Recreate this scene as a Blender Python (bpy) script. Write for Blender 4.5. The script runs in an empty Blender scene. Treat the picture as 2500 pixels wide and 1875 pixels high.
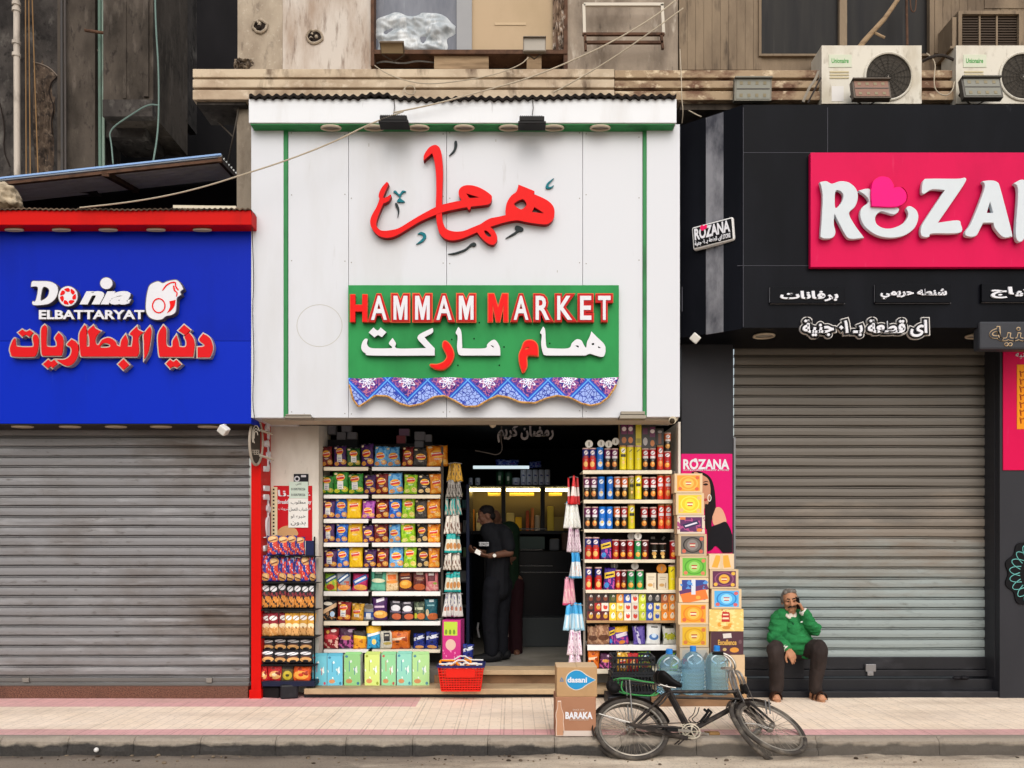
import bpy, bmesh, math, random
from mathutils import Vector, Matrix, noise as mnoise
random.seed(7)
R = math.radians
scene = bpy.context.scene
COL = scene.collection
# ---------------------------------------------------------------- camera, world, sun, exposure
FPX, CX, HY, CAMY, CAMH = 1944.0, 1250.0, 1329.0, -8.27, 1.6
cam_data = bpy.data.cameras.new('camera'); cam = bpy.data.objects.new('camera', cam_data); COL.objects.link(cam)
cam.location = (0, CAMY, CAMH); cam.rotation_euler = (R(90), 0, 0)
cam_data.sensor_width = 36; cam_data.lens = FPX/2500*36; cam_data.shift_y = (HY-937.5)/2500
cam_data.clip_start = 0.05; cam_data.clip_end = 500
scene.camera = cam
SUN_EL, SUN_AZ = 42, 174
world = bpy.data.worlds.new('World'); scene.world = world; world.use_nodes = True
wn = world.node_tree; bg = wn.nodes['Background']
sky = wn.nodes.new('ShaderNodeTexSky'); sky.sky_type = 'NISHITA'; sky.sun_disc = False
sky.sun_elevation = R(SUN_EL); sky.sun_rotation = R(SUN_AZ); sky.dust_density = 4; sky.air_density = 1.5
hs = wn.nodes.new('ShaderNodeHueSaturation'); hs.inputs['Saturation'].default_value = 0.5
wn.links.new(sky.outputs[0], hs.inputs['Color']); wn.links.new(hs.outputs[0], bg.inputs['Color'])
bg.inputs['Strength'].default_value = 0.12
sd = bpy.data.lights.new('sun', 'SUN'); sd.energy = 1.3; sd.angle = R(80); sd.color = (1, .985, .965)
sun = bpy.data.objects.new('sun', sd); COL.objects.link(sun)
az, el = R(SUN_AZ), R(SUN_EL)
sdir = Vector((math.sin(az)*math.cos(el), math.cos(az)*math.cos(el), math.sin(el)))   # towards the sun
sun.rotation_euler = sdir.to_track_quat('Z', 'Y').to_euler()
scene.view_settings.view_transform = 'Standard'; scene.view_settings.look = 'None'
scene.view_settings.exposure = 0.24; scene.view_settings.gamma = 1; scene.view_settings.use_curve_mapping = False

# ---------------------------------------------------------------- helpers
def P(px, py, y=0.0):
    d = y-CAMY
    return Vector(((px-CX)*d/FPX, y, CAMH+(HY-py)*d/FPX))
def X(px, y=0.0): return (px-CX)*(y-CAMY)/FPX
def Z(py, y=0.0): return CAMH+(HY-py)*(y-CAMY)/FPX
def C(h, k=1.0):
    v = [int(h[i:i+2], 16)/255 for i in (0, 2, 4)]
    return tuple(k*(c/12.92 if c <= .04045 else ((c+.055)/1.055)**2.4) for c in v)+(1,)
MATS = {}
def newmat(name):
    m = bpy.data.materials.new(name); m.use_nodes = True
    return m, m.node_tree, m.node_tree.nodes['Principled BSDF']
def N(nt, t, **kw):
    n = nt.nodes.new('ShaderNode'+t)
    for k, v in kw.items(): setattr(n, k, v)
    return n
def mixc(nt, fac, a, b):
    n = N(nt, 'Mix', data_type='RGBA')
    for s, v in ((0, fac), (6, a), (7, b)):
        if hasattr(v, 'links'): nt.links.new(v, n.inputs[s])
        else: n.inputs[s].default_value = v
    return n.outputs[2]
def mth(nt, op, a, b=None, c=None):
    n = N(nt, 'Math', operation=op)
    for i, v in enumerate((a, b, c)):
        if v is None: continue
        if hasattr(v, 'links'): nt.links.new(v, n.inputs[i])
        else: n.inputs[i].default_value = v
    return n.outputs[0]
def ramp(nt, src, lo, hi):
    n = N(nt, 'MapRange', clamp=True); nt.links.new(src, n.inputs[0])
    n.inputs[1].default_value = lo; n.inputs[2].default_value = hi
    return n.outputs[0]
def objnoise(nt, scale, stretch=(1, 1, 1), detail=6, rough=.6, off=0):
    tc = N(nt, 'TexCoord'); mp = N(nt, 'Mapping'); mp.inputs['Scale'].default_value = stretch
    mp.inputs['Location'].default_value = (off, off*1.7, off*.6)
    nt.links.new(tc.outputs['Object'], mp.inputs[0])
    n = N(nt, 'TexNoise'); n.inputs['Scale'].default_value = scale; n.inputs['Detail'].default_value = detail
    n.inputs['Roughness'].default_value = rough
    nt.links.new(mp.outputs[0], n.inputs['Vector'])
    return n.outputs['Fac']
def flat(hexc, rough=.5, metal=0, k=1.0, name=None, emit=0, trans=0, spec=.1, coat=0):
    key = ('flat', hexc, rough, metal, k, emit, trans, coat)
    if key in MATS: return MATS[key]
    m, nt, b = newmat(name or 'paint_'+hexc)
    c = C(hexc, k)
    # slight unevenness, so that no surface is perfectly uniform
    n = objnoise(nt, 6, detail=3, off=len(MATS))
    col = mixc(nt, mth(nt, 'MULTIPLY', n, .35), c, tuple(x*.72 for x in c[:3])+(1,))
    nt.links.new(col, b.inputs['Base Color'])
    b.inputs['Roughness'].default_value = rough; b.inputs['Metallic'].default_value = metal
    b.inputs['Specular IOR Level'].default_value = spec
    if coat: b.inputs['Coat Weight'].default_value = coat
    if emit: b.inputs['Emission Color'].default_value = c; b.inputs['Emission Strength'].default_value = emit
    if trans: b.inputs['Transmission Weight'].default_value = trans
    MATS[key] = m
    return m
def grunge(name, base, layers=(), rough=.8, bump=.0, bscale=40, metal=0, bstretch=(1, 1, 1), spec=.22):
    """layers: (colour, scale, stretch, lo, hi, strength) of dirt or worn paint laid over the base by noise"""
    if name in MATS: return MATS[name]
    m, nt, b = newmat(name)
    cur = C(base)
    for i, (hx, sc, st, lo, hi, s) in enumerate(layers):
        f = ramp(nt, objnoise(nt, sc, st, off=3.1*i+len(MATS)), lo, hi)
        cur = mixc(nt, mth(nt, 'MULTIPLY', f, s), cur, C(hx))
    if hasattr(cur, 'links'): nt.links.new(cur, b.inputs['Base Color'])
    else: b.inputs['Base Color'].default_value = cur
    b.inputs['Roughness'].default_value = rough; b.inputs['Metallic'].default_value = metal
    b.inputs['Specular IOR Level'].default_value = spec
    if bump:
        bp = N(nt, 'Bump'); bp.inputs['Strength'].default_value = bump; bp.inputs['Distance'].default_value = .01
        nt.links.new(objnoise(nt, bscale, bstretch, off=9), bp.inputs['Height']); nt.links.new(bp.outputs[0], b.inputs['Normal'])
    MATS[name] = m
    return m
def artmat(name, base, ops, rough=.4, wrinkle=0, coat=0):
    """printed packaging: shapes laid out over the object's own width (u) and height (v), 0..1"""
    if name in MATS: return MATS[name]
    m, nt, b = newmat(name)
    tc = N(nt, 'TexCoord'); sp = N(nt, 'SeparateXYZ'); nt.links.new(tc.outputs['Generated'], sp.inputs[0])
    cb = N(nt, 'CombineXYZ'); nt.links.new(sp.outputs[0], cb.inputs[0]); nt.links.new(sp.outputs[2], cb.inputs[1])
    uv = cb.outputs[0]
    def vm(op, a, bv):
        n = N(nt, 'VectorMath', operation=op); nt.links.new(a, n.inputs[0])
        if bv is not None: n.inputs[1].default_value = bv
        return n
    cur = C(base)
    for op in ops:
        t, col = op[0], C(op[1])
        if t == 'e':
            cx, cy, rx, ry = op[2:6]
            a = vm('SUBTRACT', uv, (cx, cy, 0)).outputs[0]; a = vm('DIVIDE', a, (rx, ry, 1)).outputs[0]
            mask = mth(nt, 'LESS_THAN', vm('LENGTH', a, None).outputs['Value'], 1)
        elif t in 'rd':
            if t == 'r':
                x0, y0, x1, y1 = op[2:6]; a = vm('SUBTRACT', uv, ((x0+x1)/2, (y0+y1)/2, 0)).outputs[0]
                hx, hy = (x1-x0)/2, (y1-y0)/2
            else:
                cx, cy, hx, hy, an = op[2:7]
                a = vm('SUBTRACT', uv, (cx, cy, 0)).outputs[0]
                rn = N(nt, 'VectorRotate', rotation_type='Z_AXIS'); nt.links.new(a, rn.inputs['Vector'])
                rn.inputs['Angle'].default_value = R(-an); a = rn.outputs[0]
            a = vm('ABSOLUTE', a, None).outputs[0]; a = vm('DIVIDE', a, (hx, hy, 1)).outputs[0]
            s2 = N(nt, 'SeparateXYZ'); nt.links.new(a, s2.inputs[0])
            mask = mth(nt, 'LESS_THAN', mth(nt, 'MAXIMUM', s2.outputs[0], s2.outputs[1]), 1)
        elif t == 'n':                                   # mottled print between two heights
            sc, th, y0, y1 = op[2:6]
            n = N(nt, 'TexNoise'); n.inputs['Scale'].default_value = sc; n.inputs['Detail'].default_value = 2
            nt.links.new(uv, n.inputs['Vector'])
            mask = mth(nt, 'GREATER_THAN', n.outputs['Fac'], th)
            mask = mth(nt, 'MULTIPLY', mask, mth(nt, 'MULTIPLY', mth(nt, 'GREATER_THAN', sp.outputs[2], y0), mth(nt, 'LESS_THAN', sp.outputs[2], y1)))
        cur = mixc(nt, mask, cur, col)
    # no two packs are printed or worn exactly alike
    oi = N(nt, 'ObjectInfo'); hv = N(nt, 'HueSaturation'); mr = N(nt, 'MapRange'); nt.links.new(oi.outputs['Random'], mr.inputs[0])
    mr.inputs[3].default_value = .78; mr.inputs[4].default_value = 1.12; nt.links.new(mr.outputs[0], hv.inputs['Value'])
    if hasattr(cur, 'links'): nt.links.new(cur, hv.inputs['Color'])
    else: hv.inputs['Color'].default_value = cur
    nt.links.new(hv.outputs[0], b.inputs['Base Color'])
    b.inputs['Roughness'].default_value = rough; b.inputs['Specular IOR Level'].default_value = .45
    if coat: b.inputs['Coat Weight'].default_value = coat
    if wrinkle:
        bp = N(nt, 'Bump'); bp.inputs['Strength'].default_value = wrinkle; bp.inputs['Distance'].default_value = .02
        nt.links.new(objnoise(nt, 5, (1.5, 1, .8), detail=5), bp.inputs['Height']); nt.links.new(bp.outputs[0], b.inputs['Normal'])
    MATS[name] = m
    return m

def wloc(o):
    v = Vector((0, 0, 0))
    while o is not None: v += o.location; o = o.parent
    return v
def tag(o, label=None, cat=None, group=None, kind=None):
    if label: o['label'] = label
    if cat: o['category'] = cat
    if group: o['group'] = group
    if kind: o['kind'] = kind
    return o
def thing(name, label, cat, loc=(0, 0, 0), group=None):
    o = bpy.data.objects.new(name, None); COL.objects.link(o); o.location = loc
    o.empty_display_size = .05
    return tag(o, label, cat, group)
def frame_axes(d):
    d = d.normalized(); a = Vector((0, 0, 1)) if abs(d.z) < .9 else Vector((1, 0, 0))
    u = d.cross(a).normalized(); return u, d.cross(u).normalized()
def chaikin(pts, n=2, closed=False):
    for _ in range(n):
        out = [] if closed else [pts[0]]
        m = len(pts)
        for i in range(m if closed else m-1):
            a, b = pts[i], pts[(i+1) % m]
            out += [a.lerp(b, .25), a.lerp(b, .75)]
        if not closed: out.append(pts[-1])
        pts = out
    return pts
class MB:
    def __init__(s): s.v, s.f, s.m = [], [], []
    def add(s, vs, fs, m=0):
        o = len(s.v); s.v += [Vector(v) for v in vs]
        for f in fs: s.f.append([i+o for i in f]); s.m.append(m)
        return s
    def box(s, x0, x1, y0, y1, z0, z1, m=0, rot=None, front=None):
        vs = [Vector((x, y, z)) for z in (z0, z1) for y in (y0, y1) for x in (x0, x1)]
        if rot:
            c = Vector(((x0+x1)/2, (y0+y1)/2, (z0+z1)/2)); vs = [c+rot@(v-c) for v in vs]
        s.add(vs, [(0, 2, 3, 1), (4, 5, 7, 6), (0, 1, 5, 4), (2, 6, 7, 3), (0, 4, 6, 2), (1, 3, 7, 5)], m)
        if front is not None: s.m[-4] = front
        return s
    def tube(s, pts, r, n=8, m=0, closed=False, flatten=None):
        pts = [Vector(p) for p in pts]; k = len(pts); o = len(s.v)
        rs = r if isinstance(r, (list, tuple)) else [r]*k
        pu = None
        for i, p in enumerate(pts):
            a = pts[i-1] if (i > 0 or closed) else p; b = pts[(i+1) % k] if (i < k-1 or closed) else p
            d = (b-a); d = d.normalized() if d.length > 1e-9 else Vector((0, 0, 1))
            if pu is None: u, w = frame_axes(d)
            else:
                u = (pu-d*pu.dot(d)); u = u.normalized() if u.length > 1e-6 else frame_axes(d)[0]; w = d.cross(u)
            pu = u
            for j in range(n):
                t = 2*math.pi*j/n
                s.v.append(p+rs[i]*(math.cos(t)*u+math.sin(t)*w))
        for i in range(k if closed else k-1):
            for j in range(n):
                a0, b0 = o+i*n, o+((i+1) % k)*n
                s.f.append([a0+j, a0+(j+1) % n, b0+(j+1) % n, b0+j]); s.m.append(m)
        if not closed:
            s.f.append([o+j for j in reversed(range(n))]); s.m.append(m)
            s.f.append([o+(k-1)*n+j for j in range(n)]); s.m.append(m)
        return s
    def bar(s, a, b, w, h, m=0):
        a, b = Vector(a), Vector(b); u, q = frame_axes(b-a)
        vs = [p+sx*u*w/2+sy*q*h/2 for p in (a, b) for sx, sy in ((-1, -1), (1, -1), (1, 1), (-1, 1))]
        return s.add(vs, [(3, 2, 1, 0), (4, 5, 6, 7), (0, 1, 5, 4), (1, 2, 6, 5), (2, 3, 7, 6), (3, 0, 4, 7)], m)
    def lathe(s, prof, c, n=16, m=0, axis='z', ms=None):
        c = Vector(c); o = len(s.v)
        for r, h in prof:
            for j in range(n):
                t = 2*math.pi*j/n; a, b = r*math.cos(t), r*math.sin(t)
                s.v.append(c+(Vector((a, b, h)) if axis == 'z' else Vector((a, h, b)) if axis == 'y' else Vector((h, a, b))))
        flip = axis == 'y'
        for i in range(len(prof)-1):
            for j in range(n):
                q = [o+i*n+j, o+i*n+(j+1) % n, o+(i+1)*n+(j+1) % n, o+(i+1)*n+j]
                s.f.append(q[::-1] if flip else q); s.m.append(ms[i] if ms else m)
        if prof[0][0] > 1e-5:
            q = [o+j for j in range(n)]; s.f.append(q if flip else q[::-1]); s.m.append(ms[0] if ms else m)
        if prof[-1][0] > 1e-5:
            q = [o+(len(prof)-1)*n+j for j in range(n)]; s.f.append(q[::-1] if flip else q); s.m.append(ms[-1] if ms else m)
        return s
    def ball(s, c, r, n=12, k=8, m=0, rot=None):
        r = r if isinstance(r, (tuple, list)) else (r, r, r); c = Vector(c); o = len(s.v)
        for i in range(k+1):
            ph = math.pi*i/k
            for j in range(n):
                t = 2*math.pi*j/n
                p = Vector((r[0]*math.sin(ph)*math.cos(t), r[1]*math.sin(ph)*math.sin(t), -r[2]*math.cos(ph)))
                s.v.append(c+(rot@p if rot else p))
        for i in range(k):
            for j in range(n):
                s.f.append([o+i*n+j, o+i*n+(j+1) % n, o+(i+1)*n+(j+1) % n, o+(i+1)*n+j]); s.m.append(m)
        return s
    def cone(s, p0, r0, p1, r1, n=12, m=0):
        p0, p1 = Vector(p0), Vector(p1); s.tube([p0, p1], [r0, r1], n, m); s.ball(p0, r0, n, 8, m); return s.ball(p1, r1, n, 8, m)
    def chain(s, pts, n=12, m=0):
        for (p, r), (q, t) in zip(pts, pts[1:]): s.cone(p, r, q, t, n, m)
        return s
    def build(s, name, mats, parent=None, smooth=False, bevel=0, origin=None, weld=False):
        me = bpy.data.meshes.new(name)
        org = wloc(parent) if parent else Vector(origin) if origin is not None else Vector((0, 0, 0))
        me.from_pydata([tuple(v-org) for v in s.v], [], s.f)
        for m in (mats if isinstance(mats, (list, tuple)) else [mats]): me.materials.append(m)
        me.polygons.foreach_set('material_index', s.m)
        if bevel or weld:
            bm = bmesh.new(); bm.from_mesh(me)
            if weld: bmesh.ops.remove_doubles(bm, verts=bm.verts, dist=1e-5)
            if bevel:
                es = [e for e in bm.edges if len(e.link_faces) == 2 and e.calc_face_angle(0) > .5]
                bmesh.ops.bevel(bm, geom=es, offset=bevel, segments=2, affect='EDGES', profile=.5, clamp_overlap=True)
            bm.to_mesh(me); bm.free()
        if smooth:
            me.polygons.foreach_set('use_smooth', [True]*len(me.polygons))
            if smooth != 2:
                try: me.set_sharp_from_angle(angle=R(40))
                except Exception: pass
        o = bpy.data.objects.new(name, me); COL.objects.link(o)
        if parent: o.parent = parent
        else: o.location = org
        return o
def rubble(px0, py0, px1, py1, y, amp, name, mats, parent=None, seed=0, n=34, grain=9, origin=None):
    mb = MB(); c = Vector(((px0+px1)/2, (py0+py1)/2)); vs = []
    for j in range(n+1):
        for i in range(n+1):
            u, v = i/n*2-1, j/n*2-1; p = P(px0+(px1-px0)*i/n, py0+(py1-py0)*j/n, y)
            r = math.hypot(u, v)+.35*mnoise.noise((u*2+seed, v*2, seed)); f = max(-.4, 1-r*1.15)
            h = amp*(min(1, f*3)*.45+.9*mnoise.noise((u*grain*.35+seed, v*grain*.35, 4))*max(0, min(1, f*4))+.35*mnoise.noise((u*grain+seed, v*grain, 7))*max(0, min(1, f*4)))
            vs.append((p.x, y-h, p.z))
    k = n+1; fs = [(j*k+i, (j+1)*k+i, (j+1)*k+i+1, j*k+i+1) for j in range(n) for i in range(n)]
    return mb.add(vs, fs).build(name, mats, parent, smooth=2, origin=origin)
def mesh_of(curve):
    o = bpy.data.objects.new('tmp', curve); COL.objects.link(o)
    dg = bpy.context.evaluated_depsgraph_get()
    me = bpy.data.meshes.new_from_object(o.evaluated_get(dg))
    bpy.data.objects.remove(o); bpy.data.curves.remove(curve)
    return me
def finish(me, name, mat, parent, sx, sz, cx, cz, yf, depth, slant=0, ox=0, oz=0):
    """stand a flat lettering mesh upright in the street: its front on y = yf"""
    org = wloc(parent) if parent else Vector((0, 0, 0))
    for v in me.vertices:
        x, y, z = v.co
        v.co = Vector((cx+(x-ox+slant*(y-oz))*sx, yf+depth/2-z, cz+(y-oz)*sz))-org
    me.materials.clear(); me.materials.append(mat); me.name = name
    me.polygons.foreach_set('material_index', [0]*len(me.polygons))
    o = bpy.data.objects.new(name, me); COL.objects.link(o)
    if parent: o.parent = parent
    return o
def smooth_loop(pts, n=5):
    """closed loop of (x, y[, 1 = corner]) rounded through its points"""
    m = len(pts); out = []
    for i in range(m):
        p0, p1, p2, p3 = pts[i-1], pts[i], pts[(i+1) % m], pts[(i+2) % m]
        if len(p1) > 2: p0 = p1
        if len(p2) > 2: p3 = p2
        for k in range(n):
            t = k/n
            out.append(tuple(.5*((2*p1[a])+(-p0[a]+p2[a])*t+(2*p0[a]-5*p1[a]+4*p2[a]-p3[a])*t*t+(-p0[a]+3*p1[a]-3*p2[a]+p3[a])*t**3) for a in (0, 1)))
    return out
def shape(name, loops, yf, depth, mat, parent=None, zoom=(0, 0, 1), sm=5, offset=0, bev=0):
    """plate cut to an outline measured on the photograph (zoom: x, y of the crop and its scale), with real thickness"""
    cu = bpy.data.curves.new('tmp', 'CURVE'); cu.dimensions = '2D'; cu.fill_mode = 'BOTH'
    cu.extrude = depth/2; cu.offset = offset
    if bev: cu.bevel_depth = bev
    for lp in loops:
        lp = smooth_loop(lp, sm) if sm else lp
        sp = cu.splines.new('POLY'); sp.points.add(len(lp)-1); sp.use_cyclic_u = True
        for q, p in zip(sp.points, lp): q.co = (X(zoom[0]+p[0]/zoom[2], yf), Z(zoom[1]+p[1]/zoom[2], yf), 0, 1)
    return finish(mesh_of(cu), name, mat, parent, 1, 1, 0, 0, yf, depth)
AR = dict(zip('ابةتثجحخدذرزسشصضطظعغفقكلمنهوىي', (0xFE8D, 0xFE8F, 0xFE93, 0xFE95, 0xFE99, 0xFE9D, 0xFEA1, 0xFEA5, 0xFEA9, 0xFEAB, 0xFEAD, 0xFEAF, 0xFEB1, 0xFEB5, 0xFEB9, 0xFEBD, 0xFEC1, 0xFEC5, 0xFEC9, 0xFECD, 0xFED1, 0xFED5, 0xFED9, 0xFEDD, 0xFEE1, 0xFEE5, 0xFEE9, 0xFEED, 0xFEEF, 0xFEF1)))
RJ = set('اةدذرزوى')                                   # letters that only join to the letter before them
def arabic(s):
    """joined letter forms in visual order"""
    out = []
    for i, ch in enumerate(s):
        if ch not in AR: out.append(ch); continue
        pr = i > 0 and (s[i-1] in AR or s[i-1] == 'ـ') and s[i-1] not in RJ
        nx = i < len(s)-1 and (s[i+1] in AR or s[i+1] == 'ـ') and ch not in RJ
        out.append(chr(AR[ch]+(3 if pr and nx else 2 if nx else 1 if pr else 0)))
    return ''.join(reversed(out))
def text(name, s, box, yf, depth, mat, parent=None, bold=0, slant=0, keep=False, grow=0, up=None):
    """lettering fitted into a pixel box on the plane y = yf; bold thickens the strokes, grow widens them into a border"""
    if any('\u0600' < c < '\u0700' for c in s): s = arabic(s)
    def cur(off):
        cu = bpy.data.curves.new('tmp', 'FONT'); cu.body = s; cu.extrude = 0 if off is None else .5; cu.offset = off or 0
        cu.resolution_u = 3
        return cu
    me0 = mesh_of(cur(None))
    xs = [v.co.x for v in me0.vertices]; ys = [v.co.y for v in me0.vertices]; bpy.data.meshes.remove(me0)
    x0, x1, y0, y1 = min(xs)-bold, max(xs)+bold, min(ys)-bold, max(ys)+bold
    bx0, bx1, bz1, bz0 = X(box[0], yf), X(box[2], yf), Z(box[1], yf), Z(box[3], yf)
    sx, sz = (bx1-bx0)/(x1-x0), (bz1-bz0)/(y1-y0)
    if keep: sx = sz = min(sx, sz)
    me = mesh_of(cur(bold+grow))
    for v in me.vertices: v.co.z *= depth
    return finish(me, name, mat, parent, sx, sz, (bx0+bx1)/2, (bz0+bz1)/2, yf, depth, slant, (x0+x1)/2, (y0+y1)/2)
# ---------------------------------------------------------------- materials of the place
M_WHITE = grunge('white_cladding', 'ccced4', [('aaa69e', 1.1, (1, 1, .25), .52, .78, .4), ('7d7468', 9, (1, 1, .12), .66, .85, .45)], rough=.35, bump=.04, bscale=3)
M_WHITE2 = grunge('white_plaster', 'd9d2c8', [('9c8c7c', 2.2, (1, 1, .5), .45, .8, .6), ('6b5c50', 14, (1, 1, .3), .66, .8, .5)], rough=.8, bump=.15)
M_GREEN = grunge('green_trim', '2f7d47', [('16361f', 8, (1, 1, .3), .5, .8, .7)], rough=.5)
M_BLUE = grunge('blue_cladding', '0322a6', [('051666', 1.2, (1, 1, .4), .5, .8, .5), ('3a55b8', 18, (1, 1, .1), .66, .85, .35), ('5a6cae', 60, (1, 1, 1), .72, .8, .3)], rough=.4, spec=.08)
M_BLUE2 = grunge('blue_cladding_lower', '0427b0', [('051666', 1.4, (1, 1, .4), .5, .8, .45), ('3a55b8', 18, (1, 1, .1), .66, .85, .35), ('5a6cae', 60, (1, 1, 1), .72, .8, .3)], rough=.4, spec=.08)
M_RED = grunge('red_cladding', 'c4110c', [('7c0f0c', 2.5, (1, 1, .4), .5, .85, .6), ('5c2a22', 14, (1, 1, .15), .64, .8, .5)], rough=.45, spec=.08)
M_BLACK = grunge('black_cladding', '0c0d12', [('191a21', 1.5, (1, 1, .3), .5, .8, .6), ('5a5a60', 16, (1, 1, .15), .72, .8, .5)], rough=.35, bump=.03, bscale=6, spec=.05)
M_DGREY = grunge('dark_grey_render', '2b2b30', [('1d1d21', 1.4, (1, 1, .4), .45, .8, .5)], rough=.6, bump=.08)
M_SHUT_L = grunge('grey_shutter_steel', '848385', [('5e534a', 1.2, (.6, 1, 1.1), .48, .72, .8), ('adadb0', 5, (.3, 1, 2), .55, .75, .55), ('3d332c', 14, (.3, 1, 1.2), .6, .74, .75), ('2a221d', 50, (.4, 1, 1), .68, .74, .6)], rough=.5, metal=.25, bump=.12, bscale=60)
def shutter_mat_right():
    m, nt, b = newmat('faded_green_shutter_steel')
    tc = N(nt, 'TexCoord'); sp = N(nt, 'SeparateXYZ'); nt.links.new(tc.outputs['Object'], sp.inputs[0])
    n = objnoise(nt, 3, (.35, 1, 1.6), off=2); n2 = objnoise(nt, 18, (.3, 1, 1), off=5); n3 = objnoise(nt, 1.3, (1, 1, 1), off=7)
    base = mixc(nt, ramp(nt, n2, .55, .8), C('8a9494'), C('656b69'))
    z = mth(nt, 'ADD', sp.outputs[2], mth(nt, 'MULTIPLY', mth(nt, 'SUBTRACT', n, .5), 1.5))
    up = ramp(nt, z, 1.0, 1.6)                                   # old brown paint left on the upper curtain
    base = mixc(nt, mth(nt, 'MULTIPLY', up, .85), base, C('77695c'))
    up2 = ramp(nt, mth(nt, 'ADD', z, mth(nt, 'MULTIPLY', n3, .3)), 1.95, 2.2)
    base = mixc(nt, mth(nt, 'MULTIPLY', up2, .8), base, C('5f5a54'))
    base = mixc(nt, mth(nt, 'MULTIPLY', ramp(nt, n2, .66, .75), .6), base, C('4a3a2e'))
    nt.links.new(base, b.inputs['Base Color']); b.inputs['Roughness'].default_value = .5; b.inputs['Metallic'].default_value = .2
    return m
M_SHUT_R = shutter_mat_right()
M_GRANITE = grunge('brown_granite', '6e4a3c', [('3d2720', 90, (1, 1, 1), .45, .6, .9), ('9b7a66', 120, (1, 1, 1), .6, .7, .8), ('2a1f1b', 3, (1, 1, .5), .55, .8, .5)], rough=.6)
M_STEP = grunge('worn_stone_step', 'b89f7e', [('6d5944', 3, (.5, 1, 1), .45, .75, .7), ('3b2f26', 11, (.5, 1, 1), .6, .8, .7)], rough=.8, bump=.2)
M_STEP2 = grunge('brown_stone_riser', '8a6a4e', [('4a382a', 4, (.5, 1, 1), .4, .75, .8)], rough=.8, bump=.2)
M_BSTEP = grunge('black_stone', '202024', [('45454a', 7, (.4, 1, 1), .55, .8, .6), ('0e0e10', 2, (1, 1, 1), .5, .8, .5)], rough=.45, bump=.1)
M_CREAM = grunge('cream_cornice_paint', 'c4b29a', [('97806a', 2.4, (.6, 1, .8), .42, .66, .85), ('584436', 8, (.8, 1, .22), .54, .72, .9), ('d8c8b2', 15, (.5, 1, .6), .56, .68, .6)], rough=.85, bump=.2)
M_RUSTC = grunge('flaking_cornice_paint', 'a08a70', [('66483a', 7, (.5, 1, .8), .45, .6, .9), ('d9c6a8', 13, (.6, 1, .8), .55, .66, .8), ('3c2a20', 18, (.4, 1, .6), .64, .72, .9)], rough=.9, bump=.5, bscale=26)
M_PLAST = grunge('beige_plaster', 'aa9c8a', [('7a6a5a', 2.6, (1, 1, .5), .42, .68, .8), ('4c4038', 12, (1, 1, .3), .58, .74, .7), ('c4b8a8', 22, (1, 1, 1), .58, .68, .5)], rough=.9, bump=.25)
M_PATCH = grunge('worn_white_paint', 'c4bab0', [('9a8472', 4, (1, 1, .25), .42, .64, .85), ('6a5546', 14, (1, 1, .2), .54, .7, .75)], rough=.9, bump=.2)
M_DIRTYP = grunge('stained_plaster', '9d8f80', [('62564b', 3, (1, 1, .35), .42, .68, .8), ('c9beb0', 7, (1, 1, .4), .56, .7, .7), ('2e2722', 11, (1, 1, .3), .62, .76, .7)], rough=.95, bump=.4, bscale=20)
M_TAN = grunge('tan_boarding', '84735f', [('5d4f41', 2.6, (1, 1, .3), .4, .66, .85), ('3a3028', 14, (1, 1, .2), .56, .74, .75), ('a8977f', 9, (1, 1, .3), .6, .75, .5)], rough=.8, bump=.15)
M_DARKB = grunge('sooty_plaster', '45403d', [('23201f', 2.6, (1, 1, .7), .42, .64, .9), ('75706a', 6, (1, 1, .6), .56, .72, .6), ('171413', 11, (1, 1, .8), .56, .68, .8)], rough=.95, bump=.9, bscale=16)
M_DARKB2 = grunge('sooty_plaster_brown', '4e463f', [('29241f', 2.8, (1, 1, .5), .42, .66, .85), ('6b625a', 7, (1, 1, .3), .56, .72, .6), ('1c1816', 14, (1, 1, .5), .58, .7, .7)], rough=.95, bump=.7, bscale=20)
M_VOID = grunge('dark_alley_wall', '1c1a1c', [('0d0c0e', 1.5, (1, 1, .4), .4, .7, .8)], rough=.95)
M_RUST = grunge('rusty_brown_steel', '5d4334', [('2e211a', 8, (1, 1, 1), .45, .7, .8), ('8c6a50', 20, (1, 1, 1), .62, .75, .6)], rough=.85, bump=.2)
M_WOOD = grunge('weathered_wood', '9c8468', [('5f4b38', 6, (.3, 1, 3), .45, .7, .8)], rough=.85, bump=.2)
M_CONC = grunge('bare_concrete', '857a6c', [('54493f', 5, (1, 1, .4), .45, .7, .8), ('a4988a', 14, (1, 1, 1), .6, .75, .5)], rough=.95, bump=.4, bscale=30)
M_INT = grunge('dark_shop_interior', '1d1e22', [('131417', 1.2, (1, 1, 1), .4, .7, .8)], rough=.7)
M_SHELF = grunge('white_shelf_steel', 'e9e7e4', [('b5aa98', 3, (.6, 1, 1), .5, .8, .6)], rough=.35)
M_SHELFC = grunge('cream_shelf_steel', 'e3d8c2', [('b5a68c', 3, (.6, 1, 1), .5, .8, .6)], rough=.4)
M_BLKM = flat('1b1b1d', .45); M_STEEL = flat('9a9a9c', .35, .7); M_CHROME = flat('c9c9cb', .22, .9)
M_LAMP = flat('d8d4cc', .4); M_RIM = flat('b9ab97', .45)
M_GLASS = flat('3a3d44', .12, 0, spec=.8); M_CARD = grunge('brown_cardboard', 'b08d66', [('8a6a49', 3, (1, 1, 1), .5, .8, .5), ('c7a883', 30, (.2, 1, 2), .6, .8, .3)], rough=.85)
M_CARD2 = grunge('pale_cardboard', 'cdb08c', [('a88a66', 3, (1, 1, 1), .5, .8, .5)], rough=.85)
M_WIRE = flat('b7aa96', .7); M_WIRED = flat('3a3431', .7); M_PAPER = flat('e6e4df', .8)

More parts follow.
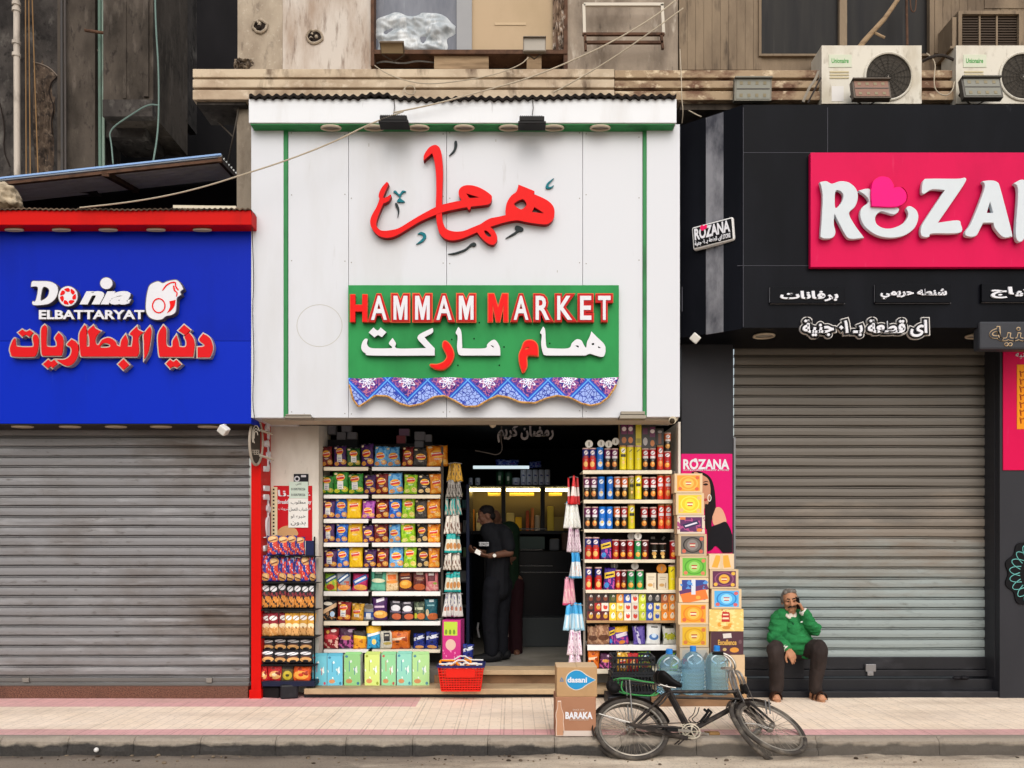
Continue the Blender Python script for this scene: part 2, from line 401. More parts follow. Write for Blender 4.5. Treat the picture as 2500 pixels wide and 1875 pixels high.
# ---------------------------------------------------------------- ground
def pavement_mat():
    m, nt, b = newmat('pavement_tiles')
    tc = N(nt, 'TexCoord'); sp = N(nt, 'SeparateXYZ'); nt.links.new(tc.outputs['Object'], sp.inputs[0])
    x, y = sp.outputs[0], sp.outputs[1]
    br = N(nt, 'TexBrick', offset=0.5, squash=1); nt.links.new(tc.outputs['Object'], br.inputs['Vector'])
    br.inputs['Scale'].default_value = 1; br.inputs['Brick Width'].default_value = .2; br.inputs['Row Height'].default_value = .1
    br.inputs['Mortar Size'].default_value = .0035; br.inputs['Mortar Smooth'].default_value = .3; br.inputs['Bias'].default_value = 0
    rot = N(nt, 'Mapping'); rot.inputs['Rotation'].default_value = (0, 0, R(90)); nt.links.new(tc.outputs['Object'], rot.inputs[0])
    nt.links.new(rot.outputs[0], br.inputs['Vector'])
    br.inputs['Color1'].default_value = (1, 1, 1, 1); br.inputs['Color2'].default_value = (.86, .86, .86, 1); br.inputs['Mortar'].default_value = (.42, .4, .38, 1)
    n = objnoise(nt, 2.5, (.6, 1.2, 1)); n2 = objnoise(nt, 26)
    pink = mixc(nt, n, C('e8b4b2'), C('cf9c9a')); cream = mixc(nt, n, C('fae9d8'), C('eed6ba'))
    wob = mth(nt, 'MULTIPLY', mth(nt, 'SUBTRACT', n2, .5), .02)
    yy = mth(nt, 'ADD', y, wob)
    kerbside = mth(nt, 'LESS_THAN', yy, -1.38)
    inner = mth(nt, 'MULTIPLY', mth(nt, 'GREATER_THAN', yy, -.42), mth(nt, 'LESS_THAN', mth(nt, 'ADD', x, wob), -.95))
    col = mixc(nt, mth(nt, 'MAXIMUM', kerbside, inner), cream, pink)
    mul = N(nt, 'Mix', data_type='RGBA', blend_type='MULTIPLY'); mul.inputs[0].default_value = .5
    nt.links.new(col, mul.inputs[6]); nt.links.new(br.outputs['Color'], mul.inputs[7])
    big = mth(nt, 'LESS_THAN', mth(nt, 'PINGPONG', mth(nt, 'ADD', x, .07), .2), .006)      # wider open joints
    big = mth(nt, 'MULTIPLY', big, ramp(nt, n, .35, .5))
    col = mixc(nt, mth(nt, 'MULTIPLY', big, .35), mul.outputs[2], C('6b5747'))
    col = mixc(nt, mth(nt, 'MULTIPLY', ramp(nt, objnoise(nt, 1.6, (.5, 1.4, 1), off=4), .5, .72), .4), col, C('a8917f'))
    col = mixc(nt, mth(nt, 'MULTIPLY', ramp(nt, n2, .58, .72), .5), col, C('75614f'))
    nt.links.new(col, b.inputs['Base Color']); b.inputs['Roughness'].default_value = .8
    bp = N(nt, 'Bump'); bp.inputs['Strength'].default_value = .4; bp.inputs['Distance'].default_value = .004
    nt.links.new(br.outputs['Fac'], bp.inputs['Height']); bp.invert = True; nt.links.new(bp.outputs[0], b.inputs['Normal'])
    return m
def grid_sheet(x0, x1, y0, y1, nx, ny, zf):
    mb = MB()
    vs = [(x0+(x1-x0)*i/nx, y0+(y1-y0)*j/ny, 0) for j in range(ny+1) for i in range(nx+1)]
    vs = [(x, y, zf(x, y)) for x, y, _ in vs]
    fs = [(j*(nx+1)+i, j*(nx+1)+i+1, (j+1)*(nx+1)+i+1, (j+1)*(nx+1)+i) for j in range(ny) for i in range(nx)]
    return mb.add(vs, fs)
KY = -1.72                                              # street face of the kerb
pv = grid_sheet(-14, 14, -1.6, .62, 140, 12, lambda x, y: .006*mnoise.noise((x*1.3, y*2, 0)))
tag(pv.build('pavement', pavement_mat(), smooth=True), kind='structure')
m, nt, b = newmat('dusty_asphalt')
tc = N(nt, 'TexCoord'); sp = N(nt, 'SeparateXYZ'); nt.links.new(tc.outputs['Object'], sp.inputs[0])
n1 = objnoise(nt, 3, (.35, 1.2, 1)); n2 = objnoise(nt, 60, detail=3); n3 = objnoise(nt, 9, (.5, 1, 1), off=5)
base = mixc(nt, ramp(nt, n1, .35, .65), C('d6c7b2'), C('b3a28e'))
leftdirt = ramp(nt, mth(nt, 'ADD', sp.outputs[0], mth(nt, 'MULTIPLY', mth(nt, 'SUBTRACT', n3, .5), 3)), .9, -1.4)
base = mixc(nt, mth(nt, 'MULTIPLY', leftdirt, .8), base, C('5f5449'))
edge = ramp(nt, mth(nt, 'ADD', sp.outputs[1], mth(nt, 'MULTIPLY', mth(nt, 'SUBTRACT', n3, .5), .4)), -1.86, -1.68)       # damp grime lies along the kerb
base = mixc(nt, mth(nt, 'MULTIPLY', edge, .85), base, C('41362e'))
base = mixc(nt, mth(nt, 'MULTIPLY', ramp(nt, n2, .55, .7), .5), base, C('4d443c'))
base = mixc(nt, mth(nt, 'MULTIPLY', ramp(nt, n2, .32, .25), .5), base, C('c2b09a'))
nt.links.new(base, b.inputs['Base Color']); b.inputs['Roughness'].default_value = .9
bp = N(nt, 'Bump'); bp.inputs['Strength'].default_value = .5; bp.inputs['Distance'].default_value = .01
nt.links.new(n2, bp.inputs['Height']); nt.links.new(bp.outputs[0], b.inputs['Normal'])
M_ROAD = m
def road_z(x, y):
    e = max(0, 1-(KY-y)/.3)
    return -.14+.012*mnoise.noise((x*2, y*5, 3))+.028*e*max(0, mnoise.noise((x*1.7, y*9, 8))+.3*mnoise.noise((x*9, y*20, 1)))
rd = grid_sheet(-9, 9, -3.2, KY+.02, 420, 60, road_z)
rd.add([(-80, -60, -.15), (80, -60, -.15), (80, -3.2, -.15), (-80, -3.2, -.15)], [(0, 1, 2, 3)])
rd.add([(-80, -3.2, -.15), (-9, -3.2, -.15), (-9, KY, -.15), (-80, KY, -.15)], [(0, 1, 2, 3)])
rd.add([(9, -3.2, -.15), (80, -3.2, -.15), (80, KY, -.15), (9, KY, -.15)], [(0, 1, 2, 3)])
tag(rd.build('road', M_ROAD, smooth=True), kind='structure')
m, nt, b = newmat('kerb_stone')
tc = N(nt, 'TexCoord'); sp = N(nt, 'SeparateXYZ'); nt.links.new(tc.outputs['Object'], sp.inputs[0])
n1 = objnoise(nt, 7, (.6, 1, 1)); n2 = objnoise(nt, 45)
z = mth(nt, 'ADD', sp.outputs[2], mth(nt, 'MULTIPLY', mth(nt, 'SUBTRACT', n1, .5), .12))
top = ramp(nt, z, -.06, -.035)
base = mixc(nt, top, mixc(nt, n2, C('1b1a1a'), C('413c38')), mixc(nt, n2, C('a09587'), C('7d7266')))
base = mixc(nt, mth(nt, 'MULTIPLY', ramp(nt, sp.outputs[0], .6, 1.6), .3), base, C('80766a'))
nt.links.new(base, b.inputs['Base Color']); b.inputs['Roughness'].default_value = .9
bp = N(nt, 'Bump'); bp.inputs['Strength'].default_value = .6; bp.inputs['Distance'].default_value = .008
nt.links.new(n2, bp.inputs['Height']); nt.links.new(bp.outputs[0], b.inputs['Normal'])
M_KERB = m
kb = MB(); xk = -14
while xk < 14:                                          # a row of worn stones with open joints
    w = random.choice((.55, .58, .62)) if xk < 1 else 1.0
    nx = 24; prof = [(-1.598, -.16), (-1.598, .004), (-1.66, .006), (KY+.02, .0), (KY, -.02), (KY-.004, -.06), (KY-.006, -.1), (KY-.008, -.17)]
    o = []
    for i in range(nx+1):
        x = xk+.002+(w-.004)*i/nx; edge = min(i, nx-i)
        for k, (y, zz) in enumerate(prof):
            q = mnoise.noise((x*7, k*.7, 2)); q2 = mnoise.noise((x*2.3, 1, 5))
            chip = max(0, q2-.1)*.09 if k in (3, 4, 5) else 0
            if edge == 0 and k in (3, 4, 5, 6): chip += .014
            o.append((x, y+(.011*q+chip if k > 2 else 0), zz+(.004*q-chip*.7 if 1 < k < 6 else 0)))
    k = len(prof)
    fs = [(i*k+j, i*k+j+1, (i+1)*k+j+1, (i+1)*k+j) for i in range(nx) for j in range(k-1)]
    fs += [tuple(range(k)), tuple(nx*k+j for j in reversed(range(k)))]
    kb.add(o, [f[::-1] for f in fs]); xk += w
tag(kb.build('kerb', M_KERB), kind='structure')
db = MB()
for i in range(340):
    x = random.uniform(-6.2, 6.2); y = KY-.01-abs(random.gauss(0, .12)); r = random.choice((.003, .004, .006, .008, .013))*random.uniform(.6, 1.3)
    if x > 1.2 and random.random() < .7: continue
    db.ball((x, y, road_z(x, y)+r*.4), (r*random.uniform(.8, 1.8), r, r*random.uniform(.5, .9)), 6, 4, m=random.randrange(3), rot=Matrix.Rotation(random.uniform(0, 3), 3, 'Z'))
tag(db.build('gutter_debris', [flat('5d5145', .9), flat('7a6b5a', .9), flat('40362e', .9)]), kind='stuff')

# ---------------------------------------------------------------- shop fronts
def bx(px0, py0, px1, py1, yf, depth, mb=None, m=0):
    """box whose front (at y = yf) covers a measured rectangle"""
    mb = mb or MB()
    return mb.box(X(px0, yf), X(px1, yf), yf, yf+depth, Z(py1, yf), Z(py0, yf), m)
def shutter(x0, x1, z0, z1, y, pitch, mat, parent):
    mb = MB(); k = 0
    prof = []
    n = int((z1-z0)/pitch)+1
    for i in range(n):
        zb = z0+i*pitch
        for f, d in ((-.0, .004), (.06, -.004), (.4, -.007), (.72, -.004), (.765, .002), (.775, .034), (.83, .034), (.84, .003), (.90, .003), (.91, .034), (.965, .034)):
            if zb+f*pitch <= z1: prof.append((y+d+.002*math.sin(i*2.3), zb+f*pitch))
    vs = []; cols = 30
    for c in range(cols+1):
        x = x0+(x1-x0)*c/cols
        for j, (yy, zz) in enumerate(prof): vs.append((x, yy+.006*mnoise.noise((x*1.5, zz*3, 1)), zz+.007*mnoise.noise((x*.9, j//11, 4))))
    k = len(prof)
    mb.add(vs, [(c*k+j, (c+1)*k+j, (c+1)*k+j+1, c*k+j+1) for c in range(cols) for j in range(k-1)])
    return mb.build('shutter', mat, parent)
def downlight(px, zc, yc, rx, ry, parent, lamp=None, drop=.012):
    mb = MB(); x = X(px, yc)
    ring = [(x+rx*math.cos(t), yc+ry*math.sin(t), zc-drop) for t in [i*math.pi/10 for i in range(20)]]
    mb.tube(ring, .011, 6, closed=True)
    vs = [(x+rx*.92*math.cos(i*math.pi/10), yc+ry*.92*math.sin(i*math.pi/10), zc-drop*.3) for i in range(20)]
    o = mb.build('downlight', M_RIM, parent, smooth=True)
    MB().add(vs, [tuple(reversed(range(20)))]).build('lens', lamp or flat('8f8a82', .3), o)
    return o

YF = -.30
# --- white market
market = thing('market_shop', 'tall white panelled market front with green trims over an open shop', 'shop front', (X(1137), 0, 0))
zb, zt = Z(1019, YF), Z(303, YF)
mb = MB()
for a, c in ((702, 850), (850, 1090), (1090, 1423), (1423, 1570)):
    mb.box(X(a, YF)+.0025, X(c, YF)-.0025, YF+.02, YF+.16, zb+.002, zt)
mb.build('fascia_panel', M_WHITE, market)
bx(613, 303, 692, 1020, YF, .6).build('side_panel', M_WHITE, market, bevel=.004)
bx(1579, 303, 1660, 1018, YF, .6).build('side_panel', M_WHITE, market, bevel=.004)
bx(692.2, 303, 702, 1019, YF+.006, .3).build('trim', M_GREEN, market)
bx(1570, 303, 1578.8, 1017, YF+.006, .3).build('trim', M_GREEN, market)
MB().box(X(702), X(1578), YF+.17, .34, zb+.01, zb+.05).build('soffit', flat('4a4640', .8), market)
BR = -.425
br = bx(607, 241, 1652, 300, BR, .8)
br.build('brow', grunge('white_brow', 'd9dbdf', [('a9a29a', 3, (1, 1, .2), .52, .8, .45), ('57504a', 14, (1, 1, .14), .68, .82, .5)], rough=.4), market, bevel=.006)
MB().box(X(611, BR), X(1648, BR), BR+.012, YF+.03, Z(300, BR)-.012, Z(300, BR)-.001).build('brow_soffit', M_GREEN, market)
for px in (808, 914, 1023, 1133, 1243, 1352, 1465): downlight(px, Z(300, BR)-.012, -.375, .095, .045, market)
mb = MB(); zz = Z(238, BR)                                # corrugated roofing over the brow
vs = []; nseg = 420
for i in range(nseg+1):
    px = 610+1040*i/nseg; x = X(px, BR)
    sag = .014*math.sin(i*.019+1)+.02*mnoise.noise((px*.01, 0, 0))+.03*math.exp(-((px-925)/38)**4)
    dz = .012*math.sin(i*.75)+sag
    vs += [(x, BR-.03, zz+dz), (x, .1, zz+dz+.05), (x, BR-.03, zz+dz-.03), (x, .1, zz+dz+.03)]
fs = []
for i in range(nseg):
    a = i*4; fs += [(a, a+4, a+5, a+1), (a+2, a+3, a+7, a+6), (a, a+2, a+6, a+4)]
mb.add(vs, fs).build('corrugated_roof', flat('1d1816', .8), market)
mb = MB()
for px in (712, 842, 858, 1082, 1098, 1415, 1431, 1560):
    for py in (330, 480, 640, 1008): mb.lathe([(.006, -.0015), (.006, .0015)], P(px, py+random.uniform(-6, 6), YF+.019), 8, axis='y')
mb.build('screw_head', flat('8d8a86', .4, .4), market)
ghost = [[(780+56*math.cos(t), 795+52*math.sin(t)) for t in [i*2*math.pi/40 for i in range(40)]], [(780+54.5*math.cos(t), 795+50.5*math.sin(t)) for t in [i*2*math.pi/40 for i in range(40)]]]
shape('ghost_outline', ghost, YF+.0193, .0012, flat('b9b6b0', .6), market, sm=0)
for px, py, L in ((742, 1009, 9), (1098, 720, 5), (1360, 660, 5), (900, 350, 8), (1210, 340, 6)): bx(px, py, px+1.2, py+L, YF+.0192, .001).build('scratch', flat('8d857a', .8), market)
# interior of the market, a real room
FZ = .25
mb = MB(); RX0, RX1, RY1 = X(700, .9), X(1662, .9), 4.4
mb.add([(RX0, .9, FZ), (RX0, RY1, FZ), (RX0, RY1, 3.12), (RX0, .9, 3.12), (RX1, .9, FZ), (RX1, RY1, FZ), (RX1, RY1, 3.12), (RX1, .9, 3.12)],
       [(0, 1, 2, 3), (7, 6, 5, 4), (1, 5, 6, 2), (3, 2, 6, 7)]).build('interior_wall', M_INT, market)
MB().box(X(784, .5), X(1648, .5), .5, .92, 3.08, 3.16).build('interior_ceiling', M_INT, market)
MB().box(RX0-.1, RX1+.1, .34, RY1+.1, -.05, FZ).build('shop_floor', grunge('grey_floor_tiles', '8a867f', [('55514b', 2, (1, 1, 1), .4, .75, .8)], rough=.5), market)
bx(1080, 1636, 1425, 1648, .22, .3).build('threshold', M_STEP, market, bevel=.006)
bx(1060, 1649, 1440, 1676, .3, .1).build('riser', M_STEP2, market)
MB().box(X(742, -.02), X(1640, -.02), -.02, .36, .045, .105).build('step', M_STEP, market, bevel=.008)
MB().box(X(742, .05), X(1640, .05), .06, .36, -.03, .045).build('step_base', M_BSTEP, market)
# jambs
MB().box(X(660, .33), X(778, .33), .33, .9, .0, 2.98).build('jamb', M_WHITE2, market)
MB().box(X(1656, .06), X(1662, .06)-.002, .06, .92, .0, Z(1019, YF)+.01).build('jamb', M_WHITE2, market)
bx(640, 1021, 1655, 1026, YF+.08, .3).build('shutter_housing', flat('b7ab9b', .7), market)
# --- battery shop on the left
batt = thing('battery_shop', 'blue shop front with a red brow over a closed grey shutter', 'shop front', (X(300), 0, 0))
bx(-900, 540, 613, 832, YF, .5).build('fascia_panel', M_BLUE, batt)
bx(-900, 833, 613, 1034, YF+.001, .5).build('fascia_panel', M_BLUE2, batt)
BB = -.46
bx(-900, 513, 614, 549, BB, .55).build('brow', M_RED, batt, bevel=.005)
mb = MB(); vs = []; nseg = 680
for i in range(nseg+1):
    x = X(-900+1512*i/nseg, BB); z0 = Z(511, BB)+.006*math.sin(i*1.05)+.01*mnoise.noise((x*2, 3, 0))
    vs += [(x, BB-.02, z0), (x, .05, z0+.05), (x, BB-.02, z0-.014)]
fs = []
for i in range(nseg):
    a = i*3; fs += [(a, a+3, a+4, a+1), (a, a+2, a+5, a+3)]
mb.add(vs, fs).build('roof_sheet', grunge('old_roof_sheet', '6b5848', [('2d241e', 6, (1, 1, 1), .4, .6, .9)], rough=.9), batt)
for px in (35, 150, 264, 381, 494): downlight(px, Z(549, BB)-.002, -.37, .085, .022, batt)
MB().box(X(-900, YF), X(612, YF), YF+.012, .1, Z(1034, YF)-.01, Z(1034, YF)-.002).build('soffit', flat('3a3634', .8), batt)
for px in (55, 171, 283, 393, 509): downlight(px, Z(1034, YF)-.01, -.2, .10, .05, batt, drop=.006)
shutter(X(-900, .08), X(609, .08), Z(1672, .08), Z(1030, .08), .08, .1045, M_SHUT_L, batt)
mb = MB(); bx(-900, 1655, 607, 1664, .06, .03, mb); bx(-900, 1668, 607, 1675, .055, .03, mb)
mb.build('bottom_rail', flat('6f6d6b', .5, .3), batt, bevel=.004)
bx(54, 1655, 70, 1666, .04, .03).build('padlock_hasp', flat('8e8a84', .4, .5), batt, bevel=.003); bx(503, 1655, 517, 1667, .04, .03).build('padlock_hasp', flat('8e8a84', .4, .5), batt, bevel=.003)
MB().box(X(-900, .0), X(605, .0), .0, .3, -.02, Z(1676, 0)).build('sill', M_GRANITE, batt, bevel=.004)
mb = MB(); mb.box(X(613, -.01), X(637, -.01), -.01, .328, Z(1706, -.01), Z(1022, -.01)); mb.box(X(608, -.02), X(638, -.02), -.02, .3, -.01, .09)
mb.build('pillar', M_RED, batt, bevel=.004)
# --- cosmetics shop on the right
YR = -.55
cosm = thing('cosmetics_shop', 'black clad shop front over a closed grey green shutter', 'shop front', (X(2050), 0, 0))
mb = MB()
xa, xb, xc = X(1814, YR), X(3400, YR), X(1662, -.17)
z0, z1 = Z(800, YR), Z(256, YR)
mb.add([(xa, YR, z0), (xb, YR, z0), (xb, YR, z1), (xa, YR, z1), (xc, -.17, z0), (xc, -.17, z1), (xc, .3, z0), (xc, .3, z1), (xb, .3, z0), (xb, .3, z1)],
       [(0, 1, 2, 3), (4, 0, 3, 5), (6, 4, 5, 7), (3, 2, 9, 7, 5), (0, 4, 6, 8, 1)])
mb.build('fascia', M_BLACK, cosm)
mb = MB()                                               # cover strips on the chamfered end, the grey one with street reflections painted in
ch = Vector((xa-xc, YR+.17, 0))
for t0, t1, mm in ((.42, .70, 1), (.70, .985, 0)):
    a, c = Vector((xc, -.17, 0))+ch*t0, Vector((xc, -.17, 0))+ch*t1; nrm = Vector((ch.y, -ch.x, 0)).normalized()*.006
    vs = [p+Vector((0, 0, z))+q for q in (nrm, nrm*-1) for p, z in ((a, z0-.01), (c, z0-.01), (c, z1-.01), (a, z1-.01))]
    mb.add(vs, [(0, 1, 2, 3), (4, 7, 6, 5), (0, 4, 5, 1), (1, 5, 6, 2), (2, 6, 7, 3), (3, 7, 4, 0)], mm)
mb.build('corner_cover', [M_BLACK, grunge('painted_reflection_panel', '8b898d', [('3b3b42', 2.2, (1, 1, .5), .42, .6, .95), ('b5b3b5', 10, (1, 1, .1), .6, .8, .5)], rough=.25, metal=.3)], cosm)
mb = MB()
for px, a, c in ((1665, 700, 3400), (2020, 262, 372), (1814, 262, 798)): bx(px, a, px+1.2, a+60 if px == 1665 else c, YR-.002, .004, mb)
bx(1800, 648, 1990, 649, YR-.002, .004, mb); bx(1815, 372, 1990, 373, YR-.002, .004, mb)
mb.build('panel_seam', flat('4a4a52', .5), cosm)
MB().box(X(1664, .1), X(1790, .1), .1, .6, .0, Z(805, .1)).build('pillar', M_DGREY, cosm)
MB().box(X(2441, .02), X(3400, .02), .02, .6, -.02, Z(800, .02)).build('pillar', M_DGREY, cosm)
MB().box(X(1790, .1)+.002, X(1795, .1), .085, .3, .3, Z(1068, .1)).build('shutter_guide', flat('77777a', .4, .5), cosm); MB().box(X(2428, .1), X(2440, .1)-.01, .1, .3, .2, Z(805, .1)).build('shutter_guide', flat('3a3a3e', .4, .3), cosm)
shutter(X(1792, .28), X(2432, .28), Z(1606, .28), Z(790, .28), .28, .1085, M_SHUT_R, cosm)
mb = MB(); bx(1792, 1604, 2436, 1634, .25, .06, mb); bx(1792, 1636, 2440, 1652, .22, .08, mb); mb.build('bottom_rail', M_BSTEP, cosm, bevel=.006)
mb = MB(); bx(2114, 1622, 2139, 1640, .2, .04, mb); bx(2118, 1640, 2133, 1650, .19, .03, mb); mb.build('padlock_hasp', flat('8b8a8c', .35, .7), cosm, bevel=.004)
mb = MB(); mb.box(X(1780, .15), X(3400, .15), .15, .5, -.02, Z(1658, .15)); mb.build('sill', M_BSTEP, cosm, bevel=.008)
MB().box(X(1770, .04), X(3400, .04), .04, .2, -.02, Z(1688, .04)).build('step', M_BSTEP, cosm, bevel=.008)
for px in (1865, 2385): downlight(px, z0-.004, -.3, .1, .09, cosm)

# ---------------------------------------------------------------- upper building
apt = thing('apartment_building', 'weathered beige upper storey with a banded cornice above the shops', 'building', (X(1500), .2, 0))
YW = .16; ztop = Z(-160, YW)
def wall(px0, px1, py0, py1, yf=YW, d=.4, mat=M_PLAST, name='wall'): return bx(px0, py0, px1, py1, yf, d).build(name, mat, apt)
wall(580, 690, -160, 172, mat=M_PLAST); wall(690.3, 906, -160, 172, YW-.004, mat=M_PATCH)
wall(1386, 1655, -160, 172, YW, mat=M_DIRTYP)
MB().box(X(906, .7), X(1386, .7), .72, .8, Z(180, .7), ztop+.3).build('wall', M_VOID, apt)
mb = MB()                                                # tan boarding, each board a raised strip
for i in range(10):
    a = 1658+i*20.2; bx(a, -160, a+19.5, 170, YW-.01+.002*(i % 2), .3, mb)
for i in range(50):
    a = 2282+i*20.2; bx(a, -160, a+19.5, 130, YW-.01+.002*(i % 2), .3, mb)
bx(1658, 136, 3400, 176, YW+.006, .3, mb); bx(2404, -160, 3400, 20, YW-.016, .3, mb)
mb.build('board_cladding', M_TAN, apt)
# cornice of three bands, cream on the left, flaking on the right
YC = -.1
for k, (a, c) in enumerate(((168, 188.5), (193.5, 213.5), (219, 243))):
    bx(470, a, 1500, c, YC-.012*k, .5).build('cornice_band', M_CREAM, apt, bevel=.006)
    bx(1500.5, a+3, 3400, c+1, YC-.012*k+.008, .5).build('cornice_band', M_RUSTC, apt, bevel=.006)
bx(471, 186, 3400, 222, YC+.07, .4).build('cornice_core', flat('2a201b', .9), apt)
bx(480, 243, 600, 256, YC+.02, .4).build('soffit', M_DARKB, apt)
bx(1660, 244, 3400, 268, YC+.05, .3).build('soffit', M_DARKB2, apt)
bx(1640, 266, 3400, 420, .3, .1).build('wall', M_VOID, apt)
bx(578, 240, 614, 512, .0, .3).build('column', M_CONC, apt)
# plaster holes
for cx, cy, r in ((634, 64, 17), (768, 90, 19)):
    mb = MB(); n = 18
    ring = [P(cx+r*(1+.3*mnoise.noise((i*.8, cx, 0)))*math.cos(i*2*math.pi/n), cy+r*.85*(1+.3*mnoise.noise((i*.8, cy, 3)))*math.sin(i*2*math.pi/n), YW-.012) for i in range(n)]
    mb.tube(ring, .014, 6, closed=True, m=1); mb.add([p+Vector((0, .004, 0)) for p in ring], [tuple(range(n))])
    for i in range(7): mb.ball(P(cx+random.uniform(-r, r)*.6, cy+random.uniform(-r, r)*.6, YW-.01), .02, 7, 5, m=random.choice((0, 1)))
    mb.build('broken_plaster', [flat('2b2420', .95), M_PLAST], apt)
rubble(570, 140, 620, 172, YW-.004, .05, 'broken_plaster', grunge('broken_plaster_dark', '4a4038', [('8a7a68', 12, (1, 1, 1), .45, .6, .9), ('1d1815', 20, (1, 1, 1), .55, .65, .9)], rough=.95), apt, 3)
# window above the market
wd = bx(905, -160, 913, 160, YW-.05, .3); bx(913, 121, 1385, 131, YW-.04, .25, wd); bx(1115, -160, 1152, 124, YW+.03, .08, wd, 1); bx(1358, -160, 1364, 124, YW, .1, wd)
w1 = wd.build('window', [M_RUST, flat('9a9a9c', .5)], apt)
M_PANE = grunge('dusty_window_glass', '565a66', [('8c8f98', 3, (1, 1, .3), .45, .8, .7), ('c5c5c8', 20, (2, 1, .1), .62, .8, .4)], rough=.25)
bx(913, -160, 1115, 121, YW+.08, .02).build('pane', M_PANE, w1)
bx(1152, -160, 1358, 121, YW+.08, .02).build('pane', grunge('cardboard_behind_glass', 'b29a7c', [('94805f', 1.5, (1, 1, .6), .45, .75, .5)], rough=.6), w1)
bx(1208, 55, 1284, 61, YW+.074, .004).build('taped_card', flat('c2ab8c', .7), w1)
rubble(908, 22, 1112, 150, YW+.07, .08, 'plastic_bag', grunge('crumpled_plastic', 'aeb3b7', [('8f979d', 9, (1, 1, 1), .45, .6, .7), ('dfe1e2', 10, (1, 1, .5), .5, .64, .7)], rough=.7), w1, 5, 60, 7)
bx(1060, 134, 1193, 168, YW+.0, .1).build('wood_packing', M_WOOD, apt); bx(1286, 130, 1322, 168, YW, .1).build('wood_packing', M_WOOD, apt)
rubble(1350, -60, 1386, 135, YW+.01, .07, 'crumbling_edge', grunge('crumbling_render', '8a7462', [('d0c4b8', 9, (1, 1, 1), .5, .6, .9), ('33261f', 14, (1, 1, 1), .52, .62, .9)], rough=.95), apt, 9, 40, 15)
bx(1376, -160, 1386, 168, YW-.03, .2).build('window_post', M_RUST, apt)
# dark curtained window on the right
w2 = bx(1853, -160, 1858, 136, YW-.03, .1); bx(1858, 131, 2280, 136, YW-.03, .1, w2); bx(2050, -160, 2068, 131, YW-.02, .08, w2); bx(2270, -160, 2281, 131, YW-.03, .1, w2)
w2 = w2.build('window', M_TAN, apt)
M_CURT = grunge('dark_curtain_glass', '262422', [('141316', 2.6, (1.6, 1, .12), .42, .62, .9), ('4a4540', 9, (1.5, 1, .08), .6, .8, .5)], rough=.4, spec=.1)
bx(1858, -160, 2050, 131, YW+.03, .02).build('pane', M_CURT, w2); bx(2068, -160, 2270, 131, YW+.03, .02).build('pane', M_CURT, w2)

# --- sooty building in the alley on the left
soot = thing('alley_building', 'sooty dark plaster building with a hanging bay behind the blue shop', 'building', (X(200, 2), 2, 0))
def sbx(name, px0, py0, px1, py1, yf, d, mat): return bx(px0, py0, px1, py1, yf, d).build(name, mat, soot)
sbx('wall', -900, -200, 236, 470, 1.4, .6, M_DARKB)
sbx('wall', 140, -200, 232, 440, 1.33, .1, M_DARKB2)
mb = MB(); mb.box(X(252, 1), X(374, 1), 1.0, 1.98, Z(280, 1), Z(-200, 1)); mb.build('hanging_bay', M_DARKB2, soot)
sbx('bay_ledge', 250, 243, 372, 284, .97, .1, M_DARKB)
mb = MB(); bx(350, -200, 362, 235, .975, .05, mb); bx(300, -200, 308, 240, .99, .03, mb); mb.build('bay_moulding', M_DARKB2, soot)
sbx('beam', 258, 284, 356, 335, 1.3, .5, M_DARKB)
MB().box(X(380, 1.3), X(400, 1.3), 1.985, 2.3, Z(300, 2), Z(-200, 2)).build('bay_moulding', M_DARKB, soot)
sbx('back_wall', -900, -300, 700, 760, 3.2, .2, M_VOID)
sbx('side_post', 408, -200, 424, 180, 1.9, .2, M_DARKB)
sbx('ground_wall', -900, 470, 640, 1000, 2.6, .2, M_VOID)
rubble(84, 140, 134, 440, 1.395, .06, 'exposed_rubble', grunge('exposed_masonry', '4f4238', [('241e1b', 10, (1, 1, 1), .45, .6, .9), ('77685a', 16, (1, 1, 1), .56, .68, .8)], rough=.95, bump=.5), soot, 2, 44, 16)
rubble(160, 50, 205, 130, 1.395, .05, 'exposed_rubble', MATS['exposed_masonry'], soot, 6, 30, 12)
ZA = (0, 0, 2.458)
shape('fallen_plaster', [[(200, 375, 1), (255, 390), (300, 412, 1), (345, 455, 1), (300, 500), (290, 560), (325, 640), (305, 720), (312, 800), (275, 900), (262, 1030, 1), (215, 1040, 1), (205, 900), (196, 700), (200, 500)]], 1.385, .02, MATS['exposed_masonry'], soot, ZA)
for L in ([(200, 372), (250, 385), (300, 408), (346, 456)], [(346, 456), (305, 500), (292, 560), (326, 645), (306, 720), (313, 800)], [(400, 130), (470, 185), (540, 230), (590, 310)], [(430, 500), (440, 600), (428, 760)], [(0, 620), (30, 760), (20, 900), (60, 1000)]):
    MB().tube(chaikin([P(x/2.458, y/2.458, 1.38) for x, y in L], 1), .007, 5).build('plaster_crack', flat('7d7066' if L[0][1] < 400 else '2a2320', .95), soot)
rubble(150, 44, 206, 132, 1.39, .05, 'exposed_rubble', MATS['exposed_masonry'], soot, 11, 30, 12)
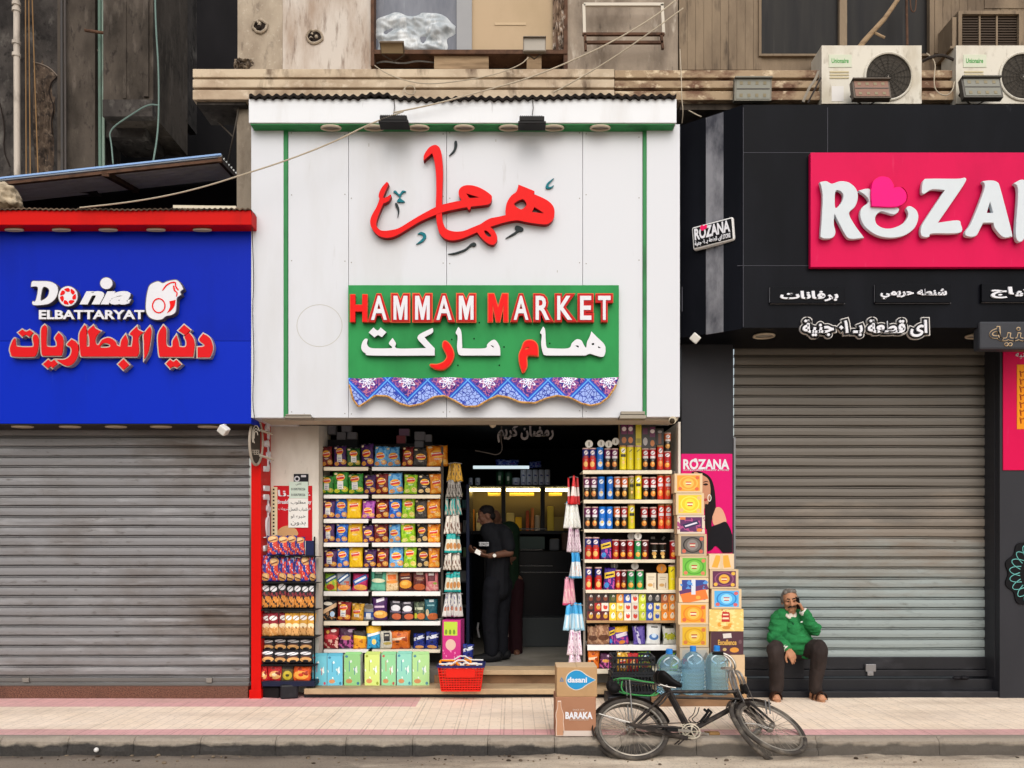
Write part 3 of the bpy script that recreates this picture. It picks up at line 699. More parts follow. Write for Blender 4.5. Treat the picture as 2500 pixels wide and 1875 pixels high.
# ---------------------------------------------------------------- signs and lettering
S_RED = flat('e0100f', .35); S_DRED = flat('8d0f12', .4); S_WHT = flat('dcdce2', .4); S_RETURN = flat('2a1516', .6); S_SILV = flat('b9aca0', .3, .4)
S_EDGE = flat('e0603a', .4); S_TEAL = flat('0f6f7c', .4); S_DKM = flat('2c3437', .5); S_GSIDE = flat('55555a', .5)
ZC = (850, 320, 4.022); YP = YF+.02                     # panel surface
cal = thing('calligraphy_sign', 'big red looping script lettering with small teal marks on white panels', 'sign', P(1125, 590, YP))
L1 = [[(740, 290, 1), (745, 235), (790, 165), (850, 135), (895, 160), (920, 240), (930, 400), (926, 560), (922, 720), (922, 820), (932, 900), (965, 960), (1040, 985), (1130, 980), (1220, 945), (1300, 912), (1340, 885), (1400, 855), (1480, 840), (1545, 825, 1), (1545, 770), (1560, 700), (1600, 635), (1650, 595), (1672, 530, 1), (1685, 530), (1828, 588, 1), (1830, 605), (1815, 615, 1), (1900, 650), (1970, 690), (2015, 740), (2027, 800), (2015, 860), (1980, 900), (1935, 915), (1830, 905), (1740, 890), (1660, 875), (1560, 890), (1470, 915), (1395, 940, 1), (1440, 985), (1465, 1050), (1450, 1095), (1420, 1115), (1370, 1100), (1310, 1050), (1265, 992, 1), (1180, 1030), (1100, 1060), (1020, 1072), (950, 1055), (900, 1005), (875, 930), (862, 830), (860, 740), (865, 560), (860, 400), (845, 290), (825, 215, 1), (790, 245)],
      [(1630, 715), (1710, 668), (1748, 705), (1745, 735), (1695, 768)], [(1830, 745, 1), (1805, 795, 1), (1925, 808, 1)], [(1338, 975), (1370, 985), (1405, 1030), (1375, 1035), (1345, 1005)]]
L2 = [[(380, 497, 1), (398, 515, 1), (375, 565), (345, 640), (350, 655), (380, 645), (415, 622, 1), (422, 635), (400, 680), (360, 705), (345, 712), (310, 790), (285, 860), (275, 920), (300, 960), (340, 978), (420, 972), (500, 950), (600, 890), (700, 830), (860, 745), (930, 720), (1060, 690), (1110, 680), (1090, 640), (1085, 590), (1110, 550), (1170, 530), (1250, 540), (1330, 575), (1400, 625), (1412, 655), (1400, 700), (1370, 720), (1300, 730), (1205, 740, 1), (1200, 760), (1185, 775, 1), (1165, 745, 1), (1060, 765), (930, 795), (800, 845), (700, 890), (600, 950), (500, 1010), (430, 1040), (360, 1045), (290, 1020), (235, 960), (215, 890), (235, 820), (275, 750), (305, 670), (298, 640), (310, 590), (340, 540)],
      [(1158, 610, 1), (1190, 658, 1), (1290, 652, 1)]]
for k, L in enumerate((L1, L2)):
    o = shape('letter', L, YP-.075-.004*k, .008, S_RED, cal, ZC)
    shape('letter_return', L, YP-.066-.004*k, .066, S_DRED, o, ZC)  # letter sides in a darker red, their shade put into the colour
for L, mt in (([(1045, 100), (1068, 100), (1068, 150), (1040, 205), (990, 240, 1), (1030, 190), (1042, 150)], S_DKM),
              ([(2022, 460, 1), (1965, 530), (1985, 548), (2020, 528, 1), (2000, 555), (1960, 565), (1938, 550), (1960, 505)], S_TEAL),
              ([(443, 595), (465, 583), (502, 620), (530, 585), (568, 592), (535, 605), (512, 655), (555, 692), (478, 692), (505, 650), (490, 630), (460, 605)], S_TEAL),
              ([(462, 705), (482, 712), (502, 770), (485, 848, 1), (486, 780), (463, 730)], S_DKM),
              ([(680, 1010, 1), (715, 990), (755, 1005), (765, 1040), (730, 1085), (665, 1110, 1), (720, 1065), (735, 1035), (715, 1012)], S_TEAL),
              ([(980, 1205, 1), (1060, 1188), (1150, 1153), (1200, 1108), (1235, 1092), (1258, 1110), (1240, 1130), (1205, 1130), (1150, 1172), (1050, 1207)], S_DKM),
              ([(1545, 1052, 1), (1610, 1008), (1650, 978), (1636, 955), (1650, 928), (1690, 935), (1722, 960), (1710, 980), (1675, 987), (1620, 1022)], S_DKM)):
    shape('accent_mark', [L], YP-.02, .02, mt, cal, ZC)

# green board
GB = YP-.06
brd = thing('market_sign', 'green board with red and white market name in two scripts', 'sign', P(1180, 925, GB))
bx(850, 696, 1511, 925, GB, .055).build('board', grunge('green_board', '318f4f', [('256e3c', 1.8, (1, 1, .5), .42, .7, .7), ('6aa57c', 25, (1, 1, .15), .68, .85, .3)], rough=.5, spec=.08), brd, bevel=.003)
ZB = (830, 680, 3.115); M_LRED = flat('b8181c', .4)
def zb(*b): return tuple(ZB[i % 2]+v/ZB[2] for i, v in enumerate(b))
for ch, a, c, red in (('H', 75, 210, 1), ('A', 218, 375, 0), ('M', 388, 532, 0), ('M', 552, 702, 0), ('A', 715, 868, 0), ('M', 885, 1035, 0), ('M', 1125, 1280, 1), ('A', 1303, 1452, 0), ('R', 1468, 1610, 0), ('K', 1632, 1780, 0), ('E', 1806, 1932, 0), ('T', 1943, 2078, 0)):
    t0, t1 = 112+(6 if a < 100 else 0), 332
    bd = .055 if red else .10
    if ch == 'M':                                       # the steep M is cut from straight strokes
        mo = [(0, 0), (.28, 0), (.5, .5), (.72, 0), (1, 0), (1, 1), (.79, 1), (.79, .36), (.585, 1), (.415, 1), (.21, .36), (.21, 1), (0, 1)]
        bo = mo if red else [(0, 0), (.33, 0), (.5, .24), (.67, 0), (1, 0), (1, 1), (0, 1)]
        fit = lambda pts, m: [[(a+m+x*(c-a-2*m), t0+m+y*(t1-t0-2*m)) for x, y in pts]]
        o = shape('letter', fit(bo, 3), GB-.062, .012, S_EDGE, brd, ZB, sm=0, offset=.007)
        shape('letter_face', fit(bo, 5), GB-.068, .008, S_RED if red else M_LRED, o, ZB, sm=0)
        shape('letter_return', fit(bo, 2), GB-.05, .05, S_DRED, o, ZB, sm=0)
        if not red: shape('letter_inlay', fit(mo, 19), GB-.075, .009, S_WHT, o, ZB, sm=0)
        continue
    o = text('letter', ch, zb(a, t0, c, t1), GB-.062, .012, S_EDGE, brd, bold=bd)
    text('letter_face', ch, zb(a+4, t0+4, c-4, t1-4), GB-.068, .008, S_RED if red else M_LRED, o, bold=bd-.005)
    text('letter_return', ch, zb(a+1, t0+1, c-1, t1-1), GB-.05, .05, S_DRED, o, bold=bd-.005)
    if not red: text('letter_inlay', ch, zb(a+20, t0+19, c-20, t1-18), GB-.075, .009, S_WHT, o, bold=.02)
W1 = [[(1912, 402, 1), (1960, 450), (2010, 500), (2020, 545), (2010, 585), (1985, 595), (1930, 580), (1900, 572), (1870, 583), (1840, 585), (1600, 585), (1560, 582), (1545, 570), (1530, 500), (1535, 430), (1522, 410), (1545, 365, 1), (1560, 390), (1565, 470), (1572, 520), (1600, 530), (1735, 530), (1765, 490), (1800, 462), (1835, 470), (1855, 505), (1872, 525), (1880, 480), (1900, 440)],
      [(1790, 510), (1812, 510), (1815, 525)], [(1914, 494), (1931, 490), (1932, 503), (1918, 506)], [(1962, 512, 1), (1985, 527, 1), (1965, 530, 1)]]
W2 = [[(1220, 585, 1), (1215, 520), (1185, 470), (1155, 470), (1120, 500), (1100, 530), (940, 530), (930, 515), (925, 420), (915, 385), (900, 367, 1), (880, 412), (895, 440), (890, 520), (900, 570), (920, 585, 1)], [(1145, 508), (1165, 512), (1170, 525)]]
W3 = [[(705, 375, 1), (705, 410), (655, 440), (650, 455), (720, 530, 1), (720, 585, 1), (250, 585), (195, 570), (165, 540), (165, 500), (185, 462), (210, 460), (205, 490), (215, 515), (250, 530), (380, 530), (395, 520), (372, 492), (400, 452, 1), (425, 490), (432, 530), (600, 530), (655, 528, 1), (597, 468), (592, 440), (620, 415)]]
W4 = [[(218, 410, 1), (255, 372, 1), (285, 395), (310, 372, 1), (353, 408, 1), (318, 445, 1), (288, 430), (262, 447, 1)]]
for L in (W1, W2, W3, W4):
    o = shape('letter', L, GB-.055, .01, S_WHT, brd, ZB); shape('letter_return', L, GB-.045, .044, S_GSIDE, o, ZB)
Q1 = [[(1425, 472), (1470, 475), (1500, 510), (1505, 585, 1), (1430, 582), (1418, 610), (1420, 660), (1405, 700), (1390, 710, 1), (1370, 650), (1365, 580), (1385, 530), (1400, 490)], [(1398, 540), (1420, 520), (1440, 528), (1415, 540)]]
Q2 = [[(690, 655), (740, 655), (790, 635), (815, 600), (810, 570), (785, 520), (788, 485), (805, 478), (835, 505), (860, 555), (860, 600), (835, 650), (790, 685), (740, 688), (705, 672)]]
for L in (Q1, Q2):
    o = shape('letter', L, GB-.058, .01, S_RED, brd, ZB); shape('letter_edge', L, GB-.05, .045, S_EDGE, o, ZB, offset=.009)
mb = MB()
for a, c in ((850, 463), (1020, 457), (1248, 520), (897, 660), (1212, 660), (1060, 335), (1595, 493)): mb.lathe([(.008, -.002), (.008, .002)], P(830+a/3.115, 680+c/3.115, GB-.0015), 8, axis='y')
mb.build('drill_hole', flat('12301c', .9), brd)

# patterned valance under the board
val = thing('patterned_valance', 'blue and purple patterned cloth valance with wavy gold hem below green board', 'valance', P(1180, 925, GB-.03))
def valance_mat():
    m, nt, b = newmat('patterned_cloth')
    tc = N(nt, 'TexCoord'); sp = N(nt, 'SeparateXYZ'); nt.links.new(tc.outputs['UV'], sp.inputs[0])
    u, v = sp.outputs[0], sp.outputs[1]
    def cell(off):
        return mth(nt, 'PINGPONG', mth(nt, 'ADD', u, off), .5)
    def dia(off, v0):                                   # diamond distance about each lozenge centre
        return mth(nt, 'ADD', cell(off), mth(nt, 'MULTIPLY', mth(nt, 'ABSOLUTE', mth(nt, 'SUBTRACT', v, v0)), 1))
    d1 = dia(0.0, .05)                                 # purple lozenges hang from the top edge
    lx = mth(nt, 'SUBTRACT', mth(nt, 'FRACT', mth(nt, 'ADD', u, .5)), .5)
    ang = mth(nt, 'ARCTAN2', mth(nt, 'SUBTRACT', v, .05), lx)
    rad = mth(nt, 'SQRT', mth(nt, 'ADD', mth(nt, 'POWER', lx, 2), mth(nt, 'POWER', mth(nt, 'SUBTRACT', v, .05), 2)))
    pet = mth(nt, 'ADD', rad, mth(nt, 'MULTIPLY', mth(nt, 'SINE', mth(nt, 'MULTIPLY', ang, 8)), .05))
    vo = N(nt, 'TexVoronoi', feature='DISTANCE_TO_EDGE'); vo.inputs['Scale'].default_value = 11; nt.links.new(tc.outputs['UV'], vo.inputs['Vector'])
    no = N(nt, 'TexNoise'); no.inputs['Scale'].default_value = 9; nt.links.new(tc.outputs['UV'], no.inputs['Vector'])
    scr = mth(nt, 'LESS_THAN', vo.outputs['Distance'], .075)
    white = mixc(nt, scr, C('93a8e2'), C('2439a0'))
    purple = mixc(nt, scr, C('5a2d86'), C('b0698a'))
    purple = mixc(nt, mth(nt, 'GREATER_THAN', no.outputs['Fac'], .58), purple, C('24197a'))
    purple = mixc(nt, mth(nt, 'LESS_THAN', mth(nt, 'ABSOLUTE', mth(nt, 'SUBTRACT', pet, .15)), .022), purple, C('e0e2f2'))
    purple = mixc(nt, mth(nt, 'LESS_THAN', pet, .075), purple, C('dfe6f6'))
    col = mixc(nt, mth(nt, 'LESS_THAN', d1, .5), white, purple)
    band = mth(nt, 'LESS_THAN', mth(nt, 'ABSOLUTE', mth(nt, 'SUBTRACT', d1, .5)), .075)
    col = mixc(nt, band, col, C('1646b8'))
    col = mixc(nt, mth(nt, 'LESS_THAN', mth(nt, 'ABSOLUTE', mth(nt, 'SUBTRACT', d1, .5)), .02), col, C('5aa0e0'))
    nt.links.new(col, b.inputs['Base Color']); b.inputs['Roughness'].default_value = .8
    return m
nx, ny = 150, 14; top = [(850, 923), (1511, 922)]; wav = []
botp = [(875, 993), (893, 982), (915, 966), (945, 967), (975, 985), (1000, 992), (1030, 986), (1060, 969), (1085, 966), (1110, 978), (1135, 993), (1165, 992), (1195, 975), (1215, 966), (1240, 970), (1270, 982), (1305, 984), (1335, 972), (1360, 966), (1390, 970), (1420, 985), (1443, 990), (1465, 985), (1485, 970), (1500, 948), (1504, 940)]
botp = [(853, 940), (862, 975)]+botp
def interp(pl, t):
    L = [0]
    for a, c in zip(pl, pl[1:]): L.append(L[-1]+math.hypot(c[0]-a[0], c[1]-a[1]))
    s = t*L[-1]
    for i in range(len(pl)-1):
        if s <= L[i+1]+1e-9:
            k = (s-L[i])/(L[i+1]-L[i]); return (pl[i][0]+(pl[i+1][0]-pl[i][0])*k, pl[i][1]+(pl[i+1][1]-pl[i][1])*k)
    return pl[-1]
vs = []; uvs = []
for i in range(nx+1):
    t = i/nx; a = (850+661*t, 922.5+1.5*math.sin(t*30)); c = interp(botp, t)
    for j in range(ny+1):
        k = j/ny; px, py = a[0]+(c[0]-a[0])*k, a[1]+(c[1]-a[1])*k
        yy = GB-.012-.02*k*(1+math.sin(t*41))-.012*mnoise.noise((t*14, k*2, 0))
        vs.append(P(px, py, yy)); uvs.append(((px-897)/98, (py-923)/98))
org = wloc(val); me = bpy.data.meshes.new('cloth')
fs = [(i*(ny+1)+j, i*(ny+1)+j+1, (i+1)*(ny+1)+j+1, (i+1)*(ny+1)+j) for i in range(nx) for j in range(ny)]
me.from_pydata([tuple(v-org) for v in vs], [], fs); ul = me.uv_layers.new(name='UVMap')
for lp in me.loops: ul.data[lp.index].uv = uvs[lp.vertex_index]
me.materials.append(valance_mat()); me.polygons.foreach_set('use_smooth', [True]*len(me.polygons))
o = bpy.data.objects.new('cloth', me); COL.objects.link(o); o.parent = val
MB().tube([vs[i*(ny+1)+ny] for i in range(nx+1)], .011, 6).build('gold_hem', grunge('gold_braid', 'c99a5a', [('7d5426', 40, (1, 1, 1), .45, .6, .8)], rough=.5), val, smooth=True)

# battery shop lettering
don = thing('battery_shop_sign', 'white and red battery shop name in two scripts on blue panels', 'sign', P(290, 870, YF))
ZD = (0, 660, 3.95)
def zd(*b): return tuple(ZD[i % 2]+v/ZD[2] for i, v in enumerate(b))
def layered(L, face=S_WHT, off=.012, ret=S_SILV, y=YF):
    o = shape('letter', L, y-.07, .01, face, don, ZD); shape('letter_return', L, y-.06, .06, ret, o, ZD, offset=off); return o
M_DSIDE = flat('6a6460', .4, .3)
layered([[(300, 158, 1), (310, 108), (360, 105), (470, 108), (540, 140), (557, 200), (532, 270), (470, 320), (380, 335), (320, 332), (315, 300), (345, 290), (365, 165)], [(412, 165), (460, 170), (475, 200), (460, 250), (425, 280), (390, 285)]], off=.006, ret=M_DSIDE)
circ = lambda cx, cy, rx, ry, n=14: [(cx+rx*math.cos(2*math.pi*i/n), cy+ry*math.sin(2*math.pi*i/n)) for i in range(n)]
o = layered([circ(655, 250, 92, 96)], off=.006, ret=M_DSIDE)
for i in range(7):
    a = i*2*math.pi/7; f = lambda r, t: (655+r*math.cos(a+t), 250+r*1.03*math.sin(a+t))
    shape('red_blade', [[f(45, 0), f(76, -.28), f(78, .3), f(52, .55)]], YF-.074, .004, S_RED, o, ZD)
o = text('letter', 'nıa', zd(800, 200, 1270, 330), YF-.07, .01, S_WHT, don, bold=.05, slant=.3)
text('letter_return', 'nıa', zd(799, 199, 1271, 331), YF-.06, .06, M_DSIDE, o, bold=.055, slant=.3)
layered([circ(1025, 125, 58, 55)], off=.006, ret=M_DSIDE)
o = text('letter', 'ELBATTARYAT', zd(375, 383, 1392, 470), YF-.06, .01, S_WHT, don, bold=.03)
text('letter_return', 'ELBATTARYAT', zd(373, 381, 1396, 476), YF-.05, .05, M_DSIDE, o, bold=.035)
o = layered([[(1425, 200), (1450, 140), (1520, 108), (1570, 125), (1620, 105), (1700, 95), (1740, 130), (1765, 180, 1), (1738, 205), (1745, 235, 1), (1705, 265), (1700, 330), (1690, 400), (1650, 430), (1600, 440), (1560, 470), (1500, 475), (1440, 450), (1410, 390), (1410, 290)]], off=.008, ret=M_DSIDE)
shape('red_ring', [circ(1530, 340, 66, 74, 20), circ(1530, 340, 54, 62, 20)], YF-.074, .004, S_RED, o, ZD, sm=0)
shape('red_wedge', [[(1632, 298, 1), (1692, 285, 1), (1682, 340), (1650, 385), (1610, 412, 1), (1640, 350)]], YF-.074, .004, S_RED, o, ZD)
shape('red_line', [[(1565, 188), (1600, 140), (1650, 112), (1692, 112), (1700, 150), (1722, 185), (1712, 190), (1690, 160), (1683, 124), (1650, 124), (1610, 148), (1575, 190)]], YF-.074, .004, S_RED, o, ZD)
shape('red_line', [[(1668, 150), (1680, 150), (1690, 190), (1712, 215), (1705, 250), (1697, 248), (1700, 215), (1676, 195)]], YF-.074, .004, S_RED, o, ZD)
for L in ([[(95, 755), (120, 680), (145, 655), (150, 700), (170, 735), (300, 740), (325, 720), (315, 650), (340, 615), (370, 660), (365, 760), (345, 815), (310, 832), (130, 830), (105, 805)]],
          [[(175, 600, 1), (215, 570, 1), (250, 590), (285, 575, 1), (320, 600, 1), (280, 640, 1), (245, 620), (215, 640, 1)]],
          [[(400, 560), (430, 525, 1), (450, 560), (445, 700), (460, 735), (540, 735), (545, 690), (530, 650), (565, 600, 1), (600, 640), (610, 700), (600, 790), (590, 822, 1), (410, 822, 1), (400, 790), (395, 640)]],
          [[(415, 905, 1), (465, 860, 1), (490, 880), (520, 862, 1), (555, 900, 1), (505, 940, 1), (485, 925), (460, 945, 1)]],
          [[(645, 715), (690, 665, 1), (730, 690), (755, 740), (745, 830), (700, 900), (640, 920), (580, 890), (545, 860, 1), (620, 860), (670, 830), (690, 780), (680, 740)]],
          [[(785, 830, 1), (775, 800), (765, 620), (815, 525, 1), (832, 560), (832, 735, 1), (862, 735, 1), (860, 640), (845, 585), (900, 530, 1), (920, 560), (970, 585, 1), (925, 640), (920, 700), (950, 720), (985, 670), (1050, 650), (1105, 680), (1125, 720), (1160, 735, 1), (1170, 675), (1210, 620, 1), (1230, 680), (1225, 735, 1), (1270, 735, 1), (1280, 640), (1252, 610), (1320, 540, 1), (1330, 570), (1382, 598, 1), (1335, 650), (1340, 780), (1320, 830, 1)], [(965, 742), (1000, 700), (1060, 715), (1050, 742)]],
          [[(1138, 905, 1), (1190, 855, 1), (1245, 912, 1), (1190, 960, 1)]],
          [[(1388, 615), (1445, 540, 1), (1458, 600), (1430, 780), (1390, 855, 1), (1388, 700)]],
          [[(1525, 620), (1575, 530, 1), (1600, 570), (1600, 700), (1620, 735), (1660, 735), (1665, 680), (1700, 625, 1), (1720, 690), (1730, 735), (1790, 735), (1795, 680), (1780, 640), (1820, 600, 1), (1860, 650), (1875, 720), (1860, 832, 1), (1540, 832, 1), (1530, 780)]],
          [[(1600, 900, 1), (1640, 860, 1), (1670, 880), (1700, 862, 1), (1745, 905, 1), (1705, 938, 1), (1672, 925), (1640, 945, 1)]],
          [[(1720, 580, 1), (1775, 525, 1), (1835, 575, 1), (1785, 625, 1)]],
          [[(1905, 740, 1), (1960, 735), (1968, 715), (1920, 670), (1960, 610, 1), (2020, 650), (2050, 730), (2040, 800), (2020, 838, 1), (1905, 838, 1)]]):
    layered(L, face=flat('d3161c', .4), off=.011)

# cosmetics shop signs
ZR = (1600, 0, 2.458); YB = YR-.06
pk = thing('pink_sign', 'pink board with raised white shop name and a heart in its second letter', 'sign', P(2250, 652, YR))
M_PINK = grunge('pink_board', 'cc0f4c', [('a80c3e', 1.5, (1, 1, .5), .46, .75, .6), ('d8668c', 22, (1, 1, .12), .66, .85, .3)], rough=.45, spec=.08)
bx(1979, 372, 2810, 652, YB, .055).build('board', M_PINK, pk, bevel=.004)
S_OFF = flat('ccd3d9', .4)
LA = [[(1965, 1090, 1), (2010, 1085), (2050, 1095), (2070, 1140), (2135, 1390), (2130, 1418), (2085, 1420), (2040, 1370), (2030, 1335, 1), (1965, 1335, 1), (1945, 1375), (1920, 1415), (1870, 1415), (1862, 1390), (1900, 1330), (1975, 1135)], [(2008, 1205, 1), (2030, 1280, 1), (1985, 1280, 1)]]
for nm, L, mt in (('letter', [[(p[0]+572, *p[1:]) for p in q] for q in LA], S_OFF), ('letter', [[(990, 1095, 1), (1025, 1090), (1060, 1105), (1110, 1090), (1165, 1100), (1205, 1140), (1212, 1190), (1195, 1240), (1160, 1280), (1190, 1345), (1248, 1425, 1), (1185, 1432), (1150, 1420), (1110, 1350), (1074, 1278, 1), (1068, 1340), (1078, 1395), (1060, 1425), (1015, 1430), (992, 1420, 1), (1000, 1300), (1005, 1170)], [(1078, 1150), (1110, 1145), (1130, 1175), (1115, 1220), (1078, 1250)]], S_OFF),
                  ('letter', [[(1225, 1145, 1), (1290, 1140), (1330, 1235), (1350, 1246), (1450, 1248), (1455, 1270), (1430, 1285), (1390, 1275), (1350, 1268), (1318, 1300), (1325, 1345), (1370, 1372), (1430, 1370), (1490, 1340), (1520, 1290), (1508, 1250), (1530, 1240), (1565, 1265), (1575, 1310), (1550, 1370), (1490, 1412), (1410, 1425), (1330, 1410), (1260, 1360), (1232, 1300), (1240, 1250), (1280, 1215), (1270, 1180)]], S_OFF),
                  ('letter', [[(1600, 1150), (1610, 1085), (1650, 1075), (1810, 1075), (1855, 1068, 1), (1850, 1105), (1690, 1340, 1), (1810, 1325), (1830, 1345), (1825, 1395), (1660, 1400), (1640, 1420), (1600, 1415), (1595, 1370), (1620, 1320), (1740, 1140, 1), (1660, 1135), (1615, 1160)]], S_OFF),
                  ('letter', LA, S_OFF),
                  ('letter', [[(2155, 1100, 1), (2215, 1085), (2260, 1200), (2330, 1330, 1), (2330, 1090, 1), (2390, 1085), (2395, 1420, 1), (2330, 1420), (2222, 1210, 1), (2215, 1420), (2165, 1420), (2178, 1150)]], S_OFF),
                  ('heart', [[(1300, 1235, 1), (1297, 1150), (1310, 1090), (1350, 1062), (1400, 1070), (1428, 1110), (1425, 1130, 1), (1470, 1125), (1503, 1160), (1500, 1205), (1460, 1235), (1400, 1240)]], flat('f2107a', .4))):
    y = YB-.062 if nm == 'letter' else YB-.09
    o = shape(nm, L, y, .035, mt, pk, ZR, bev=.003); shape(nm+'_edge', L, y+.036, .02, S_OFF if nm == 'letter' else M_PINK, o, ZR, offset=.004 if nm == 'letter' else .012)
for px, words, nm, b, lab in ((1886, (1905, 710, 2047, 735), 'برفانات', (1881, 700, 2063, 740), 'black plaque with white lettering under the pink board, nearest the chamfered corner'),
                         (2138, (2150, 703, 2312, 730), 'شنطه حريمي', (2138, 693, 2322, 739), 'black plaque with two white words under the middle of the pink board'),
                         (2400, (2420, 700, 2560, 728), 'مكياج', (2397, 692, 2580, 737), 'black plaque with white lettering above the dark hanging sign')):
    pl = thing('plaque', lab, 'sign', P(px, b[3], YR), 'black plaques under the pink board')
    bx(*b, YR-.035, .034).build('plate', M_BLACK, pl, bevel=.003)
    mb = MB(); bx(b[0]-2, b[1]+2, b[0], b[3]-2, YR-.02, .018, mb); bx(b[0], b[3], b[2], b[3]+1.5, YR-.02, .018, mb); mb.build('plate_edge', flat('77777c', .4), pl)
    text('lettering', nm, words, YR-.05, .015, S_WHT, pl, bold=.035)
sl = thing('slogan_sign', 'white Arabic price slogan with black outline hanging below the black fascia', 'sign', P(2110, 825, YR))
bb = (1960, 780, 2264, 822); SG = 'اى قطعة بـ ١٠ جنية'
text('backing', SG, bb, YR-.03, .03, flat('cfcac6', .4), sl, bold=.03, grow=.16)
text('outline', SG, bb, YR-.045, .014, flat('17171b', .4), sl, bold=.03, grow=.11)
text('lettering', SG, bb, YR-.062, .016, S_WHT, sl, bold=.03)
hg = thing('hanging_box_sign', 'dark grey box sign with beige outlined script beside the pink wall panel', 'sign', P(2460, 850, YR))
bx(2392, 784, 2560, 853, YR-.03, .12).build('box', flat('3c3d42', .4), hg, bevel=.02)
text('lettering', 'جنيه', (2416, 796, 2540, 845), YR-.038, .008, flat('bfa583', .4), hg, bold=.02)
text('lettering_core', 'جنيه', (2417, 798, 2539, 843), YR-.042, .005, flat('3c3d42', .4), hg, bold=-.005)
# small shop sign standing on the chamfer
cx_, cy_ = (xa+xc)/2, (YR-.17)/2
ssn = thing('corner_sign', 'small white edged shop sign fixed to the chamfered black corner', 'sign', (0, 0, 0))
ys = -.36; org0 = P(1737, 570, ys)
bx(1690, 545, 1792, 602, ys-.03, .07).build('plate', flat('d9d7d6', .4), ssn, bevel=.02)
bx(1694, 549, 1788, 598, ys-.034, .01).build('plate_face', flat('141417', .4), ssn, bevel=.003)
text('lettering', 'ROZANA', (1698, 551, 1784, 580), ys-.045, .012, S_WHT, ssn, bold=.035)
shape('heart', [[(1718, 561, 1), (1713, 552), (1718, 547), (1723, 550, 1), (1729, 548), (1730, 556)]], ys-.05, .006, flat('e8195e', .4), ssn)
text('lettering', 'اى قطعة بـ ١٠ جنية', (1697, 582, 1764, 596), ys-.045, .01, S_WHT, ssn, bold=.03)
text('lettering', 'STORE', (1766, 583, 1784, 594), ys-.045, .01, S_WHT, ssn, bold=.02)
for o in ssn.children: o.data.transform(Matrix.Translation(-org0))
ssn.location = org0+Vector((0, -.04, 0)); ssn.rotation_euler = (0, R(-4), math.atan2(YR+.17, xa-xc)*.8)
# posters
ZP = (1620, 1090, 2.9625); yp = .094
po = thing('cosmetics_poster', 'pink poster of a dark haired woman in a black top beside cartons', 'poster', P(1725, 1350, yp))
bx(1663, 1108, 1788, 1352, yp, .005).build('sheet', flat('d5146c', .4), po)
text('lettering', 'ROZANA', (1668, 1121, 1780, 1146), yp-.004, .003, S_WHT, po, bold=.035)
shape('dot', [circ(230*1.0, 100, 14, 14)], yp-.006, .002, S_WHT, po, ZP)
text('lettering', 'ACCESSORIES, MAKEUP & MORE', (1668, 1146, 1780, 1150), yp-.004, .003, S_WHT, po)
shape('hair_print', [[(200, 185, 1), (260, 180), (330, 215), (365, 290), (378, 420), (372, 460), (340, 560), (318, 600), (300, 560), (290, 300)]], yp-.004, .003, flat('1d1517', .5), po, ZP)
shape('face_print', [[(215, 200), (275, 205), (322, 235), (338, 290), (338, 350), (320, 420), (290, 450), (230, 440)]], yp-.006, .002, flat('c08a6c', .5), po, ZP)
shape('eye_print', [[(285, 275), (308, 266), (322, 276), (305, 282)]], yp-.008, .002, flat('241616', .5), po, ZP)
shape('eye_print', [[(283, 262), (305, 250), (328, 258), (306, 256)]], yp-.008, .002, flat('241616', .5), po, ZP)
shape('lips_print', [[(285, 385), (305, 375), (318, 385), (302, 396)]], yp-.008, .002, flat('a8413f', .5), po, ZP)
shape('earring_print', [circ(332, 372, 14, 26), circ(332, 372, 9, 20)], yp-.008, .002, flat('e4dcd6', .4), po, ZP)
shape('shoulder_print', [[(355, 480), (385, 440), (420, 450), (445, 500), (452, 550), (400, 575), (360, 560)]], yp-.006, .002, flat('d6a184', .5), po, ZP)
shape('top_print', [[(318, 590, 1), (400, 560), (450, 545), (480, 590), (497, 640, 1), (497, 768, 1), (430, 770, 1), (380, 720), (350, 745), (318, 760, 1)]], yp-.008, .002, flat('17151b', .5), po, ZP)
shape('hair_print', [[(300, 420), (340, 430), (375, 440), (350, 520), (345, 600), (318, 640), (312, 520)]], yp-.010, .002, flat('1d1517', .5), po, ZP)
rp = thing('pink_wall_panel', 'tall pink panel with an orange price strip on the dark grey pillar', 'poster', P(2480, 1150, .01))
bx(2449, 852, 2570, 1148, .008, .01).build('sheet', M_PINK, rp, bevel=.004)
bx(2483, 890, 2560, 1048, .002, .006).build('price_strip', flat('e8921c', .5), rp, bevel=.003)
text('lettering', 'تبدأ\nمن ١٠ جنيه'.split('\n')[1], (2480, 858, 2560, 876), .0, .004, S_WHT, rp)
for k in range(7): text('lettering', '٣٢', (2489, 905+k*19, 2520, 920+k*19), -.001, .003, flat('8d2a18', .5), rp)
wr = thing('wreath_emblem', 'black scalloped wreath emblem with teal line leaves on the dark pillar', 'sign', P(2540, 1400, .01))
sc = [(2545+(88+5*math.cos(11*t))*math.cos(t), 1400+(88+5*math.cos(11*t))*math.sin(t)*1.02) for t in [i*2*math.pi/132 for i in range(132)]]
shape('plate', [sc], .004, .015, flat('141417', .4), wr, sm=0)
mb = MB()
for i in range(22):
    t = i*2*math.pi/22; pts = []
    for k in range(9):
        s = k/8; r = 55+26*math.sin(s*math.pi); tt = t+.42*s-.1
        pts.append(P(2545+r*math.cos(tt), 1400+r*math.sin(tt), .0))
    mb.tube(pts, .004, 5)
mb.build('neon_line', flat('6fb8b4', .4), wr)
MB().ball(P(2530, 1392, .0), (.12, .01, .13), 16, 10).build('rose', flat('c2307a', .5), wr, smooth=True)
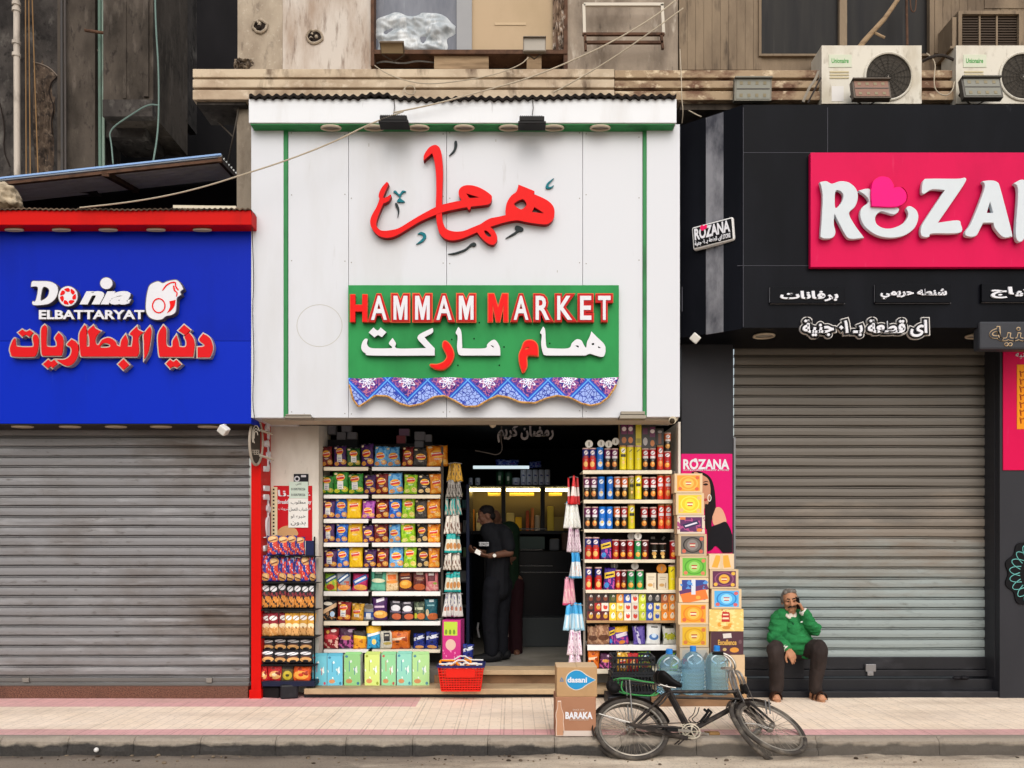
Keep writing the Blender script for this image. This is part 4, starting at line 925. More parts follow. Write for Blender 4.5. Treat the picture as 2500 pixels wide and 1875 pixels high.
# papers on the beige jamb
yj = .324
mp = thing('menu_board', 'red menu sheet with white lettering taped on beige jamb', 'poster', P(710, 1330, yj))
bx(668, 1186, 762, 1320, yj, .005).build('sheet', flat('c21a24', .4), mp)
text('lettering', 'عندنا', (678, 1196, 758, 1212), yj-.004, .003, S_WHT, mp, bold=.02)
text('lettering', 'Breakfast Every Day', (678, 1220, 760, 1233), yj-.004, .003, S_WHT, mp, bold=.02)
text('lettering', 'فول وطعمية ومشروبات', (680, 1238, 758, 1247), yj-.004, .003, S_WHT, mp)
shape('bread_print', [[(676, 1298), (690, 1286), (708, 1284), (724, 1294), (724, 1308), (678, 1308)]], yj-.004, .003, flat('c79a6c', .6), mp)
mz = thing('measuring_strip', 'cream height strip with black marks beside the red menu', 'sign', P(670, 1300, yj))
bx(662, 1189, 677, 1310, yj-.009, .004).build('strip', flat('e0d3b0', .6), mz)
mb = MB()
for k in range(13): bx(666, 1193+k*9, 670, 1197+k*9, yj-.011, .0025, mb)
mb.build('mark', flat('2a2622', .7), mz)
nt1 = thing('job_notice', 'white handwritten job notice with four Arabic lines taped over red menu', 'paper', P(728, 1288, yj))
bx(704, 1217, 752, 1288, yj-.012, .003).build('sheet', M_PAPER, nt1)
for k, s in enumerate(('مطلوب', 'شباب للعمل', 'خبره او', 'بدون')):
    text('lettering', s, (710 if k != 1 else 706, 1222+k*17, 746 if k != 1 else 750, 1232+k*17), yj-.0145, .002, flat('2c2c34', .8), nt1)
nt2 = thing('phone_notice', 'pale green handwritten phone number notice above the white job notice', 'paper', P(728, 1217, yj))
bx(706, 1176, 752, 1216.6, yj-.014, .003).build('sheet', flat('c9d8cc', .8), nt2)
text('lettering', 'كاش', (722, 1178, 736, 1185), yj-.0165, .002, flat('2c2c34', .8), nt2)
for k in range(2): text('lettering', '01000700226', (711, 1191+k*14, 745, 1197+k*14), yj-.0165, .002, flat('2c2c34', .8), nt2)
cd = thing('camera_notice', 'small black sticker with a white ring above the pale green notice', 'sticker', P(735, 1180, yj))
bx(717, 1157, 753, 1184, yj-.003, .003).build('sheet', flat('25242a', .6), cd)
shape('ring_print', [circ(725, 1169, 7, 7), circ(725, 1169, 4, 4)], yj-.006, .002, flat('c6c6cc', .6), cd)
bx(735, 1160, 747, 1165, yj-.006, .002).build('stripe_print', flat('c6c6cc', .6), cd)
# vertical lettering on the side of the red pillar
vs_ = thing('pillar_lettering', 'white Arabic lettering running down the side of the red pillar', 'sign', (X(637, -.01), .16, 1.6))
o = text('lettering', 'دنيا البطاريات', (1250-340, 1300, 1250+340, 1405), 0, .02, S_WHT, vs_, bold=.03)
org = wloc(vs_)
cx0 = X(637, -.01)
s = 2.15/(max(v.co.x for v in o.data.vertices)-min(v.co.x for v in o.data.vertices))
zs = [v.co.z for v in o.data.vertices]; zm = (min(zs)+max(zs))/2; s2 = .22/(max(zs)-min(zs)); xm = sum((min(v.co.x for v in o.data.vertices), max(v.co.x for v in o.data.vertices)))/2
for v in o.data.vertices:
    x, y, z = v.co
    v.co = Vector((cx0+.012-y-org.x*0, .165-(z-zm)*s2, 1.82+(x-xm)*s))-org
    v.co.x = cx0-org.x+.002+(.02 if y+org.y > .01 else 0)
ob = thing('oval_bracket_sign', 'grey oval plate sign on two brackets beside the red pillar top', 'sign', P(645, 1135, -.1))
pts = lambda r: [P(625+16*r*math.cos(t), 1078+57*r*math.sin(t), -.10+.12*math.cos(t)) for t in [i*math.pi/16 for i in range(32)]]
pl_ = MB(); q = pts(.93); pl_.add(q+[p+Vector((0, .03, 0)) for p in q], [tuple(range(32)), tuple(reversed(range(32, 64)))]).build('plate', flat('443e39', .5), ob)
mb = MB(); mb.tube(pts(1), .014, 6, closed=True); mb.build('rim', flat('a2978a', .45), ob, smooth=True)
for q, w in ((P(636, 1050, -.10), P(664, 1060, .05)), (P(634, 1112, -.10), P(668, 1122, .05))): MB().tube([q, w], .013, 6).build('bracket', flat('b3a899', .45), ob)
text('lettering', 'FEEL', (614, 1098, 636, 1110), -.19, .006, flat('857b6f', .45), ob, bold=.02)
mb = MB()
for r, t0 in ((.62, 2.6), (.45, 2.2), (.3, 2.8)): mb.tube([P(625+15*r*math.cos(t0+k*.4), 1066+44*r*math.sin(t0+k*.4), -.19) for k in range(9)], .006, 5)
mb.build('emblem_line', flat('a39a8e', .45), ob)
rk = thing('festive_sign', 'grey Arabic greeting cut from board hanging in the dark shop opening', 'sign', P(1282, 1080, .5))
text('lettering', 'رمضان كريم', (1214, 1036, 1352, 1080), .5, .012, flat('8d8788', .6), rk, bold=.04)
mb = MB(); mb.tube([P(1225, 1020, .5), P(1225, 1045, .5)], .003, 5); mb.tube([P(1335, 1020, .5), P(1335, 1045, .5)], .003, 5); mb.build('string', M_WIRED, rk)
# ---------------------------------------------------------------- goods
ORD = ['', 'first', 'second', 'third', 'fourth', 'fifth', 'sixth', 'seventh', 'eighth', 'ninth']
def pillow(seed, pinch=0.0):
    rnd = random.Random(seed); nu, nv = 9, 13; V = []; F = []
    ph = rnd.uniform(0, 9)
    for side in (-1, 1):
        for j in range(nv+1):
            v = j/nv
            for i in range(nu+1):
                u = i/nu
                t = (math.sin(math.pi*u)**.55 if 0 < u < 1 else 0)*(math.sin(math.pi*min(1, max(0, (v-.05)/.9)))**.45 if .05 < v < .95 else 0)
                t *= 1+.28*mnoise.noise((u*3+ph, v*3.4, side))
                w = 1-.10*math.sin(math.pi*v)-.03*mnoise.noise((v*6, ph, 1))-pinch*max(0, v-.3)
                x = (u-.5)*w; z = v+.018*math.sin(u*17+ph)*(v > .95)-.012*math.cos((u-.5)*3.1)*(v > .9)
                V.append(Vector((x+.015*mnoise.noise((u*4, v*5, ph)), side*.5*t, z)))
    k = (nu+1)*(nv+1)
    for s in (0, 1):
        for j in range(nv):
            for i in range(nu):
                q = [s*k+j*(nu+1)+i, s*k+j*(nu+1)+i+1, s*k+(j+1)*(nu+1)+i+1, s*k+(j+1)*(nu+1)+i]
                F.append(q if s == 0 else q[::-1])
    return V, F
PIL = [pillow(s) for s in range(5)]; PIP = [pillow(20+s, .45) for s in range(3)]
CACHE = {}
def soft(name, x0, x1, yt, yb, y, mat, label, cat, group, thick=.44, pin=False, rz=None, ry=0, w=None, loc=None, h=None):
    var = random.randrange(3 if pin else 5); key = (var, pin, mat.name)
    if key not in CACHE:
        V, F = (PIP if pin else PIL)[var]
        me = bpy.data.meshes.new(name); me.from_pydata([tuple(v) for v in V], [], F); me.materials.append(mat)
        bm = bmesh.new(); bm.from_mesh(me); bmesh.ops.remove_doubles(bm, verts=bm.verts, dist=1e-4); bm.to_mesh(me); bm.free()
        me.polygons.foreach_set('use_smooth', [True]*len(me.polygons)); CACHE[key] = me
    o = bpy.data.objects.new(name, CACHE[key]); COL.objects.link(o)
    W = w or X(x1, y)-X(x0, y); H = h or Z(yt, y)-Z(yb, y)
    o.location = loc or P((x0+x1)/2, yb, y+W*thick*.5); o.scale = (W*1.1, W*thick, H*random.uniform(.96, 1.07))
    o.rotation_euler = (R(random.uniform(-6, -1)), ry+R(random.uniform(-4, 4)), R(random.uniform(-14, 14)) if rz is None else rz)
    return tag(o, label, cat, group)
def lays(key, base, ly=.60, b2=None, panel=False, chips='e59a3a', tint=None, rx=.31):
    ops = []
    if b2: ops += [('n', b2, 5, .54, 0, 1)]
    if tint: ops += [('r', tint, 0, .86, 1, 1)]
    if chips: ops += [('e', chips, .76, .2, .2, .12), ('e', chips, .28, .13, .17, .09), ('e', 'f2c66e', .72, .22, .12, .06)]
    if panel: ops += [('r', 'e9e6e2', .32, .2, .68, .55), ('r', '5a6fae', .38, .36, .62, .39), ('r', '8c8c92', .4, .27, .6, .29)]
    ops += [('e', 'f7b733', .5, ly, rx, .165), ('d', 'f7ead8', .5, ly+.02, rx*.86, .055, 6), ('d', 'd3342c', .5, ly-.035, rx*.84, .05, 6), ('d', 'd3342c', .5, ly+.065, rx*.66, .018, 6), ('e', 'f4dcb0', .2, .88, .1, .05), ('r', 'e8e0d4', .34, ly-.235, .66, ly-.215), ('r', 'e8e0d4', .4, ly-.27, .6, ly-.258), ('n', b2 or base, 24, .6, .02, .3), ('r', 'cfc8bc', .05, .965, .95, 1)]
    return artmat('print_'+key, base, ops, rough=.22, wrinkle=.9)
def other(key, base, ops): return artmat('print_'+key, base, ops, rough=.22, wrinkle=.9)
D = {   # code: (short colour word, material)
 'R': ('dark red', lays('red', '7a1417', b2='5a0d10')), 'B': ('blue', lays('blue', '1450b4', b2='2f7fd6', ly=.64)), 'L': ('light blue', lays('light_blue', '6fb4e6', b2='3d8ad0', ly=.5)),
 'Y': ('yellow', lays('yellow', 'f6c80c', b2='efb800', chips=None, ly=.62)), 'P': ('purple', lays('purple', '45195c', b2='331147', ly=.55)),
 'W': ('panelled purple', lays('purple_panel', '4a2060', panel=True, ly=.7, rx=.26)), 'G': ('green', lays('green', '2f8a2a', b2='1f6b22', panel=True, ly=.72, rx=.27, chips='cfd02e')),
 'D': ('dark green', lays('dark_green', '2c5a24', b2='23481f', panel=True, ly=.66, rx=.27, chips='b9a43c')), 'l': ('lime', lays('lime', '9ccb1e', b2='6faa16', ly=.68, chips='e6dc78')),
 'K': ('black', lays('black', '1c191b', b2='2c282a', chips='e6c48a')), 'k': ('charcoal', lays('charcoal', '37322f', b2='4a443f', ly=.5, chips=None)), 'O': ('orange', lays('orange', 'f0911c', b2='e0740c', ly=.55, chips='f6b84a')),
 'm': ('mauve', lays('mauve', 'b256b4', b2='8a3a92', ly=.42, chips='e8a070')),
 'cg': ('lime green', other('chili_green', '86b830', [('n', 'd8c23c', 4, .5, 0, .6), ('e', 'b33a22', .5, .22, .28, .16), ('d', '1d4f86', .5, .68, .42, .13, 28), ('d', 'e8f0ee', .5, .68, .34, .05, 28)])),
 'cs': ('grey', other('grey_red', '8f949c', [('n', 'b6482e', 3, .5, 0, .5), ('e', 'e09a4c', .5, .18, .4, .14), ('d', '1d4f86', .5, .68, .42, .13, 28), ('d', 'e8f0f4', .5, .68, .34, .05, 28)])),
 'cm': ('magenta', other('magenta', 'b71c5c', [('e', 'e8a44c', .55, .2, .4, .16), ('d', '2b62b4', .5, .62, .44, .16, 28), ('d', 'e9eef6', .5, .63, .36, .06, 28)])),
 'tg': ('teal', other('teal_pack', '4aa287', [('r', '17513a', .24, .6, .76, 1), ('e', 'd6d7b4', .5, .5, .42, .1), ('r', '67b89c', 0, 0, 1, .32), ('r', 'b9d9c8', .3, .84, .7, .94)])),
 'to': ('cream', other('cream_pack', 'e6c99c', [('r', 'e6742c', .2, .55, .8, .8), ('r', 'efe2cc', .25, .84, .75, .96), ('e', 'e8933c', .5, .45, .4, .09), ('n', 'c9a26a', 6, .56, 0, .35)])),
 'bo': ('brown', other('brown_pack', '55190f', [('e', 'e59a2a', .5, .35, .42, .22), ('e', 'f2bc4e', .45, .4, .25, .1), ('r', 'c8683a', .2, .8, .8, .97), ('r', 'e6cfb8', .2, .66, .8, .7)])),
 'br': ('maroon', other('maroon_pack', '5a120f', [('e', 'c8602a', .5, .2, .42, .16), ('r', 'e9ddd2', .25, .82, .75, .95), ('r', 'c98a68', .2, .62, .8, .66), ('r', 'd8a488', .28, .54, .72, .57)])),
 'pk': ('pink', other('pink_pack', 'd8787c', [('r', '5e1420', .2, .5, .75, .96), ('r', 'f0e4e0', .28, .8, .66, .94), ('e', '8fae3e', .72, .38, .14, .06), ('n', 'e8a6a0', 5, .5, 0, .34)])),
 'k1': ('black nut', other('black_nut', '17151a', [('n', 'a8794e', 5, .52, .05, .45), ('d', 'd9b48c', .5, .55, .5, .09, 24), ('e', 'e0d9cc', .4, .78, .3, .08), ('e', 'b9d2ee', .72, .3, .14, .13)])),
 'r2': ('red panelled', lays('red_panel', '8a1a1e', panel=True, ly=.68, rx=.27)), 'y2': ('mustard', lays('mustard', 'dca62a', b2='b0801a', panel=True, ly=.52, rx=.3)),
 'bw': ('silver blue', other('silver_blue', '8a8f98', [('r', '274f9a', 0, .2, 1, .5), ('r', 'e9e9ec', .3, .1, .7, .44), ('e', '6a5f52', .5, .8, .4, .14)])),
 'pu': ('violet', other('violet_chip', '3d1552', [('e', 'e0a24a', .55, .26, .42, .16), ('e', 'f0c678', .45, .3, .28, .07), ('d', 'eee4f0', .55, .86, .24, .07, 12), ('r', 'd0b4cc', .2, .54, .8, .62)])),
 'kw': ('black and white', other('black_white', '201c26', [('e', 'dfdce0', .5, .6, .34, .16), ('r', 'b9b2ba', .25, .86, .75, .95), ('e', 'c8623c', .62, .2, .36, .15), ('d', '6b5f78', .5, .43, .4, .04, 0)])),
 'gg': ('grey green', other('grey_green', '3f4a3a', [('r', 'c9ccb0', .15, .55, .85, .68), ('e', 'c2c433', .2, .25, .16, .14), ('e', 'd6783c', .65, .22, .34, .16), ('n', '6d7a60', 4, .55, .4, 1)])),
 'te': ('dark teal', other('dark_teal', '0e5a68', [('e', 'cc6a36', .6, .18, .4, .16), ('r', 'dbe8ea', .35, .84, .68, .95), ('r', '7fb9c0', .2, .66, .7, .72), ('e', 'd8c7a0', .2, .36, .1, .16)])),
 'rp': ('crimson', other('crimson', '8c1522', [('n', 'e7b5a4', 4, .52, .02, .55), ('e', 'd8414a', .5, .55, .4, .12), ('e', 'efdad6', .68, .84, .16, .07), ('e', 'c9a040', .35, .78, .1, .08)])),
 'pp': ('plum', other('plum', '4a1440', [('n', 'c85aa0', 5, .5, .02, .6), ('e', 'e6a44c', .45, .5, .26, .1), ('e', 'dcb8d4', .7, .82, .18, .07)])),
 'ko': ('black and orange', other('black_orange', '241a16', [('r', 'e59a20', 0, 0, 1, .62), ('n', 'b8681c', 4, .55, 0, .5), ('d', 'f4c12c', .5, .6, .45, .07, -8)])),
 'by': ('cyan', other('cyan', '2f97c8', [('r', 'eab228', 0, .66, 1, 1), ('d', 'f0f0f2', .5, .62, .4, .05, 8), ('n', '17618e', 5, .56, 0, .5), ('e', 'f0d070', .5, .3, .14, .12)])),
 'wk': ('white', other('white_black', 'd8d2c4', [('r', '282428', .28, .42, .72, .88), ('e', 'c8b060', .55, .3, .3, .08), ('r', 'c9c0ae', .36, .7, .64, .78)])),
 'or': ('bright orange', other('bright_orange', 'e0701c', [('d', 'f0d2b0', .45, .56, .36, .06, 6), ('n', 'a8400e', 3, .56, 0, 1), ('e', '5a2a14', .35, .4, .12, .06)])),
 'bl': ('navy', other('navy', '122a86', [('d', 'e2e6f0', .5, .68, .42, .1, 14), ('e', 'e0a05a', .55, .12, .34, .1), ('n', '0a1650', 4, .55, .3, 1)])),
 'bn': ('brown paper', other('brown_paper', '8a5f44', [('n', 'b48a68', 4, .5, 0, 1), ('e', '5b3520', .5, .35, .36, .14)])),
 'vp': ('violet candy', other('violet_candy', '3a1a7a', [('n', 'c24a9c', 4, .52, 0, .5), ('d', 'e8c032', .5, .66, .42, .13, 8), ('d', '3b2014', .5, .66, .32, .04, 8), ('e', '3f8fd6', .3, .2, .2, .12)])),
 'yp': ('yellow topped violet', other('yellow_violet', '5b2c90', [('r', 'edb51c', 0, .66, 1, 1), ('d', 'f2e2ec', .5, .52, .36, .1, 10), ('n', 'c2408c', 4, .52, 0, .4), ('e', 'e88a2c', .5, .14, .2, .1)])),
 'li': ('lilac', other('lilac', '6a55b0', [('d', 'd8d0ec', .4, .5, .1, .5, 14), ('n', '4a3690', 4, .55, 0, 1)])),
 'ws': ('white', other('white_salt', 'e2e2e0', [('e', '4f7ec0', .5, .36, .3, .14), ('e', 'cfe2f4', .5, .42, .16, .1), ('r', '4a4a48', .3, .78, .72, .84)])),
 'wl': ('white and lime', other('white_lime', 'd9d6cc', [('n', '9aa822', 6, .48, .25, .62), ('e', 'c8c632', .5, .42, .3, .14), ('r', '3c3a30', .2, .84, .8, 1)])),
 'rb': ('red', other('red_bag', 'c41a1e', [('e', 'f0b06a', .55, .4, .32, .24), ('e', 'f6e2b0', .5, .42, .14, .1), ('n', '8a0e12', 3, .56, 0, 1)])),
 'ob': ('orange', other('orange_bag', 'd8541a', [('e', 'f0a040', .5, .4, .36, .26), ('n', '9a2c0c', 3, .55, .4, 1), ('e', 'c8361c', .5, .42, .12, .1)])),
 'ol': ('olive', other('olive_bag', '5c4a20', [('e', 'c8b22c', .5, .35, .34, .26), ('r', '2a2118', 0, .7, 1, 1), ('e', '403a14', .5, .35, .14, .08)])),
 'bt': ('blue', other('blue_toast', '26348f', [('n', 'd8402c', 3, .46, .05, .68), ('n', 'e9c9be', 7, .6, .05, .6), ('e', 'e0a060', .5, .8, .42, .17), ('e', 'f0c890', .45, .83, .28, .1), ('d', '7a4424', .5, .74, .3, .03, 10)])),
 'b2': ('blue', other('blue_toast_low', '26348f', [('n', 'd23a2a', 3, .48, .3, .95), ('n', 'b9c6ea', 6, .6, .3, 1), ('e', 'd89a58', .5, .17, .42, .15), ('e', 'ecc084', .44, .2, .26, .09), ('d', '6a3a1c', .5, .13, .3, .025, -8)])),
 'kb': ('black', other('black_stick', '19161a', [('e', 'e8e6ea', .5, .76, .34, .11), ('d', '1c1a1c', .5, .76, .26, .018, 18), ('n', '8a2a36', 4, .5, .46, .62), ('n', 'd88a3a', 3.2, .43, .05, .46), ('n', 'f0b468', 8, .6, .08, .42)])),
 'rc': ('red topped', other('red_stick', '8e1f2c', [('r', 'c98a48', 0, 0, 1, .5), ('e', 'ecd6b0', .5, .44, .4, .1), ('e', 'eeeae6', .5, .76, .36, .1), ('d', '5a2a2a', .5, .76, .27, .018, 18), ('n', 'e2b070', 4, .52, 0, .4)])),
 'yc': ('yellow topped', other('yellow_stick', 'd39a34', [('r', 'd6a060', 0, 0, 1, .5), ('e', 'f0dcb4', .5, .44, .4, .1), ('e', 'eeeae6', .5, .76, .36, .1), ('d', '5a2a2a', .5, .76, .27, .018, 18), ('n', '9a6a34', 4, .56, 0, .4)])),
 'kc': ('black croissant', other('black_croissant', '18151a', [('e', 'e0a868', .5, .3, .38, .17), ('e', '18151a', .5, .2, .2, .1), ('e', 'e9e6ea', .5, .72, .36, .1), ('d', '18151a', .5, .72, .27, .018, 16), ('r', '6b3a2c', .2, .48, .8, .54)])),
}
def canmat(key, base, up, band, chip, lo=None, oval='eadfe2'):
    ops = [('r', up, 0, .55, 1, .93)] if up else []
    if lo: ops += [('r', lo, 0, 0, 1, .5)]
    ops += [('e', oval, .5, .78, .3, .1)]
    if band: ops += [('r', band, .16, .52, .84, .64)]
    ops += [('r', 'c9c2be', .3, .44, .7, .455), ('r', 'c9c2be', .38, .41, .64, .42), ('d', '2a2222', .5, .785, .2, .018, 14)]
    if chip: ops += [('e', chip, .46, .25, .32, .13), ('e', 'f4c069', .52, .3, .18, .06)]
    return artmat('can_'+key, base, ops, rough=.3)
K = {
 'p': ('purple', canmat('purple', '1a1418', '6a1550', 'd8d2d6', 'c87838')), 'b': ('blue', canmat('blue', '1667c0', None, None, 'cdd8e4', oval='e6eaf2')),
 'o': ('orange', canmat('orange', '1a1514', 'c85f26', 'e0d8d2', 'c88a34')), 'r': ('red', canmat('red', '1a1315', 'a81a24', 'ded6d4', 'd8822c')),
 'y': ('yellow', canmat('yellow', 'e6d21c', None, '39362a', 'd9c838', oval='efe6d8')), 'Y': ('plain yellow', canmat('plain_yellow', 'e6d41e', None, None, None, oval='e4d222')), 'v': ('olive', canmat('olive', '8f8420', None, '2f2c1c', '8c7a24', oval='b9a888')),
 's': ('scarlet', canmat('scarlet', 'd8361e', None, 'dcd6da', 'f08c3a', oval='efe6e6')), 'c': ('blue and red', canmat('blue_red', 'c41c1a', '26307e', 'b03a2c', 'eab467')),
 'q': ('red', canmat('red_wafer', 'a8121a', None, None, 'e8962c')), 'Q': ('maroon', canmat('maroon_wafer', '5a1018', None, None, 'e8962c')), 'g': ('green', canmat('green_wafer', '22874c', None, None, 'e6a23a')), 'j': ('black glass', artmat('can_black', '17130f', [('e', 'd0a05a', .45, .35, .28, .13), ('r', 'd9d2c8', .2, .5, .8, .55), ('e', 'e8c67c', .5, .15, .2, .1)], rough=.15)),
}
def can(x0, x1, yt, yb, y, code, label, group='snack tubes on the tube rack', cat='snack tube'):
    key = ('can', code)
    if key not in CACHE:
        mb = MB(); mb.lathe([(.47, 0), (.5, .01), (.5, .93), (.47, .94)], (0, 0, 0), 18, 0); mb.lathe([(.5, .94), (.52, .945), (.52, .985), (.48, 1)], (0, 0, 0), 18, 1)
        t = mb.build('snack_tube', [K[code][1], flat('b98a5a' if code in 'ys' else 'c9a9a0' if code != 'b' else '2a78cc', .35)], None, smooth=True)
        CACHE[key] = t.data; bpy.data.objects.remove(t)
    o = bpy.data.objects.new('snack_tube', CACHE[key]); COL.objects.link(o)
    W = X(x1, y)-X(x0, y); o.location = P((x0+x1)/2, yb, y+W*.5); o.scale = (W, W, Z(yt, y)-Z(yb, y)); o.rotation_euler = (0, 0, R(random.uniform(-8, 8)))
    return tag(o, label, cat, group)
def carton(name, x0, x1, yt, yb, y, d, mat, side, label, cat, group=None, rz=0, parent=None, lid=False):
    """printed box: artwork on the face towards the street, plain board elsewhere"""
    mb = MB(); xa_, xb_, za, zb_ = X(x0, y), X(x1, y), Z(yb, y), Z(yt, y)
    mb.box(xa_, xb_, y, y+d, za, zb_, 1, front=0)
    o = mb.build(name, [mat, side], None, origin=((xa_+xb_)/2, y+d/2, za)); o.rotation_euler.z = rz
    return tag(o, label, cat, group)
def row_labels(items, shelf, noun, words):
    """name each piece by its colour and by what stands on both sides of it"""
    out = []
    for i, c in enumerate(items):
        w = words(c); L = words(items[i-1]) if i else None; Rr = words(items[i+1]) if i < len(items)-1 else None
        if L is None: s = f'{w} {noun} at left end beside {Rr} one, {shelf}'
        elif Rr is None: s = f'{w} {noun} at right end beside {L} one, {shelf}'
        else: s = f'{w} {noun} between {L} and {Rr} ones, {shelf}'
        out.append(s)
    return out

# --- crisp rack, left of the door
YS = .50
cr = thing('crisp_rack', 'tall white shelf rack packed with coloured crisp bags left of the doorway', 'shelf rack', P(930, 1680, .7))
mb = MB(); bx(787, 1085, 1078, 1690, .86, .02, mb); mb.build('back_panel', flat('3a3633', .7), cr)
for px in (784, 903, 1077): bx(px, 1090, px+5, 1690, .52 if px != 903 else .66, .05).build('upright', flat('4a443f', .5), cr)
LIPS = [(1140, 1149), (1208, 1217), (1267, 1277), (1325, 1335), (1387, 1396), (1444, 1455), (1517, 1527), (1586, 1594)]
for a, c in LIPS:
    for x0, x1 in ((790, 899), (908, 1075)):
        mb = MB(); bx(x0, a, x1, c, .47, .012, mb); mb.box(X(x0, .47), X(x1, .47), .482, .86, Z(a, .47)-.012, Z(a, .47)-.002)
        mb.build('shelf', M_SHELFC if (a, x0) in ((1140, 790), (1208, 908), (1517, 790), (1586, 908)) else M_SHELF, cr, bevel=.003)
CR = [
 (1139, [(785, 812, 1090, 'R'), (815, 846, 1090, 'W'), (848, 880, 1092, 'D'), (881, 913, 1082, 'P'), (913, 944, 1090, 'L'), (945, 978, 1089, 'L'), (980, 1008, 1091, 'R'), (1008, 1044, 1093, 'k'), (1044, 1094, 1088, 'O')]),
 (1206, [(782, 814, 1160, 'G'), (814, 850, 1154, 'G'), (850, 888, 1157, 'G'), (888, 917, 1157, 'P'), (917, 948, 1158, 'R'), (948, 985, 1156, 'L'), (986, 1018, 1157, 'l'), (1019, 1051, 1159, 'K'), (1051, 1083, 1157, 'O')]),
 (1266, [(786, 817, 1220, 'W'), (817, 847, 1219, 'B'), (847, 882, 1216, 'Y'), (883, 914, 1224, 'm'), (917, 950, 1218, 'R'), (950, 980, 1219, 'B'), (981, 1012, 1217, 'l'), (1013, 1043, 1217, 'k'), (1043, 1077, 1216, 'O')]),
 (1325, [(789, 818, 1280, 'W'), (818, 848, 1278, 'B'), (849, 886, 1277, 'Y'), (886, 914, 1280, 'P'), (914, 948, 1277, 'R'), (949, 978, 1279, 'L'), (979, 1016, 1276, 'l'), (1017, 1044, 1279, 'K'), (1043, 1074, 1277, 'O')]),
 (1386, [(789, 823, 1341, 'W'), (823, 852, 1338, 'B'), (852, 886, 1337, 'Y'), (887, 917, 1339, 'P'), (918, 948, 1337, 'R'), (950, 985, 1333, 'L'), (985, 1016, 1337, 'l'), (1017, 1047, 1338, 'K'), (1047, 1073, 1339, 'O')]),
 (1443, [(791, 823, 1398, 'cg'), (824, 857, 1399, 'cs'), (860, 896, 1398, 'cm'), (905, 941, 1396, 'tg'), (943, 974, 1396, 'to'), (975, 1008, 1396, 'bo'), (1008, 1039, 1396, 'br'), (1040, 1071, 1396, 'pk')]),
 (1515, [(786, 820, 1462, 'k1'), (822, 856, 1467, 'r2'), (856, 888, 1472, 'y2'), (887, 913, 1472, 'bw'), (910, 946, 1458, 'pu'), (949, 979, 1468, 'kw'), (980, 1010, 1470, 'kw'), (1011, 1038, 1468, 'gg'), (1038, 1069, 1460, 'te')]),
 (1584, [(788, 827, 1530, 'rp'), (826, 866, 1532, 'pp'), (864, 898, 1535, 'ko'), (897, 931, 1530, 'by'), (929, 960, 1538, 'wk'), (956, 1001, 1539, 'or'), (1009, 1037, 1545, 'bl'), (1037, 1069, 1543, 'bl')]),
]
for k, (yb, its) in enumerate(CR):
    labs = row_labels([i[3] for i in its], f'{ORD[k+1]} crisp shelf' if k < 7 else 'lowest crisp shelf', 'crisp bag', lambda c: D[c][0])
    for (x0, x1, yt, c), lab in zip(its, labs):
        soft('crisp_bag', x0, x1, yt, yb, YS+random.uniform(-.012, .02), D[c][1], lab, 'crisp bag', 'crisp bags on the crisp rack')
        if x1-x0 < 36 and k < 7:                        # the next bag of the same kind stands behind it
            q = soft('crisp_bag', x0, x1, yt+2, yb, YS+.15, D[c][1], 'second '+lab.replace('crisp bag', 'bag behind the first', 1).replace(' ones', '').replace(' one,', ','), 'crisp bag', 'crisp bags on the crisp rack') if random.random() < 0 else None
GREYB = grunge('grey_wrapped_box', '77757a', [('55545a', 8, (1, 1, 1), .45, .7, .6)], rough=.6)
for i, (x0, y0, x1, y1, w) in enumerate(((800, 1036, 819, 1059, 'tall one at the left wall'), (834, 1034, 856, 1053, 'upper one of the pair by the left wall'), (822, 1055, 844, 1073, 'lower left one under the gap'), (848, 1055, 870, 1072, 'lower right one of the row'), (1012, 1054, 1037, 1075, 'largest one, right of the pink box'), (1012, 1077, 1034, 1092, 'one underneath the largest grey box'), (1038, 1061, 1053, 1078, 'small one at the right end'))):
    carton('small_box', x0, x1, y0, y1 if y1 not in (1059, 1053) else y1+1, .72, .1, GREYB, GREYB, f'small grey box above the crisp bags, {w}', 'box', 'grey boxes above the crisp rack')
carton('small_box', 974, 999, 1047, 1063, .72, .1, flat('7a5f74', .6), GREYB, 'small mauve box on top of the pile above the crisp bags', 'box')
carton('small_box', 968, 990, 1063, 1082, .74, .1, flat('8a4a50', .6), GREYB, 'small pink box below the mauve box above the crisp bags', 'box')
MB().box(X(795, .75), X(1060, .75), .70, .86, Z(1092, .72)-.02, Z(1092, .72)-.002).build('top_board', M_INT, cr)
for q in ((800, 1073.5, 872, 1092), (966, 1082.5, 1010, 1092), (1036, 1078.5, 1055, 1092)): bx(*q, .73, .1).build('box_stand', M_INT, cr)

# --- tube rack, right of the door
YT = .10
tr = thing('tube_rack', 'tall cream shelf rack packed with snack tubes and boxes right of the doorway', 'shelf rack', P(1535, 1690, .5))
bx(1430, 1150, 1655, 1690, .46, .02).build('back_panel', flat('2e2a2a', .7), tr)
for px in (1424, 1645): bx(px, 1150, px+5, 1690, .14, .04).build('upright', flat('8b8178', .5), tr)
TL = [(1148, 1157, 1423, 1641), (1220, 1229, 1425, 1642), (1292, 1300, 1426, 1645), (1366, 1374, 1427, 1648), (1440, 1448, 1430, 1650), (1515, 1521, 1432, 1652), (1575, 1588, 1434, 1656), (1634, 1645, 1436, 1656)]
for i, (a, c, x0, x1) in enumerate(TL):
    mb = MB(); bx(x0, a, x1, c, YT-.03, .012, mb); mb.box(X(x0, YT-.03), X(x1, YT-.03), YT-.018, .46, Z(a, YT-.03)-.012, Z(a, YT-.03)-.002)
    mb.build('shelf', M_SHELF if i == 6 else M_CARD if i == 5 else M_SHELFC, tr, bevel=.003)
